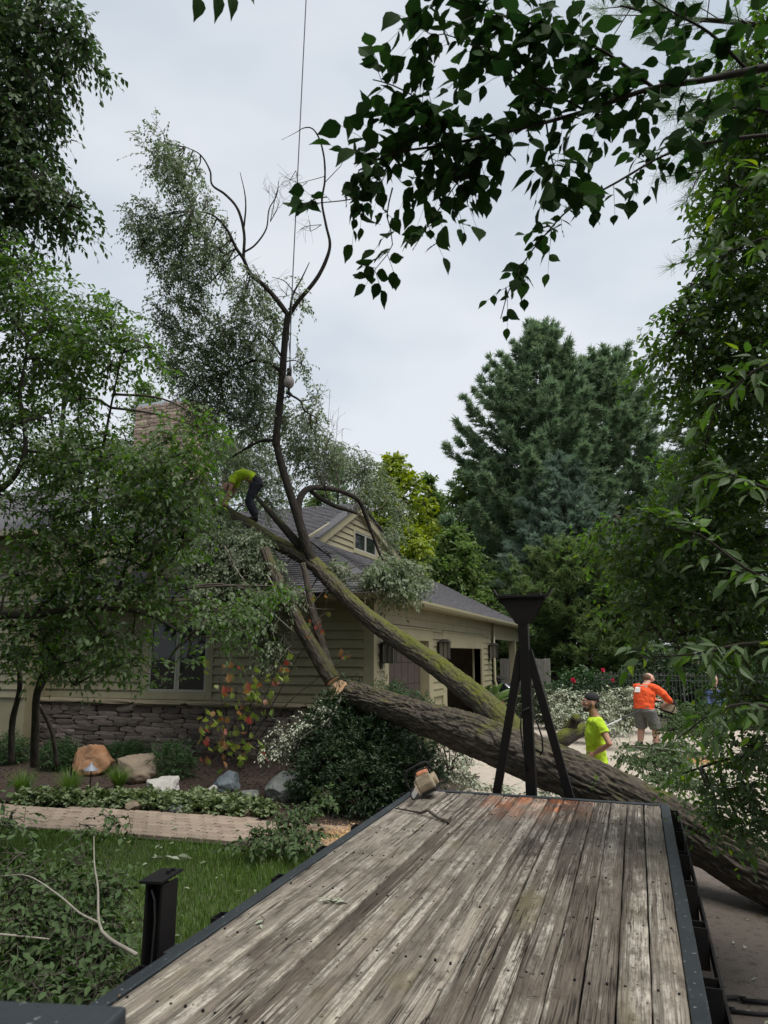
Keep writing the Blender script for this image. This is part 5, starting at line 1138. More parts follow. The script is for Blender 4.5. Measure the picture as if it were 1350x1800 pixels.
deci('broadleaf_tree', 'low leafy tree directly behind the carport end', 885, 1000, 41, 85, 306, m_mleaf, .17, 18, .92, 120)
deci('broadleaf_tree', 'leafy tree behind the chimney', 225, 600, 33, 80, 307, m_mleaf, .14, 18, .7, 90)
deci('broadleaf_tree', 'pale green tree at the far left behind the overhanging tree', 70, 480, 32, 90, 308, m_mleaf, .14, 18, .8, 90)
deci('broadleaf_tree', 'dark tree behind the roof ridge, left of the upright limb', 380, 730, 36, 80, 309, m_mleaf, .15, 16, .6)
deci('broadleaf_tree', 'tree behind the roof ridge, right of the upright limb', 560, 830, 44, 70, 310, m_mleaf, .17, 14, .7)
deci('broadleaf_tree', 'shady tree at the right beyond the iron fence', 1420, 560, 34, 150, 311, m_dleaf, .16, 20, .9, 90)
deci('broadleaf_tree', 'shady tree deep behind the low olive pine', 940, 930, 52, 110, 312, m_dleaf, .2, 16, .95, 80)
deci('broadleaf_tree', 'shady tree deep behind the orange shirted worker', 1120, 850, 50, 120, 313, m_dleaf, .2, 18, .95, 80)
deci('broadleaf_tree', 'shady tree deep behind the carport', 840, 960, 58, 110, 314, m_dleaf, .2, 16, .95, 80)
deci('broadleaf_tree', 'shady tree at far right behind the larch', 1290, 700, 52, 150, 315, m_dleaf, .2, 18, .95, 80)
deci('broadleaf_tree', 'mid green tree filling the gap between maple and pines', 770, 850, 56, 100, 317, m_mleaf, .24, 22, .9, 120)
deci('broadleaf_tree', 'tree at the far left edge behind the wing roof', -60, 560, 36, 120, 316, m_dleaf, .15, 18, .8, 90)

# white pine twigs with long needles at the upper right
e6 = empty('pine_bough', tuple(U(1480,150,6)), 'white pine bough with long needle bursts in the upper right corner', 'branch')
BP = [[(1560,60,6,.05),(1400,60,6,.035),(1300,40,6,.022),(1180,30,6,.014),(1090,10,6,.007)],[(1560,120,6,.04),(1400,150,6,.025),(1290,170,6,.016),(1200,200,6,.008)],[(1560,220,6,.04),(1420,240,6,.022),(1310,270,6,.014),(1225,305,6,.007)],[(1560,420,6,.04),(1420,400,6,.02),(1330,400,6,.012),(1270,430,6,.006)]]
rg = np.random.default_rng(9); Ps, Ds = [], []; wf = Fol(91)
for q in BP:
    limb('limb', wpts(q), m_trunk, e6, 8, .06, 0, 8, 5, 3); p = path_of(q)
    for j in range(26):
        i = rg.integers(len(p)//4, len(p)-1); b = p[i]; d = nrm(p[i]-p[i-1]+rg.normal(0,.55,3)*1.0); d = nrm(nrm(p[i]-p[i-1])*.8+rg.normal(0,.5,3)); l_ = rg.uniform(.12,.5); wf.seg(b, b+d*l_, .006, .004)
        Ps.append(b+d*l_); Ds.append(d); Ps.append(b+d*l_*.7); Ds.append(d)
V,Fc = tufts(np.array(Ps), np.array(Ds), 34, .15, .0035, rg, .75)
tag(npmesh('needles', V, Fc, m_needle, e6, var=np.repeat(rg.random(len(Ps)),34*3)), kind='stuff'); wood_part(wf, e6, m_twig)

# ------------------------------------------------------------------ garden bed
m_yew = leaf_mat('yew_leaf', (.012,.028,.010), (.034,.064,.022), trans=.12)
m_box = leaf_mat('boxwood_leaf', (.028,.06,.022), (.06,.11,.042), trans=.2)
m_shr = leaf_mat('shrub_leaf', (.024,.058,.018), (.05,.105,.03), trans=.2)
m_grs = leaf_mat('grass_blade', (.05,.10,.016), (.11,.18,.034), trans=.3)
m_orn = leaf_mat('ornamental_blade', (.06,.12,.02), (.13,.21,.045), trans=.3)
m_gcov = leaf_mat('ground_cover_leaf', (.06,.10,.028), (.14,.19,.07), under=(.16,.2,.1), trans=.25, c2=(.34,.37,.2))
def bush(name, label, cat, blobs, seed, lm, leafL, n, asp=.4, Lt=.12, k=8, group=None, stems=True, detail=0):
    """blobs: (x,y,z,rx,ry,rz) ellipsoids; leaves crowd the surface"""
    f = Fol(seed); b0 = blobs[0]; e = empty(name, (b0[0],b0[1],0), label, cat, group); r = f.r
    area = np.array([b[3]*b[5]+b[3]*b[4]+b[4]*b[5] for b in blobs]); area /= area.sum()
    for b, a in zip(blobs, area):
        m = int(n*a); d = nrm(r.normal(0,1,(m,3))); lump = 1+.16*np.array([mnoise.noise(Vector(q)*2.6+Vector((seed,0,0))) for q in d])[:,None]
        q = r.uniform(.62,1.03,(m,1))*lump; P = np.array(b[:3])+d*q*np.array(b[3:]); P[:,2] = np.maximum(P[:,2], .05)
        f.twigs(P-d*Lt*.4, d*.8+r.normal(0,.5,(m,3))+[0,0,.25], Lt, k, leafL, asp=asp, droop=.1, grav=.1, jit=.6, rad=.002, wood=False)
        if stems:
            for _ in range(7):
                dd = nrm(r.normal(0,1,3)); f.branch([(b[0],b[1],.0), (b[0]+dd[0]*b[3]*.3,b[1]+dd[1]*b[4]*.3,b[2]*.6), np.array(b[:3])+dd*np.array(b[3:])*.8], .018, .006, 5)
    f.build(e, lm, m_twig, detail, wname='stems'); return e
def gz(x, y, z=.1): p = onZ(x,y,z); return float(p[0]), float(p[1])
X, Y = gz(660,1400,0)
bush('yew_bush', 'large dark yew bush beneath the cut log end', 'bush', [(-4.7,11.3,.75,.85,.8,.85),(-4.0,11.0,.6,.8,.75,.75),(-3.4,10.6,.45,.6,.6,.6),(-4.5,10.5,.4,.7,.55,.6),(-3.9,10.2,.35,.7,.5,.5),(-4.9,11.9,1.1,.6,.6,.75)], 401, m_yew, .056, 7600, k=9)
bush('boxwood_hedge', 'glossy green boxwood hedge between the mossy stem and the log', 'hedge', [(-4.55,13.0,.9,.6,.6,.95),(-3.95,13.2,.85,.55,.6,.8),(-3.45,13.5,.65,.5,.6,.65),(-4.2,12.7,1.05,.5,.5,.8)], 402, m_box, .04, 3000, asp=.5)
for i, (px, py, zz, w_, h, lab) in enumerate(((292,1372,.1,.44,.62,'rounded green shrub beside the white rock'),(215,1338,.16,.46,.34,'low green shrub against the stone base behind the boulders'),(92,1352,.15,.40,.5,'dark low shrub left of the rust coloured boulder'),(0,1345,.12,.42,.55,'light green shrub cut by the left picture edge'))):
    x, y = gz(px,py,zz); bush('garden_shrub', lab, 'shrub', [(x,y+.15,zz+h*.5,w_,w_,h*.62),(x-.15,y+.2,zz+h*.4,w_*.8,w_*.8,h*.5),(x+.2,y+.15,zz+h*.35,w_*.7,w_*.7,h*.45)], 410+i, m_shr, .045, 650, asp=.32, Lt=.14, k=9, group='low shrubs in the bed')
# ornamental grasses: arching blades
def grass_clump(name, label, x, y, z, n, L, seed, lm=None, group='ornamental grasses in the bed'):
    rg = np.random.default_rng(seed); e = empty(name, (x,y,z), label, 'grass', group); Vs, Fs = [], []; a = rg.uniform(0,2*np.pi,n); ln = L*rg.uniform(.6,1.1,n); out = rg.uniform(.15,.85,n); b = np.stack([x+np.cos(a)*rg.uniform(0,.07,n), y+np.sin(a)*rg.uniform(0,.07,n), np.full(n,z)],1)
    d = np.stack([np.cos(a),np.sin(a),0*a],1); s = np.stack([-np.sin(a),np.cos(a),0*a],1)*.005; k = 5; V = []
    for i in range(k):
        t = i/(k-1); c = b+d*(out*ln*t**1.6)[:,None]+np.array([0,0,1])*(ln*(t-.42*out*t**2.4))[:,None]; w2 = s*(1-t*.95); V += [c-w2, c+w2]
    V = np.stack(V,1); Fc = np.array([q for i in range(k-1) for q in ((2*i,2*i+1,2*i+3),(2*i,2*i+3,2*i+2))])
    o = npmesh('blades', V.reshape(-1,3), (Fc[None]+(np.arange(n)*2*k)[:,None,None]).reshape(-1,3), lm or m_orn, e, var=np.repeat(rg.random(n),2*k)); tag(o, kind='stuff'); return e
for i, (px, py, lab, L) in enumerate(((122,1402,'arching ornamental grass in front of the rust coloured boulder',.55),(208,1388,'arching ornamental grass in front of the tan boulder',.5),(38,1400,'arching ornamental grass near the left picture edge',.5))):
    x, y = gz(px,py,.06); grass_clump('ornamental_grass', lab, x, y, .05, 420, L, 430+i)
# boulders
def boulder(label, px, py, z, sx, sy, sz, seed, m, rz=0.0, flat=.0, name='boulder'):
    b = bmesh.new(); bmesh.ops.create_icosphere(b, subdivisions=5, radius=1); off = Vector((seed*3.7,seed*1.9,seed*5.1)); pl = [(nrm(np.random.default_rng(seed*10+i).normal(0,1,3)), np.random.default_rng(seed*10+i).uniform(.60,.9)) for i in range(22)]
    for v in b.verts:
        p = v.co.copy()
        for n_, d_ in pl:
            n_ = Vector(n_); q = p.dot(n_)
            if q > d_: p -= n_*(q-d_)*.97
        p *= 1+.12*mnoise.noise(p*1.6+off)+.06*mnoise.noise(p*4+off)+.035*mnoise.noise(p*10+off)+.018*mnoise.noise(p*24+off)
        v.co = Vector((p.x*sx, p.y*sy, p.z*sz))
    me = bpy.data.meshes.new(name); b.to_mesh(me); b.free(); me.polygons.foreach_set('use_smooth', [True]*len(me.polygons)); me.materials.append(m)
    x, y = gz(px,py,z); o = link(name, me); o.location = (x, y+sy*.6, z+sz*.45); o.rotation_euler = (0,0,rz); return tag(o, label, 'rock')
rust = mat('rust_rock', (.21,.09,.04), .9, var=(.33,.2,.115), scale=5, amt=.6, bump=.6, bscale=18)
tan = mat('tan_rock', (.24,.18,.125), .9, var=(.12,.10,.08), scale=4, amt=.6, bump=.6, bscale=18)
white = mat('white_rock', (.42,.40,.37), .85, var=(.27,.26,.24), scale=6, amt=.5, bump=.5, bscale=20)
blue = mat('blue_rock', (.085,.11,.125), .7, var=(.16,.19,.21), scale=6, amt=.6, bump=.4, bscale=20)
grey = mat('grey_rock', (.11,.12,.115), .8, var=(.20,.21,.20), scale=5, amt=.6, bump=.6, bscale=20)
boulder('large rust coloured boulder with a domed top', 146,1364,.08,.46,.40,.38,1,rust); boulder('tan boulder with a dark hollow beside the rust coloured one', 228,1374,.1,.46,.4,.36,2,tan,.3)
boulder('long low white rock at the bed edge', 278,1397,.05,.42,.26,.20,3,white,-.1); boulder('round blue grey rock on bare mulch', 391,1390,.08,.255,.25,.22,4,blue); boulder('large faceted grey boulder beside the dark yew', 486,1408,.06,.36,.34,.33,5,grey,.4)
boulder('small angular white stone left of the blue grey rock', 370,1394,.07,.10,.09,.09,6,white,.3,name='stone'); boulder('grey tan stone by the path among the ground cover', 228,1426,.01,.15,.11,.10,7,tan,.2,name='stone'); boulder('small round beige stone at the path edge', 434,1438,.01,.10,.09,.09,8,tan,name='stone'); boulder('small mossy stone half hidden in ground cover', 305,1428,.01,.13,.1,.08,9,grey,name='stone'); boulder('flat dark stone lying left of the grey boulder', 430,1404,.03,.26,.16,.09,10,grey,.3,name='stone')
# path light
x, y = gz(157,1398,.05); pl_ = empty('path_light', (x,y,.05), 'small garden path light with a pale conical hood', 'lamp'); m_hood = mat('lamp_hood', (.20,.22,.26), .6, metal=.2)
MB().cyl((x+.0,y,.05),(x,y,.47),.010,n=8).build('stake', m_black, pl_); MB().lathe((x-.01,y,.43),[(.115,0),(.11,.012),(.06,.06),(.018,.10),(.012,.13)],18).build('hood', m_hood, pl_, smooth=True)
# ground cover along the path (leafy carpet) and mulch chips
rg = np.random.default_rng(21); gc = Fol(450); n = 1500; t = rg.random(n); x = -9.3+t*4.2; yy = np.interp(x,[-10,-9.2,-7.6,-5.5,-5],[9.2,9.08,9.4,9.53,9.53])+.02; wdt = np.interp(x,[-9.3,-8,-7.2,-6,-5.2],[.5,.45,.75,.75,.4]); y = yy+rg.random(n)*wdt*(.6+.8*np.array([abs(mnoise.noise((q*1.3,2,0))) for q in x]))
P = np.stack([x,y,bed_z(x,y)+rg.uniform(0,.17,n)*np.clip((y-yy)*8+.3,0,1)],1); gc.twigs(P, rg.normal(0,.6,(n,3))+[0,-.2,.7], .12, 6, .062, asp=.75, droop=.3, grav=.1, jit=.4, wood=False)
V,Fc,k = leaf_geo(*gc.leaf_arrays(),1); tag(npmesh('ground_cover', V, Fc, m_gcov, var=np.repeat(rg.random(len(V)//k),k)), 'low leafy ground cover edging the garden path', 'ground cover', kind='stuff')
n = 5200; x = rg.uniform(-13,-3.4,n); y = rg.uniform(9.6,13.85,n); P = np.stack([x,y,bed_z(x,y)+.012+rg.uniform(0,.012,n)],1); T = nrm(rg.normal(0,1,(n,3))*[1,1,.25]); V,Fc,k = leaf_geo(P,T,nrm(rg.normal(0,.4,(n,3))+[0,0,1]),rg.uniform(.03,.09,n),rg.uniform(.012,.03,n),0)
m_chip = leaf_mat('mulch_chip', (.03,.018,.013), (.085,.052,.036), trans=.0, rough=.9); tag(npmesh('mulch_chips', V, Fc, m_chip, var=np.repeat(rg.random(n),k)), 'dark shredded bark mulch covering the garden bed', 'mulch', kind='stuff')
# fallen leaves strewn on path, lawn, pavement, driveway
def litter(name, label, xr, yr, n, L, m, seed, z=.012, zf_=None):
    rg = np.random.default_rng(seed); x = rg.uniform(*xr,n); y = rg.uniform(*yr,n); P = np.stack([x,y,np.full(n,z)+rg.uniform(0,.02,n)],1); V,Fc,k = leaf_geo(P,nrm(rg.normal(0,1,(n,3))*[1,1,.2]),nrm(rg.normal(0,.35,(n,3))+[0,0,1]),L*rg.uniform(.5,1.3,n),L*.5*rg.uniform(.6,1.2,n),1)
    tag(npmesh(name, V, Fc, m, var=np.repeat(rg.random(n),k)), label, 'leaf litter', kind='stuff')
m_lit = leaf_mat('litter_leaf', (.10,.12,.05), (.30,.30,.15), under=(.26,.28,.2), trans=.1, rough=.7, c2=(.38,.2,.06))
m_lit2 = leaf_mat('litter_dark', (.05,.035,.025), (.12,.08,.05), trans=.05, rough=.8)
litter('leaf_litter', 'scattered torn leaves on the grass and the garden path', (-9,-2.9), (5.2,9.3), 260, .07, m_lit, 61, .03); litter('leaf_litter', 'scattered leaves and scraps on the dark pavement right of the trailer', (.3,4.5), (2.5,8.5), 340, .055, m_lit, 62); litter('bark_crumbs', 'dark bark crumbs on the pavement right of the trailer', (.2,4.5), (2.2,8.5), 1500, .022, m_lit2, 63, .006)
litter('leaf_litter', 'scattered pale leaves over the far driveway', (-3.5,5), (10,22), 420, .06, m_lit, 64); litter('twig_crumbs', 'bits of bark and twig strewn over the deck boards', (-2.2,.05), (1.8,7.5), 420, .018, m_lit2, 65, .902)
m_dust = leaf_mat('sawdust', (.45,.27,.12), (.62,.42,.22), trans=0, rough=.9)
rg = np.random.default_rng(8); n = 5000; a = rg.normal(0,1,(n,2)); P = np.stack([-3.55+a[:,0]*.35, 8.95+a[:,1]*.28, .03+rg.uniform(0,.02,n)],1); V,Fc,k = leaf_geo(P,nrm(rg.normal(0,1,(n,3))*[1,1,.3]),nrm(rg.normal(0,.4,(n,3))+[0,0,1]),rg.uniform(.01,.03,n),rg.uniform(.008,.02,n),0); tag(npmesh('sawdust', V, Fc, m_dust, var=np.repeat(rg.random(n),k)), 'orange sawdust heap on the path beside the trailer', 'sawdust', kind='stuff')
P2 = np.stack([.9+a[:,0]*.5, 17.6+a[:,1]*.35, .012+rg.uniform(0,.012,n)],1); V,Fc,k = leaf_geo(P2,nrm(rg.normal(0,1,(n,3))*[1,1,.3]),nrm(rg.normal(0,.4,(n,3))+[0,0,1]),rg.uniform(.01,.04,n),rg.uniform(.01,.03,n),0); tag(npmesh('sawdust', V, Fc, m_dust, var=np.repeat(rg.random(n),k)), 'orange sawdust on the driveway beside the worker in orange', 'sawdust', kind='stuff')
# lawn grass
n = 64000; x = rg.uniform(-9.4,-2.75,n); y = rg.uniform(4.2,8.25,n); hi = np.interp(x,[-10,-8.2,-6.6,-4.2,-2.8],[7.9,7.97,8.04,8.14,8.16])+.03; kp = (y < hi)&(y > 2.5+(x+2.75)*-.0); x, y = x[kp], y[kp]; n = len(x)
ht = .055*rg.uniform(.5,1.5,n)*(1+.5*(vnoise(x*1.7+30,y*1.7,64,8)-.5)*2); a = rg.uniform(0,2*np.pi,n); ln = rg.uniform(.1,.75,n)*ht; s = np.stack([-np.sin(a),np.cos(a),0*a],1)*.0034; b = np.stack([x,y,np.zeros(n)],1); m_ = b+np.stack([np.cos(a)*ln*.3,np.sin(a)*ln*.3,ht*.6],1); tp = b+np.stack([np.cos(a)*ln,np.sin(a)*ln,ht],1)
V = np.stack([b-s,b+s,m_+s*.7,m_-s*.7,tp],1); Fc = np.array([[0,1,2],[0,2,3],[3,2,4]]); tag(npmesh('grass', V.reshape(-1,3), (Fc[None]+(np.arange(n)*5)[:,None,None]).reshape(-1,3), m_grs, var=np.repeat(rg.random(n),5)), 'mown green lawn grass between the path and the trailer', 'grass', kind='stuff')

# oakleaf hydrangea turning red
def lobed(m):
    out = [(0,0),(.10,.10),(.30,.12),(.22,.26),(.46,.40),(.28,.48),(.34,.68),(.14,.66),(0,1.0)]; pts = [(x,y) for x,y in out]+[(-x,y) for x,y in out[-2:0:-1]]; V = [(x,y,.18*abs(x)-.14*y*y) for x,y in pts]; c = len(V); V.append((0,.42,-.03)); me = bpy.data.meshes.new('leaf'); me.from_pydata(V,[],[(i,(i+1)%c,c) for i in range(c)]); me.materials.append(m); me.update(); return me
hyc = [leaf_mat('hyd_green', (.16,.24,.05), (.28,.34,.09), trans=.3), leaf_mat('hyd_red', (.32,.07,.06), (.42,.14,.11), trans=.3), leaf_mat('hyd_bronze', (.22,.10,.05), (.30,.18,.08), trans=.3), leaf_mat('hyd_olive', (.13,.15,.04), (.2,.2,.06), trans=.3)]
hym = [lobed(m) for m in hyc]; hx, hy = gz(415,1345,.12); hyd = empty('oakleaf_hydrangea', (hx,hy,.1), 'oakleaf hydrangea with yellow green and red leaves in front of the stone base', 'shrub'); rg = np.random.default_rng(33); hf = Fol(33)
spots = [(400,1300,46,46,26,12.0),(430,1330,40,26,13,11.9),(375,1275,20,30,7,12.1),(440,1240,40,30,14,12.3),(450,1205,46,30,14,12.4),(415,1215,30,22,7,12.4),(560,1085,26,34,10,12.9),(610,1155,16,8,5,12.8),(490,1170,24,30,6,12.6),(385,1190,20,20,4,12.3)]
for (px, py, rx, ry, n, D) in spots:
    c = U(px,py,D); hf.branch([(hx+rg.normal(0,.1),hy+rg.normal(0,.08),.1), (np.array([hx,hy,.1])+c)/2+rg.normal(0,.1,3), c], .012, .005, 5)
    for i in range(int(n*1.7)):
        p = U(px+rg.uniform(-rx,rx), py+rg.uniform(-ry,ry), D+rg.uniform(-.25,.25)); sz = rg.uniform(.11,.19)*(.7 if px > 500 else 1); hf.branch([c, (c+p)/2+rg.normal(0,.03,3), p], .004, .0025, 3)
        kind = rg.choice([0,1,2,3], p=[.50,.09,.19,.22]); o = link('leaf', hym[kind], hyd); o.location = p; o.scale = (sz,sz,sz); o.rotation_euler = (rg.uniform(-1.3,-.2), rg.uniform(-.5,.5), rg.uniform(0,6.28)) if rg.random() < .3 else (rg.uniform(-1.5,-.5)+math.pi, rg.uniform(-.4,.4), rg.uniform(-1,1))
wood_part(hf, hyd, m_twig, 'stems')
# palm by the garage door
m_palm = leaf_mat('palm_leaflet', (.07,.13,.03), (.13,.20,.07), trans=.3); px_, py__ = -4.55, 22.6
pot = empty('potted_palm', (px_,py__,0), 'potted feather palm in front of the open garage door', 'palm'); MB().lathe((px_,py__,0),[(.2,0),(.3,.5),(.33,.52),(.33,.58),(.27,.58),(.26,.5)],18).build('pot', rust, pot, smooth=True)
for i in range(11):
    a = i*2.39+.4; L = 1.55*random.uniform(.75,1.1); el = random.uniform(.5,1.25); k = 14; d = np.array([math.cos(a),math.sin(a),0]); pts = [np.array([px_,py__,.55])+d*L*math.cos(el)*t*(1+.15*t)+np.array([0,0,1])*L*(math.sin(el)*t-.42*t*t*(1.3-el*.6)) for t in np.linspace(0,1,k)]
    P, Tn, N, Ls, Ws = [], [], [], [], []; sdn = np.array([-d[1],d[0],0])
    for j in range(3,k*3):
        t = j/(k*3); q = t*(k-1); ii = min(int(q),k-2); p = pts[ii]*(1-(q-ii))+pts[ii+1]*(q-ii); tg = nrm(pts[ii+1]-pts[ii])
        for s_g in (-1,1): P.append(p); Tn.append(nrm(tg*.75+sdn*s_g*.8+np.array([0,0,.15]))); N.append(nrm(np.cross(Tn[-1],np.array([0,0,1.0]))*.2+np.array([0,0,1.0]))); Ls.append(.42*math.sin(math.pi*min(1,t*.8+.22))); Ws.append(.028)
    V,Fc,kk = leaf_geo(np.array(P),np.array(Tn),np.array(N),np.array(Ls),np.array(Ws),0); fr_o = npmesh('frond', V, Fc, m_palm, pot, var=np.full(len(V),.1+.08*i)); MB().tube([p.tolist() for p in pts], list(np.linspace(.014,.003,k)), 5).build('stalk', m_palm, fr_o)

# ------------------------------------------------------------------ brush heaps
m_pale = leaf_mat('wilted_leaf', (.12,.15,.08), (.27,.30,.19), under=(.36,.39,.29), trans=.2)
def heap(name, label, clumps, seed, lm, leafL, dens=1.0, detail=1, wm=None, sticks=(), Lt=.3, k=7, **kw):
    c = U(*clumps[0][:3]); e = empty(name, (c[0],c[1],0), label, 'brush'); f = crown(clumps, seed, leafL, dens, .4, None, Lt, k, hubr=.008, **kw)
    for i, q in enumerate(sticks): limb('branch', wpts(q), wm or m_twigpale, e, 8, .05, 0, 8, 5, seed+i)
    f.build(e, lm, wm or m_twig, detail, cull=lambda P: P[:,2] > .01); return e
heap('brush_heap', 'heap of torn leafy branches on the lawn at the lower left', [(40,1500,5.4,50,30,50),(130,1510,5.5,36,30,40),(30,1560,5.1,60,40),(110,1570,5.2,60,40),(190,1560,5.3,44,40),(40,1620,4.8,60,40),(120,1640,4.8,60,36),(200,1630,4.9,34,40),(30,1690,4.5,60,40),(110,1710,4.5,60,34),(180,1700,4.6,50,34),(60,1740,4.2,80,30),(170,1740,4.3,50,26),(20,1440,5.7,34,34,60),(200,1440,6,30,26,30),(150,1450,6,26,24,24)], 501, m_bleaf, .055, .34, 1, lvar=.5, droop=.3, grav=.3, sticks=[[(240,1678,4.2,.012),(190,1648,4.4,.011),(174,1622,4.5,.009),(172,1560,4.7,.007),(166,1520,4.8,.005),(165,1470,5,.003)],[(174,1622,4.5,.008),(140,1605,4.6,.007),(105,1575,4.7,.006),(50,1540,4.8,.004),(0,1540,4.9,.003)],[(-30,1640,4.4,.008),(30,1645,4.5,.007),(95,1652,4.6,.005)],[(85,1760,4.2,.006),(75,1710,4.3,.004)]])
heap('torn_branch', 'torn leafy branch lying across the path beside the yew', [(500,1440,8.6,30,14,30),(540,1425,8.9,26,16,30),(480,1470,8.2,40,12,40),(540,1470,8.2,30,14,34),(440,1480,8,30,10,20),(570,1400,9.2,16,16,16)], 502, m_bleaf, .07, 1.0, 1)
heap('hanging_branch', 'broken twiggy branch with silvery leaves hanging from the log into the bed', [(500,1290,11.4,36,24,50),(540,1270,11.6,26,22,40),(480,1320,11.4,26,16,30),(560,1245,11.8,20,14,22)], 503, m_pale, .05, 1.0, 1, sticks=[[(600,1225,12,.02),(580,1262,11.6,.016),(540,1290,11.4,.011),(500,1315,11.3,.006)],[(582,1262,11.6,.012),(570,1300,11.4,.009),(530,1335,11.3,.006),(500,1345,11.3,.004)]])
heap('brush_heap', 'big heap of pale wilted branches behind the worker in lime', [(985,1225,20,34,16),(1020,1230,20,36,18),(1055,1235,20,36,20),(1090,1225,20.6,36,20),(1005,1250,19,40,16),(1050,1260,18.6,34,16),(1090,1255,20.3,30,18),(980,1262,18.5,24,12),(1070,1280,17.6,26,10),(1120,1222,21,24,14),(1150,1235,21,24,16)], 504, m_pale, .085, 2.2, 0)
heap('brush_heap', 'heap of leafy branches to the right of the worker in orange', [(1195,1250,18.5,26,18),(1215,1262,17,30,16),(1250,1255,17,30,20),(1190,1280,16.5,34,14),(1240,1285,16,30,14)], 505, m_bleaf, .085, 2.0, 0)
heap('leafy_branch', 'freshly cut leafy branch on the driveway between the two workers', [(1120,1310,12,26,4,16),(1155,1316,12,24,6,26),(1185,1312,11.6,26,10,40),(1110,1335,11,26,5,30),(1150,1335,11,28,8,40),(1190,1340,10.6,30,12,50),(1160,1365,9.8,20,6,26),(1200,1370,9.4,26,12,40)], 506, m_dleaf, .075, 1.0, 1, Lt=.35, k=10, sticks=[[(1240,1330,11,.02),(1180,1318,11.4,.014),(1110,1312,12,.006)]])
heap('leaf_scraps', 'pale leafy scraps under the log behind the deck edge', [(800,1360,11,20,20,20),(830,1375,10.6,24,10,30),(880,1385,10.2,34,8,34),(960,1390,9.8,30,6,26),(820,1340,11.3,10,24,16)], 507, m_pale, .06, 1.0, 1)
# thick mossy limb cut up on the driveway
cm = empty('mossy_branch', tuple(onZ(985,1300)), 'short thick moss covered branch lying on the driveway behind the stand', 'log')
limb('wood', wpts([(966,1302,14.0,.09),(975,1302,14.0,.14),(988,1300,14.0,.17),(1005,1290,14.2,.16),(1040,1278,14.6,.10)]), m_bark2, cm, 30, .04, .012, 14, 5, 71, .45); limb('stub', wpts([(1000,1285,14.2,.12),(1008,1270,14.2,.10),(1015,1262,14.1,.09)]), m_bark2, cm, 20, .04, .01, 10, 5, 72, .45)
cut_face('cut_face', wpts([(1040,1278,14.6,.10),(1005,1290,14.2,.16)]), 0, cm, .085)
# saplings / sprigs
def sprig(label, px, py, z, n, L, m, seed, up=0.05):
    rg = np.random.default_rng(seed); p = onZ(px,py,z); e = empty('leaf_sprig', tuple(p), label, 'leaf sprig', 'leaf sprigs'); f = Fol(seed); a = rg.uniform(0,6.28); d = np.array([math.cos(a),math.sin(a),up]); f.branch([p,p+d*L*1.2,p+d*L*2.4], .003,.0015,4); f.twigs(p[None],d[None],np.array([L*2.6]),n,L,asp=.42,droop=.0,grav=0,jit=.25,wood=False); f.P[0][:,2] = np.maximum(f.P[0][:,2], z+.012); leaf_parts(f, e, m, 60); wood_part(f, e, m_twig, 'stem')
sprig('pale leaf sprig lying in the middle of the deck boards', 610,1588,.904,7,.055,m_pale,1); sprig('single small pale leaf on the left deck boards', 465,1615,.904,2,.05,m_pale,5); sprig('leaf sprig on the grass just behind the short stake', 262,1510,.05,6,.13,m_pale,3); sprig('leaf sprig on the path near the trailer edge', 560,1450,.06,5,.12,m_pale,7); sprig('green sapling sprig standing against the log behind the deck', 1040,1392,.95,7,.06,m_gleaf,9,1.8)

# ------------------------------------------------------------------ people
m_skin = mat('skin', (.40,.22,.15), .55, var=(.34,.17,.11), scale=12); m_skin2 = mat('skin_pale', (.52,.31,.23), .55, var=(.46,.26,.19), scale=12)
m_lime = mat('lime_shirt', (.50,.72,.03), .9, var=(.36,.52,.025), scale=8); m_orange = mat('orange_shirt', (.80,.10,.025), .85, var=(.72,.085,.02), scale=8)
m_navy = mat('navy_cloth', (.018,.02,.032), .9, var=(.03,.033,.045), scale=14); m_greyc = mat('grey_shorts', (.12,.12,.115), .9, var=(.16,.16,.15), scale=14)
m_hair = mat('dark_hair', (.018,.014,.011), .7, var=(.03,.024,.02), scale=60, bump=.5, bscale=120); m_capk = mat('cap_black', (.012,.012,.013), .85); m_capm = mat('cap_mesh', (.06,.058,.045), .9)
m_boot = mat('boot_leather', (.025,.02,.017), .7); m_glove = mat('work_glove', (.03,.025,.022), .9); m_blue = mat('blue_cloth', (.05,.08,.17), .9, var=(.07,.1,.2)); m_jean = mat('faded_jeans', (.18,.22,.28), .9); m_print = mat('white_print', (.78,.76,.72), .8); m_printd = mat('shirt_print', (.10,.11,.04), .9)
TEX = bpy.data.textures.new('cloth_folds', 'CLOUDS'); TEX.noise_scale = .11; TEX.noise_depth = 2
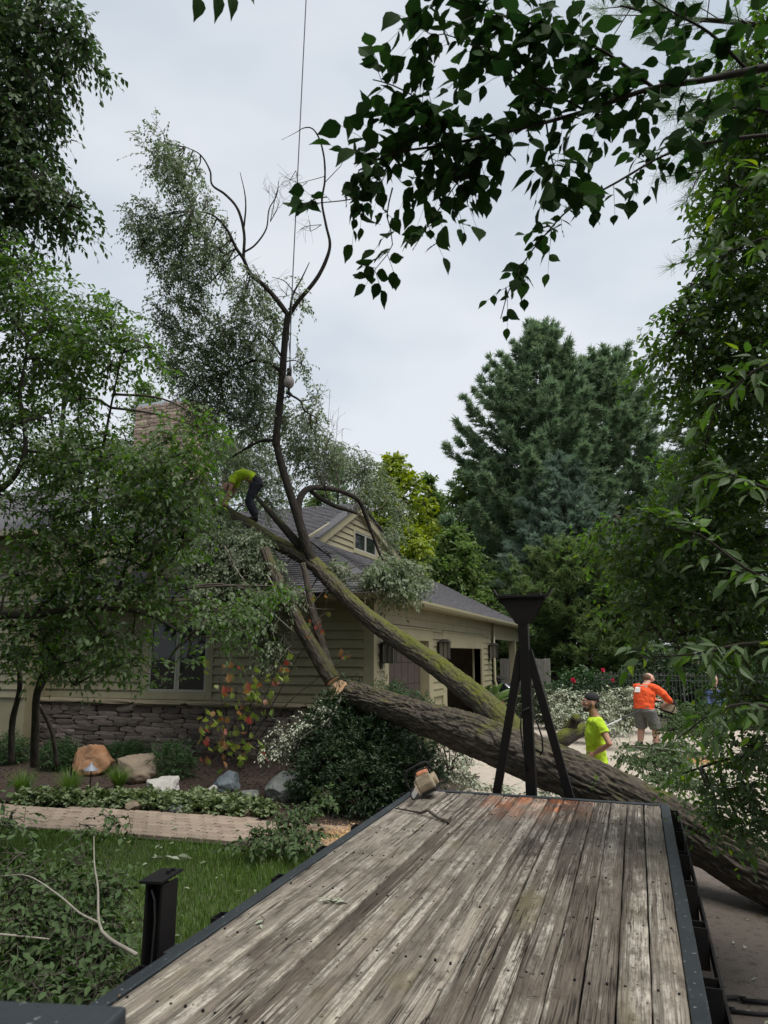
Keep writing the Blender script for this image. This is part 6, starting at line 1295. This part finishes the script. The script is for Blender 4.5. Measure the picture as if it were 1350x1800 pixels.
class Fig:
    """person in local metres (x = own right, y = forward, z up), placed by matrix"""
    def __init__(s, loc, heading, label, scale=1.0):
        s.e = empty('person', tuple(loc), label, 'person'); s.e.rotation_euler = (0,0,heading); s.e.scale = (scale,)*3
    def et(s, mb, pts, rx, ry, n=18):
        """elliptical tube: rx across own x, ry along the other side"""
        pts = [Vector(p) for p in pts]; vs_, fs = [], []; k = len(pts)
        for i in range(k):
            t = (pts[min(i+1,k-1)]-pts[max(i-1,0)]).normalized(); u = Vector((1,0,0)); u = (u-t*u.dot(t))
            if u.length < .2: u = Vector((0,0,1))-t*t.z
            u.normalize(); q = t.cross(u)
            for j in range(n): a = 2*math.pi*j/n; vs_.append(pts[i]+u*math.cos(a)*rx[i]+q*math.sin(a)*ry[i])
        for i in range(k-1):
            for j in range(n): fs.append((i*n+j,i*n+(j+1)%n,(i+1)*n+(j+1)%n,(i+1)*n+j))
        fs += [tuple(range(n-1,-1,-1)), tuple(range((k-1)*n,k*n))]; mb.add(vs_,fs); return mb
    def part(s, name, mb, m, vox=.011, smooth=5, fold=0.0):
        o = mb.build(name, m, s.e, smooth=True, world=False); r = o.modifiers.new('fuse','REMESH'); r.mode = 'VOXEL'; r.voxel_size = vox; r.use_smooth_shade = True
        q = o.modifiers.new('soft','SMOOTH'); q.factor = .5; q.iterations = smooth
        if fold: d = o.modifiers.new('folds','DISPLACE'); d.texture = TEX; d.strength = fold; d.mid_level = .5; d.texture_coords = 'LOCAL'
        return o
    def head(s, mb, c, yaw=0.0, pitch=0.0, k=1.0):
        R = Matrix.Rotation(yaw,3,'Z') @ Matrix.Rotation(-pitch,3,'X'); c = Vector(c); P = lambda x,y,z: c+R@Vector((x*k,y*k,z*k))
        def fn(p, d):
            if d.z < 0 and d.y > 0: p = Vector((p.x*(1+.18*d.z), p.y*(1-.02*d.z), p.z))
            return p
        mb.ell(c, (.075*k,.097*k,.118*k), 20, 14, R, fn); mb.ell(P(0,.052,-.075), (.05*k,.05*k,.05*k), 14, 10, R)      # skull, jaw
        mb.tube([P(0,.085,.03),P(0,.108,-.005),P(0,.122,-.024),P(0,.100,-.034)], [.010*k,.013*k,.017*k,.010*k], 8); mb.ell(P(0,.095,-.062),(.024*k,.012*k,.009*k),10,6,R); mb.ell(P(0,.090,-.078),(.022*k,.012*k,.008*k),10,6,R); mb.ell(P(0,.085,-.108),(.024*k,.022*k,.018*k),10,6,R)
        mb.ell(P(0,.082,.036),(.055*k,.018*k,.010*k),12,6,R)
        for sx in (-1,1): mb.ell(P(sx*.078,-.005,-.01),(.010*k,.022*k,.032*k),10,8,R); mb.ell(P(sx*.045,.07,-.02),(.022*k,.018*k,.018*k),10,6,R)
        return R, P
    def hand(s, mb, w, d, palm, curl=.9, sz=1.0):
        """palm and five bent fingers; w wrist, d pointing direction, palm facing direction"""
        w, d, p = Vector(w), Vector(d).normalized(), Vector(palm); p = (p-d*p.dot(d)).normalized(); sd_ = d.cross(p)
        mb.tube([w, w+d*.045*sz, w+d*.09*sz], [.026*sz,.036*sz,.034*sz], 10)
        for i, L in enumerate((.072,.082,.077,.060)):
            b = w+d*.088*sz+sd_*(i-1.5)*.020*sz; q = [b]; a = 0
            for f in (.45,.32,.23): a += curl*.7; q.append(q[-1]+(d*math.cos(a)+p*math.sin(a))*L*f*sz)
            mb.tube(q, [.0095*sz,.009*sz,.0085*sz,.007*sz], 7)
        b = w+d*.03*sz-sd_*.032*sz; mb.tube([b, b+(-sd_*.7+d*.6+p*.2)*.035*sz, b+(-sd_*.7+d*1.5+p*.7)*.042*sz], [.013*sz,.011*sz,.008*sz], 7)
    def legs(s, mb, hips, knees, ankles, r=(.088,.058,.040)):
        for h, k, a in zip(hips, knees, ankles): h, k, a = Vector(h), Vector(k), Vector(a); mb.tube([h, h.lerp(k,.5), k, k.lerp(a,.35), a], [r[0],r[0]*.87,r[1],r[1]*1.02,r[2]], 14)
    def boots(s, ankles, fwd=(0,1,0), m=None):
        for a in ankles:
            a = Vector(a); f = Vector(fwd); mb = MB(); mb.tube([a+Vector((0,0,.07)), a+Vector((0,0,.0)), a-Vector((0,0,.045))], [.056,.058,.056], 12)
            mb.tube([a-Vector((0,0,.045))-f*.05, a-Vector((0,0,.045))+f*.06, a-Vector((0,0,.055))+f*.15, a-Vector((0,0,.06))+f*.19], [.045,.05,.042,.03], 10); s.part('boot', mb, m or m_boot, .01, 3)

# worker in lime, seen from his left side, hand on hip
pos = U(1052,1370,9.35); pos[2] = 0
g = Fig(pos, math.radians(109.4-10), 'worker in lime shirt and backward cap standing behind the log, hand on hip', 1.0)
b = MB(); R, P = g.head(b, (0,.045,1.665), .12, -.02); b.tube([(0,-.02,1.44),(0,.005,1.50),(0,.03,1.58)], [.075,.058,.056], 14)
g.et(b, [(0,0,.90),(0,0,1.05),(0,.01,1.25),(0,-.01,1.42)], [.15,.145,.165,.15], [.10,.095,.11,.09])
for sx, el, wr in ((-1,(-.32,-.13,1.17),(-.185,.05,1.035)), (1,(.25,-.04,1.16),(.24,.08,.93))):
    b.tube([(sx*.19,-.01,1.435),((sx*.19+el[0])/2,(el[1]-.01)/2,1.31),el,((el[0]+wr[0])/2,(el[1]+wr[1])/2,(el[2]+wr[2])/2),wr], [.056,.050,.042,.040,.027], 12)
g.hand(b, (-.185,.05,1.035), (.25,.7,-.55), (1,0,0), .7); g.hand(b, (.24,.08,.93), (0,.2,-1), (-1,0,0), .5)
g.legs(b, [(-.09,0,.92),(.09,0,.92)], [(-.10,.03,.50),(.10,.02,.50)], [(-.10,0,.09),(.10,0,.09)]); g.part('body', b, m_skin, .009)
b = MB(); g.et(b, [(0,0,.82),(0,.005,.95),(0,.01,1.10),(0,.015,1.27),(0,-.005,1.42),(0,-.012,1.475)], [.175,.168,.17,.19,.178,.10], [.135,.128,.128,.135,.115,.075])
for sx, el in ((-1,(-.32,-.13,1.17)),(1,(.25,-.04,1.16))): b.tube([(sx*.15,-.01,1.43),(sx*.195,-.012,1.42),(sx*.19*.45+el[0]*.55,el[1]*.55,1.42*.45+el[2]*.55)], [.07,.082,.082], 14)
g.part('shirt', b, m_lime, .010, 6, .045)
b = MB(); g.et(b, [(0,0,.80),(0,0,.88)], [.14,.14], [.10,.10]); g.legs(b, [(-.09,0,.88),(.09,0,.88)], [(-.10,.03,.50),(.10,.02,.50)], [(-.10,0,.12),(.10,0,.12)], (.085,.08,.07)); g.part('trousers', b, m_navy, .012, 5, .02); g.boots([(-.10,0,.09),(.10,0,.09)])
b = MB(); b.ell(P(0,-.018,.048), (.088,.104,.085), 18, 10, R, lambda p,d: Vector((p.x,p.y,max(p.z,-.018)))); g.part('cap', b, m_capk, .007, 3)
b = MB(); b.ell(P(0,-.148,-.002), (.078,.095,.013), 16, 6, R @ Matrix.Rotation(.42,3,'X')); g.part('cap_brim', b, m_capm, .006, 2)
b = MB(); b.ell(P(0,-.06,-.03), (.076,.048,.06), 16, 10, R); g.part('hair', b, m_hair, .008, 3)
b = MB(); b.ell(P(0,.06,-.088), (.054,.048,.042), 14, 8, R); b.tube([P(-.071,.01,-.03),P(-.066,.03,-.075),P(-.045,.065,-.105)], [.012,.014,.014], 8); b.tube([P(.071,.01,-.03),P(.066,.03,-.075),P(.045,.065,-.105)], [.012,.014,.014], 8); g.part('beard', b, m_hair, .006, 3)
for sx in (-1,1): MB().ell(P(sx*.033,.081,.012), (.013,.010,.009), 10, 8, R).build('eye', m_print, g.e, smooth=True, world=False); MB().ell(P(sx*.033,.0885,.012), (.006,.004,.0065), 8, 6, R).build('pupil', m_capk, g.e, smooth=True, world=False)

# worker in orange, back to the lens, sawing
pos = onZ(1138,1312); pos = np.array([pos[0]*.955+.0, 19.4, 0])
pos[0] = onY(1134,1260,19.4)[0]
g = Fig(pos, math.radians(-32), 'worker in bright orange long sleeved shirt and grey shorts, back turned, holding a chainsaw', 1.05); g.e.scale = (1.35,1.2,1.06)
b = MB(); R, P = g.head(b, (.02,.20,1.615), -.3, -.55); b.tube([(0,.08,1.42),(.01,.12,1.48),(.015,.16,1.55)], [.08,.066,.062], 12)
g.et(b, [(0,-.02,.90),(0,.0,1.10),(0,.05,1.30),(0,.08,1.44)], [.17,.17,.19,.16], [.12,.12,.12,.1])
RA = [(.20,.09,1.39),(.31,.14,1.27),(.36,.24,1.12),(.34,.42,1.05)]; LA = [(-.18,.12,1.38),(-.16,.28,1.2),(.0,.46,1.08)]
b.tube(RA,[.06,.052,.045,.03],10); b.tube(LA,[.06,.05,.03],10); g.hand(b, RA[-1], (.2,1,-.1), (-1,0,0), 1.0); g.hand(b, LA[-1], (.6,.8,0), (0,0,-1), 1.0)
K = [(-.12,.06,.50),(.14,.10,.50)]; A = [(-.13,-.02,.10),(.17,.04,.10)]; g.legs(b, [(-.10,-.02,.92),(.10,-.02,.92)], K, A, (.10,.066,.046)); g.part('body', b, m_skin2, .012)
b = MB(); g.et(b, [(0,-.03,.90),(0,-.01,1.02),(0,.03,1.2),(0,.065,1.36),(0,.085,1.46)], [.20,.195,.215,.205,.11], [.15,.145,.15,.13,.08]); b.tube(RA[:3]+[((RA[2][0]+RA[3][0])/2,.34,1.08)],[.085,.078,.068,.05],12); b.tube(LA,[.085,.07,.045],12); b.tube([(.1,.07,1.42),(.21,.07,1.39)],[.08,.085],12); b.tube([(-.1,.07,1.42),(-.21,.08,1.39)],[.08,.085],12); g.part('shirt', b, m_orange, .012, 6, .045)
b = MB(); g.et(b, [(0,-.03,.84),(0,-.03,.98)], [.19,.185], [.145,.14]); g.legs(b, [(-.10,-.02,.90),(.10,-.02,.90)], [(-.12,.05,.55),(.14,.085,.55)], [(-.125,.06,.46),(.145,.10,.46)], (.125,.112,.112)); g.part('shorts', b, m_greyc, .013, 5, .025)
g.boots(A, (.2,.98,0)); b = MB(); b.ell(P(0,-.03,.03), (.082,.082,.092), 16, 10, R); g.part('hair', b, mat('brown_hair',(.09,.055,.035),.8,var=(.13,.085,.055),scale=40), .009, 3)
MB().poly([(-.13,-.10,1.29),(-.02,-.105,1.29),(-.02,-.062,1.395),(-.13,-.058,1.395)],(0,.05,.012)).build('back_print', m_print, g.e, world=False)
b = MB(); b.tube([(.345,.39,1.07),(.34,.52,1.04)],[.05,.05],10); g.part('glove', b, m_glove, .01, 3)
hd = math.radians(-32); sw_ = np.array([pos[0]+math.cos(hd)*.36-math.sin(hd)*.46, pos[1]+math.sin(hd)*.36+math.cos(hd)*.46, .86]); cs = chainsaw(tuple(sw_), math.radians(-75), 'chainsaw held out to the right by the worker in orange', 1.15, (math.radians(-18),0))

# worker in lime bent over on the broken limb
i = 10; fpos = np.array(U(446,917,15.9))
g = Fig(fpos, math.radians(109.4), 'worker in lime shirt and navy trousers bent double on the roof, reaching for the limb', 1.0)
b = MB(); R, P = g.head(b, (.03,.62,.80), 0.0, -1.1); b.tube([(0,.46,.96),(.01,.52,.90),(.02,.57,.85)], [.08,.062,.058], 12)
g.et(b, [(0,.0,.90),(0,.14,1.02),(0,.30,1.07),(0,.45,1.0)], [.16,.155,.175,.15], [.11,.105,.115,.1])
AR = [((-.2,.46,.97),(-.24,.50,.70),(-.19,.60,.42)), ((.2,.46,.97),(.25,.55,.72),(.16,.66,.46))]
for a_, e_, w_ in AR: b.tube([a_,e_,w_],[.056,.043,.028],12)
g.hand(b, AR[0][2], (0,.3,-1), (1,0,0), .8); g.hand(b, AR[1][2], (0,.3,-1), (-1,0,0), .8)
K = [(-.11,.10,.48),(.12,.16,.50)]; A = [(-.11,-.06,.10),(.12,-.02,.10)]; g.legs(b, [(-.09,-.02,.86),(.09,-.02,.86)], K, A); g.part('body', b, m_skin, .011)
b = MB(); g.et(b, [(0,.0,.94),(0,.12,1.04),(0,.28,1.09),(0,.42,1.03),(0,.50,.95)], [.175,.175,.195,.18,.10], [.125,.125,.14,.125,.08]); b.et if False else None
for a_, e_, w_ in AR: a2, e2 = Vector(a_), Vector(e_); b.tube([a2*.75+Vector((0,.11,.26)), a2, a2.lerp(e2,.5)],[.08,.085,.078],12)
g.part('shirt', b, m_lime, .011, 6, .045)
b = MB(); g.et(b, [(0,-.06,.80),(0,-.03,.92),(0,.06,1.0)], [.18,.18,.165], [.14,.14,.12]); g.legs(b, [(-.09,-.02,.84),(.09,-.02,.84)], K, [(-.11,-.06,.12),(.12,-.02,.12)], (.12,.09,.075)); g.part('trousers', b, m_navy, .012, 5, .025); g.boots(A)
b = MB(); b.ell(P(0,-.02,.03), (.085,.095,.09), 16, 10, R); g.part('hair', b, m_hair, .009, 3)
# gable man's saw-dust pale strip print on the shirt
# person in blue far behind the leaves
fp = onY(1263,1288,21.5); fp[2] = 0
g = Fig(fp, math.radians(200), 'distant person in blue top and faded jeans half hidden by leaves at the right', 1.0)
b = MB(); R, P = g.head(b, (0,.03,1.62), 0, 0); b.tube([(0,-.02,1.40),(0,.0,1.47),(0,.02,1.54)], [.07,.055,.053], 12); g.et(b, [(0,0,.9),(0,0,1.1),(0,0,1.25),(0,0,1.4)], [.15,.14,.16,.14], [.1]*4)
for sx in (-1,1): b.tube([(sx*.18,0,1.38),(sx*.22,-.01,1.13),(sx*.2,.08,.9)],[.05,.04,.027],10); g.hand(b,(sx*.2,.08,.9),(0,.2,-1),(-sx,0,0),.6)
g.legs(b, [(-.09,0,.9),(.09,0,.9)], [(-.1,.02,.5),(.1,.02,.5)], [(-.1,0,.09),(.1,0,.09)]); g.part('body', b, m_skin2, .012)
b = MB(); g.et(b, [(0,0,.86),(0,0,1.1),(0,0,1.28),(0,0,1.44)], [.175,.165,.185,.11], [.13,.125,.13,.08])
for sx in (-1,1): b.tube([(sx*.15,0,1.38),(sx*.19,0,1.36),(sx*.22,-.01,1.13),(sx*.21,.05,.98)],[.07,.075,.06,.05],10)
g.part('top', b, m_blue, .012, 5, .02); b = MB(); g.et(b, [(0,0,.82),(0,0,.96)], [.165,.16], [.125,.12]); g.legs(b, [(-.09,0,.88),(.09,0,.88)], [(-.1,.02,.5),(.1,.02,.5)], [(-.1,0,.12),(.1,0,.12)], (.105,.08,.065)); g.part('jeans', b, m_jean, .012, 5, .02); g.boots([(-.1,0,.09),(.1,0,.09)]); b = MB(); b.ell(P(0,-.02,.03),(.085,.1,.1),14,10,R); g.part('hair', b, mat('grey_hair',(.35,.31,.28),.8), .01, 3)
# pruning pole
m_pole = mat('pole_grey', (.45,.46,.45), .4, metal=.3); pp = empty('pruning_pole', tuple(onZ(1075,1300)), 'long pruning pole resting on the pale brush heap', 'pole'); MB().tube([U(1066,1276,15.3).tolist(),U(1092,1264,15.6).tolist()],.018,8).build('pole', m_pole, pp); MB().tube([U(1092,1264,15.6).tolist(),U(1128,1248,16.2).tolist()],.021,8).build('grip', m_rubber, pp)

# ------------------------------------------------------------------ car in the carport, nose towards the house
m_paint = mat('black_car_paint', (.010,.011,.013), .16, spec=.5, coat=.8); m_chrome = mat('silver_trim', (.75,.76,.78), .15, metal=.9); m_red = mat('tail_lamp', (.45,.015,.02), .2, coat=.6); m_pinkl = mat('lamp_clear', (.8,.55,.55), .2)
car = empty('parked_car', (-6.9,29.6,0), 'black car parked in the carport, rear end with red tail lamp showing', 'car'); Yn, Yf = 28.72, 30.52
side = [(-4.62,.38),(-4.56,.62),(-4.60,.86),(-4.74,.98),(-5.0,1.03),(-6.2,1.02),(-7.9,.96),(-8.9,.80),(-9.15,.60),(-9.15,.32),(-8.9,.24),(-4.75,.24)]
MB().poly([(x,Yn,z) for x,z in side],(0,Yf-Yn,0)).build('body', m_paint, car, bevel=.07)
gh = [(-4.80,.99),(-5.25,1.30),(-5.75,1.47),(-6.6,1.53),(-7.3,1.42),(-8.1,.99)]; MB().add([(x,Yn+.10+.16*(z-1)/.5,z) for x,z in gh]+[(x,Yf-.10-.16*(z-1)/.5,z) for x,z in gh],[(0,1,2,3,4,5),(11,10,9,8,7,6)]+[(i,i+6,(i+1)%6+6,(i+1)%6) for i in range(6)]).build('greenhouse', m_glass, car, bevel=.04)
MB().add([(x,Yn+.2,z+.02) for x,z in gh[1:5]]+[(x,Yf-.2,z+.02) for x,z in gh[1:5]],[(0,1,5,4),(1,2,6,5),(2,3,7,6)]).build('roof', m_paint, car)
for yy in (Yn, Yf):
    s_ = -1 if yy == Yn else 1
    for wx in (-5.45, -8.15): wh = MB().cyl((wx,yy-s_*.22,.34),(wx,yy+s_*.012,.34),.34,n=28).build('wheel', m_rubber, car, bevel=.03); MB().cyl((wx,yy+s_*.006,.34),(wx,yy+s_*.02,.34),.23,n=20).build('rim', m_chrome if False else m_steel, wh)
    MB().poly([(-4.575,yy+s_*.006,.74),(-4.585,yy+s_*.006,.84),(-4.80,yy+s_*.006,.86),(-5.0,yy+s_*.006,.82),(-4.8,yy+s_*.006,.77)],(0,-s_*.2,0)).build('tail_lamp', m_red, car); MB().poly([(-4.60,yy+s_*.01,.86),(-5.05,yy+s_*.01,.85),(-5.1,yy+s_*.01,.875),(-4.62,yy+s_*.01,.885)],(0,-s_*.05,0)).build('chrome_strip', m_chrome, car); MB().tube([(-4.72,yy+s_*.0,.93),(-4.95,yy-s_*.04,1.03),(-5.2,yy-s_*.12,1.2),(-5.45,yy-s_*.18,1.32)],.014,6).build('window_trim', m_chrome, car, smooth=True)
MB().rng(-4.60,-4.545,Yn+.2,Yf-.2,.42,.60).build('bumper', m_rubber, car, bevel=.02); MB().rng(-4.585,-4.555,29.4,29.85,.64,.76).build('number_plate', m_print, car)

# ------------------------------------------------------------------ lanterns
m_lant = mat('lantern_metal', (.02,.018,.016), .5, spec=.5); m_lglass = mat('lantern_glass', (.14,.13,.11), .25)
def lantern(y, z, label, k=1.0):
    e = empty('wall_lantern', (WX+.05,y,z), label, 'lantern', 'lanterns on the garage wall'); x = WX+.22; w_ = .11*k; h = .40*k
    MB().rng(WX+.035,WX+.06,y-.07*k,y+.07*k,z-.12*k,z+.42*k).build('back_plate', m_lant, e, bevel=.005); MB().bar((WX+.06,y,z+.36*k),(x,y,z+.42*k),.03,.03).build('arm', m_lant, e)
    f = MB()
    for sx in (-1,1):
        for sy in (-1,1): f.rng(x+sx*w_-.009,x+sx*w_+.009,y+sy*w_-.009,y+sy*w_+.009,z,z+h)
        f.rng(x+sx*w_-.007,x+sx*w_+.007,y-.007,y+.007,z,z+h); f.rng(x-.007,x+.007,y+sx*w_-.007,y+sx*w_+.007,z,z+h)
    for zz in (z, z+h*.8, z+h): f.rng(x-w_-.013,x+w_+.013,y-w_-.013,y+w_+.013,zz-.008,zz+.008) if zz != z+h*.8 else None
    f.build('cage', m_lant, e); MB().rng(x-w_+.012,x+w_-.012,y-w_+.012,y+w_-.012,z+.012,z+h-.012).build('glass', m_lglass, e)
    MB().add([(x-w_*1.3,y-w_*1.3,z+h+.01),(x+w_*1.3,y-w_*1.3,z+h+.01),(x+w_*1.3,y+w_*1.3,z+h+.01),(x-w_*1.3,y+w_*1.3,z+h+.01),(x-w_*.6,y-w_*.6,z+h+.08*k),(x+w_*.6,y-w_*.6,z+h+.08*k),(x+w_*.6,y+w_*.6,z+h+.08*k),(x-w_*.6,y+w_*.6,z+h+.08*k)],[(3,2,1,0),(4,5,6,7),(0,1,5,4),(1,2,6,5),(2,3,7,6),(3,0,4,7)]).build('cap', m_lant, e)
lantern(14.4, 2.12, 'black wall lantern nearest the house corner, half behind the mossy stem'); lantern(19.0, 2.17, 'black wall lantern between the two garage doors', 1.1); lantern(26.0, 2.17, 'black wall lantern beside the downspout at the far garage corner', 1.1)

# ------------------------------------------------------------------ fences
m_board = mat('grey_fence_board', (.17,.16,.145), .9, var=(.23,.22,.2), scale=5, bump=.3, bscale=30, rnd=.2); m_iron = mat('fence_iron', (.055,.057,.055), .5, var=(.09,.09,.085), scale=5)
p0 = onY(880,1200,34.0); p1 = onY(967,1200,34.0); zt = float(onY(960,1158,34.0)[2]); wf_ = empty('board_fence', (float(p0[0]),34,0), 'grey vertical board fence behind the carport', 'fence'); x = float(p0[0])
while x < p1[0]: MB().rng(x,x+.135,33.99+random.uniform(-.01,.01),34.02,.02,zt+random.uniform(-.02,.02)).build('board', m_board, wf_); x += .145
MB().rng(float(p0[0]),float(p1[0]),34.03,34.07,.5,.6).build('rail', m_board, wf_); MB().rng(float(p0[0]),float(p1[0]),34.03,34.07,1.5,1.6).build('rail', m_board, wf_)
FY = 26.5; x0f = float(onY(1045,1200,FY)[0]); x1f = float(onY(1352,1200,FY)[0]); zt = float(onY(1120,1184,FY)[2]); fe = empty('iron_fence', (x0f,FY,0), 'black iron picket fence behind the worker in orange', 'fence'); pmesh = MB(); pmesh.rng(-.009,.009,-.009,.009,.06,zt-.06); pmesh.tube([(0,0,zt-.06),(0,0,zt-.03),(0,0,zt+.04)],[.009,.018,.002],6); pmesh = pmesh.mesh('picket', m_iron); x = x0f; k = 0
while x < x1f and k < 290:
    o = link('picket', pmesh, fe, True); o.location = (x,FY,0); x += .115; k += 1
    if k % 20 == 5: MB().rng(x-.03,x+.03,FY-.03,FY+.03,0,zt+.06).build('post', m_iron, fe)
for zz in (.12, zt-.22, zt-.06): MB().rng(x0f,x1f,FY-.014,FY+.014,zz-.014,zz+.014).build('rail', m_iron, fe)

# roses and dark planting in front of the fence
rp = onY(1035,1260,23.5); rx_ = float(rp[0])
rose = bush('rose_bush', 'dark rose bush with three red blooms behind the brush heap', 'bush', [(rx_,23.5,.7,.9,.6,.75),(rx_+.9,23.7,.8,.7,.6,.8),(rx_-.9,23.6,.6,.8,.6,.6)], 601, m_yew, .06, 2200, asp=.6)
m_rose = leaf_mat('rose_petal', (.45,.02,.06), (.6,.05,.12), trans=.3)
for (px, py, s_) in ((1008,1196,.075),(1060,1178,.06),(1077,1196,.05)):
    c = U(px,py,21.2); rg = np.random.default_rng(px); n = 26; d = nrm(rg.normal(0,1,(n,3))+[0,0,.5]); V,Fc,k = leaf_geo(c+d*s_*.2,nrm(d+rg.normal(0,.3,(n,3))),nrm(rg.normal(0,1,(n,3))),np.full(n,s_),np.full(n,s_*.9),1,curl=-.3); npmesh('bloom', V, Fc, m_rose, rose, var=np.repeat(rg.random(n),k))
    MB().tube([c.tolist(),(c-[0,-.3,.5]).tolist()],.006,5).build('stem', m_twig, rose)
bush('dark_shrubbery', 'low dark shrubbery in front of the board fence', 'bush', [(-3.2,25.5,.6,1.2,.8,.7),(-2.2,26,.6,1,.8,.7),(-4.0,27.5,.5,.9,.8,.6),(-1.2,26.5,.6,1.0,.8,.7)], 602, m_yew, .07, 2600, asp=.5)
bush('bed_shrub', 'shrubbery at the foot of the iron fence, right side', 'bush', [(2.2,25.4,.4,1.3,.6,.5),(4.2,25.6,.4,1.4,.6,.5),(6.2,25.8,.5,1.3,.6,.6)], 603, m_shr, .07, 2200, asp=.5)
fl = empty('pink_flower_pot', (-4.75,25.2,0), 'pot of pink flowers beside the stone pier', 'flower pot'); MB().lathe((-4.75,25.2,0),[(.14,0),(.2,.35),(.22,.37),(.22,.42),(.18,.42)],16).build('pot', rust, fl, smooth=True)
rg = np.random.default_rng(77); n = 120; d = nrm(rg.normal(0,1,(n,3))+[0,0,.6]); V,Fc,k = leaf_geo(np.array([-4.75,25.2,.62])+d*.2*rg.uniform(.4,1,(n,1)),d,nrm(rg.normal(0,1,(n,3))),np.full(n,.09),np.full(n,.07),1); tag(npmesh('blooms', V, Fc, leaf_mat('pink_petal',(.6,.08,.2),(.75,.2,.3)), fl, var=np.repeat(rg.random(n),k)), kind='stuff')
for i, (x, y, w_, h, lab) in enumerate(((-2.2,30.5,1.6,1.3,'dark understory shrub between the board fence and the rose bush'),(.6,30.0,1.7,1.5,'dark understory shrub behind the left end of the iron fence'),(3.4,29.5,1.8,1.6,'dark understory shrub behind the middle of the iron fence'),(6.4,29.5,1.9,1.7,'dark understory shrub behind the right end of the iron fence'),(9.6,29.5,2,1.8,'dark understory shrub at the far right beyond the driveway'))):
    bush('understory_shrub', lab, 'bush', [(x,y,h*.6,w_,1.1,h*.75),(x+.9,y+.5,h*.5,w_*.8,1,h*.65)], 620+i, m_yew if i % 2 else m_shr, .13, 950, asp=.5, Lt=.25, group='understory shrubs behind the fence')
# unseen trees added round the place; they block the sky and darken camera-facing sides
proto = None
for i, (x, y, h, w_, lab) in enumerate(((-9,-6,14,5.5,'left of the photographer, a little behind'),(-2,-11,16,6,'straight behind the photographer'),(7,-8,15,6,'right of the photographer, behind'),(-15,2,14,5,'at the left end of the lawn'),(-11,2.5,13,4,'on the lawn left of the picture'),(12,2,14,5,'right of the parking pad'))):
    e = empty('added_shade_tree', (x,y,0), 'unseen tree added for shade outside the picture, '+lab, 'tree', 'unseen trees added for shade', rz=i*1.1); e.scale = (w_/5.5, w_/5.5, h/14.0)
    if proto is None:
        proto = e; rg = np.random.default_rng(700); f = Fol(700); limb('trunk', [(x,y,0,.28),(x+.2,y,5.6,.2),(x,y,12,.05)], m_trunk, e, 10, .5, .01, 9, 3, i)
        for j in range(20):
            t = (j+.5)/20; z = 14*(.22+.74*t); rr_ = 5.5*math.sqrt(max(.06,1-(2*t-.8)**2*.7)); a = j*2.4; q = rr_*rg.uniform(.3,.7); c = np.array([x+math.cos(a)*q,y+math.sin(a)*q,z]); cr = rr_*.5
            f.clump(c, (cr,cr,cr*.7), 80, .8, 7, .36, droop=.2, grav=.3, jit=.5, hubr=.05, rad=.012, shell=.7, wood=False); f.branch([(x,y,max(2,z-q)),(np.array([x,y,z])+c)/2,c],.08,.03)
        f.build(e, m_mleaf, m_trunk, 0, wname='branches')
    else:
        for ch in list(proto.children):
            k = ch.copy(); COL.objects.link(k); k.parent = e; k.matrix_parent_inverse = ch.matrix_parent_inverse.copy()
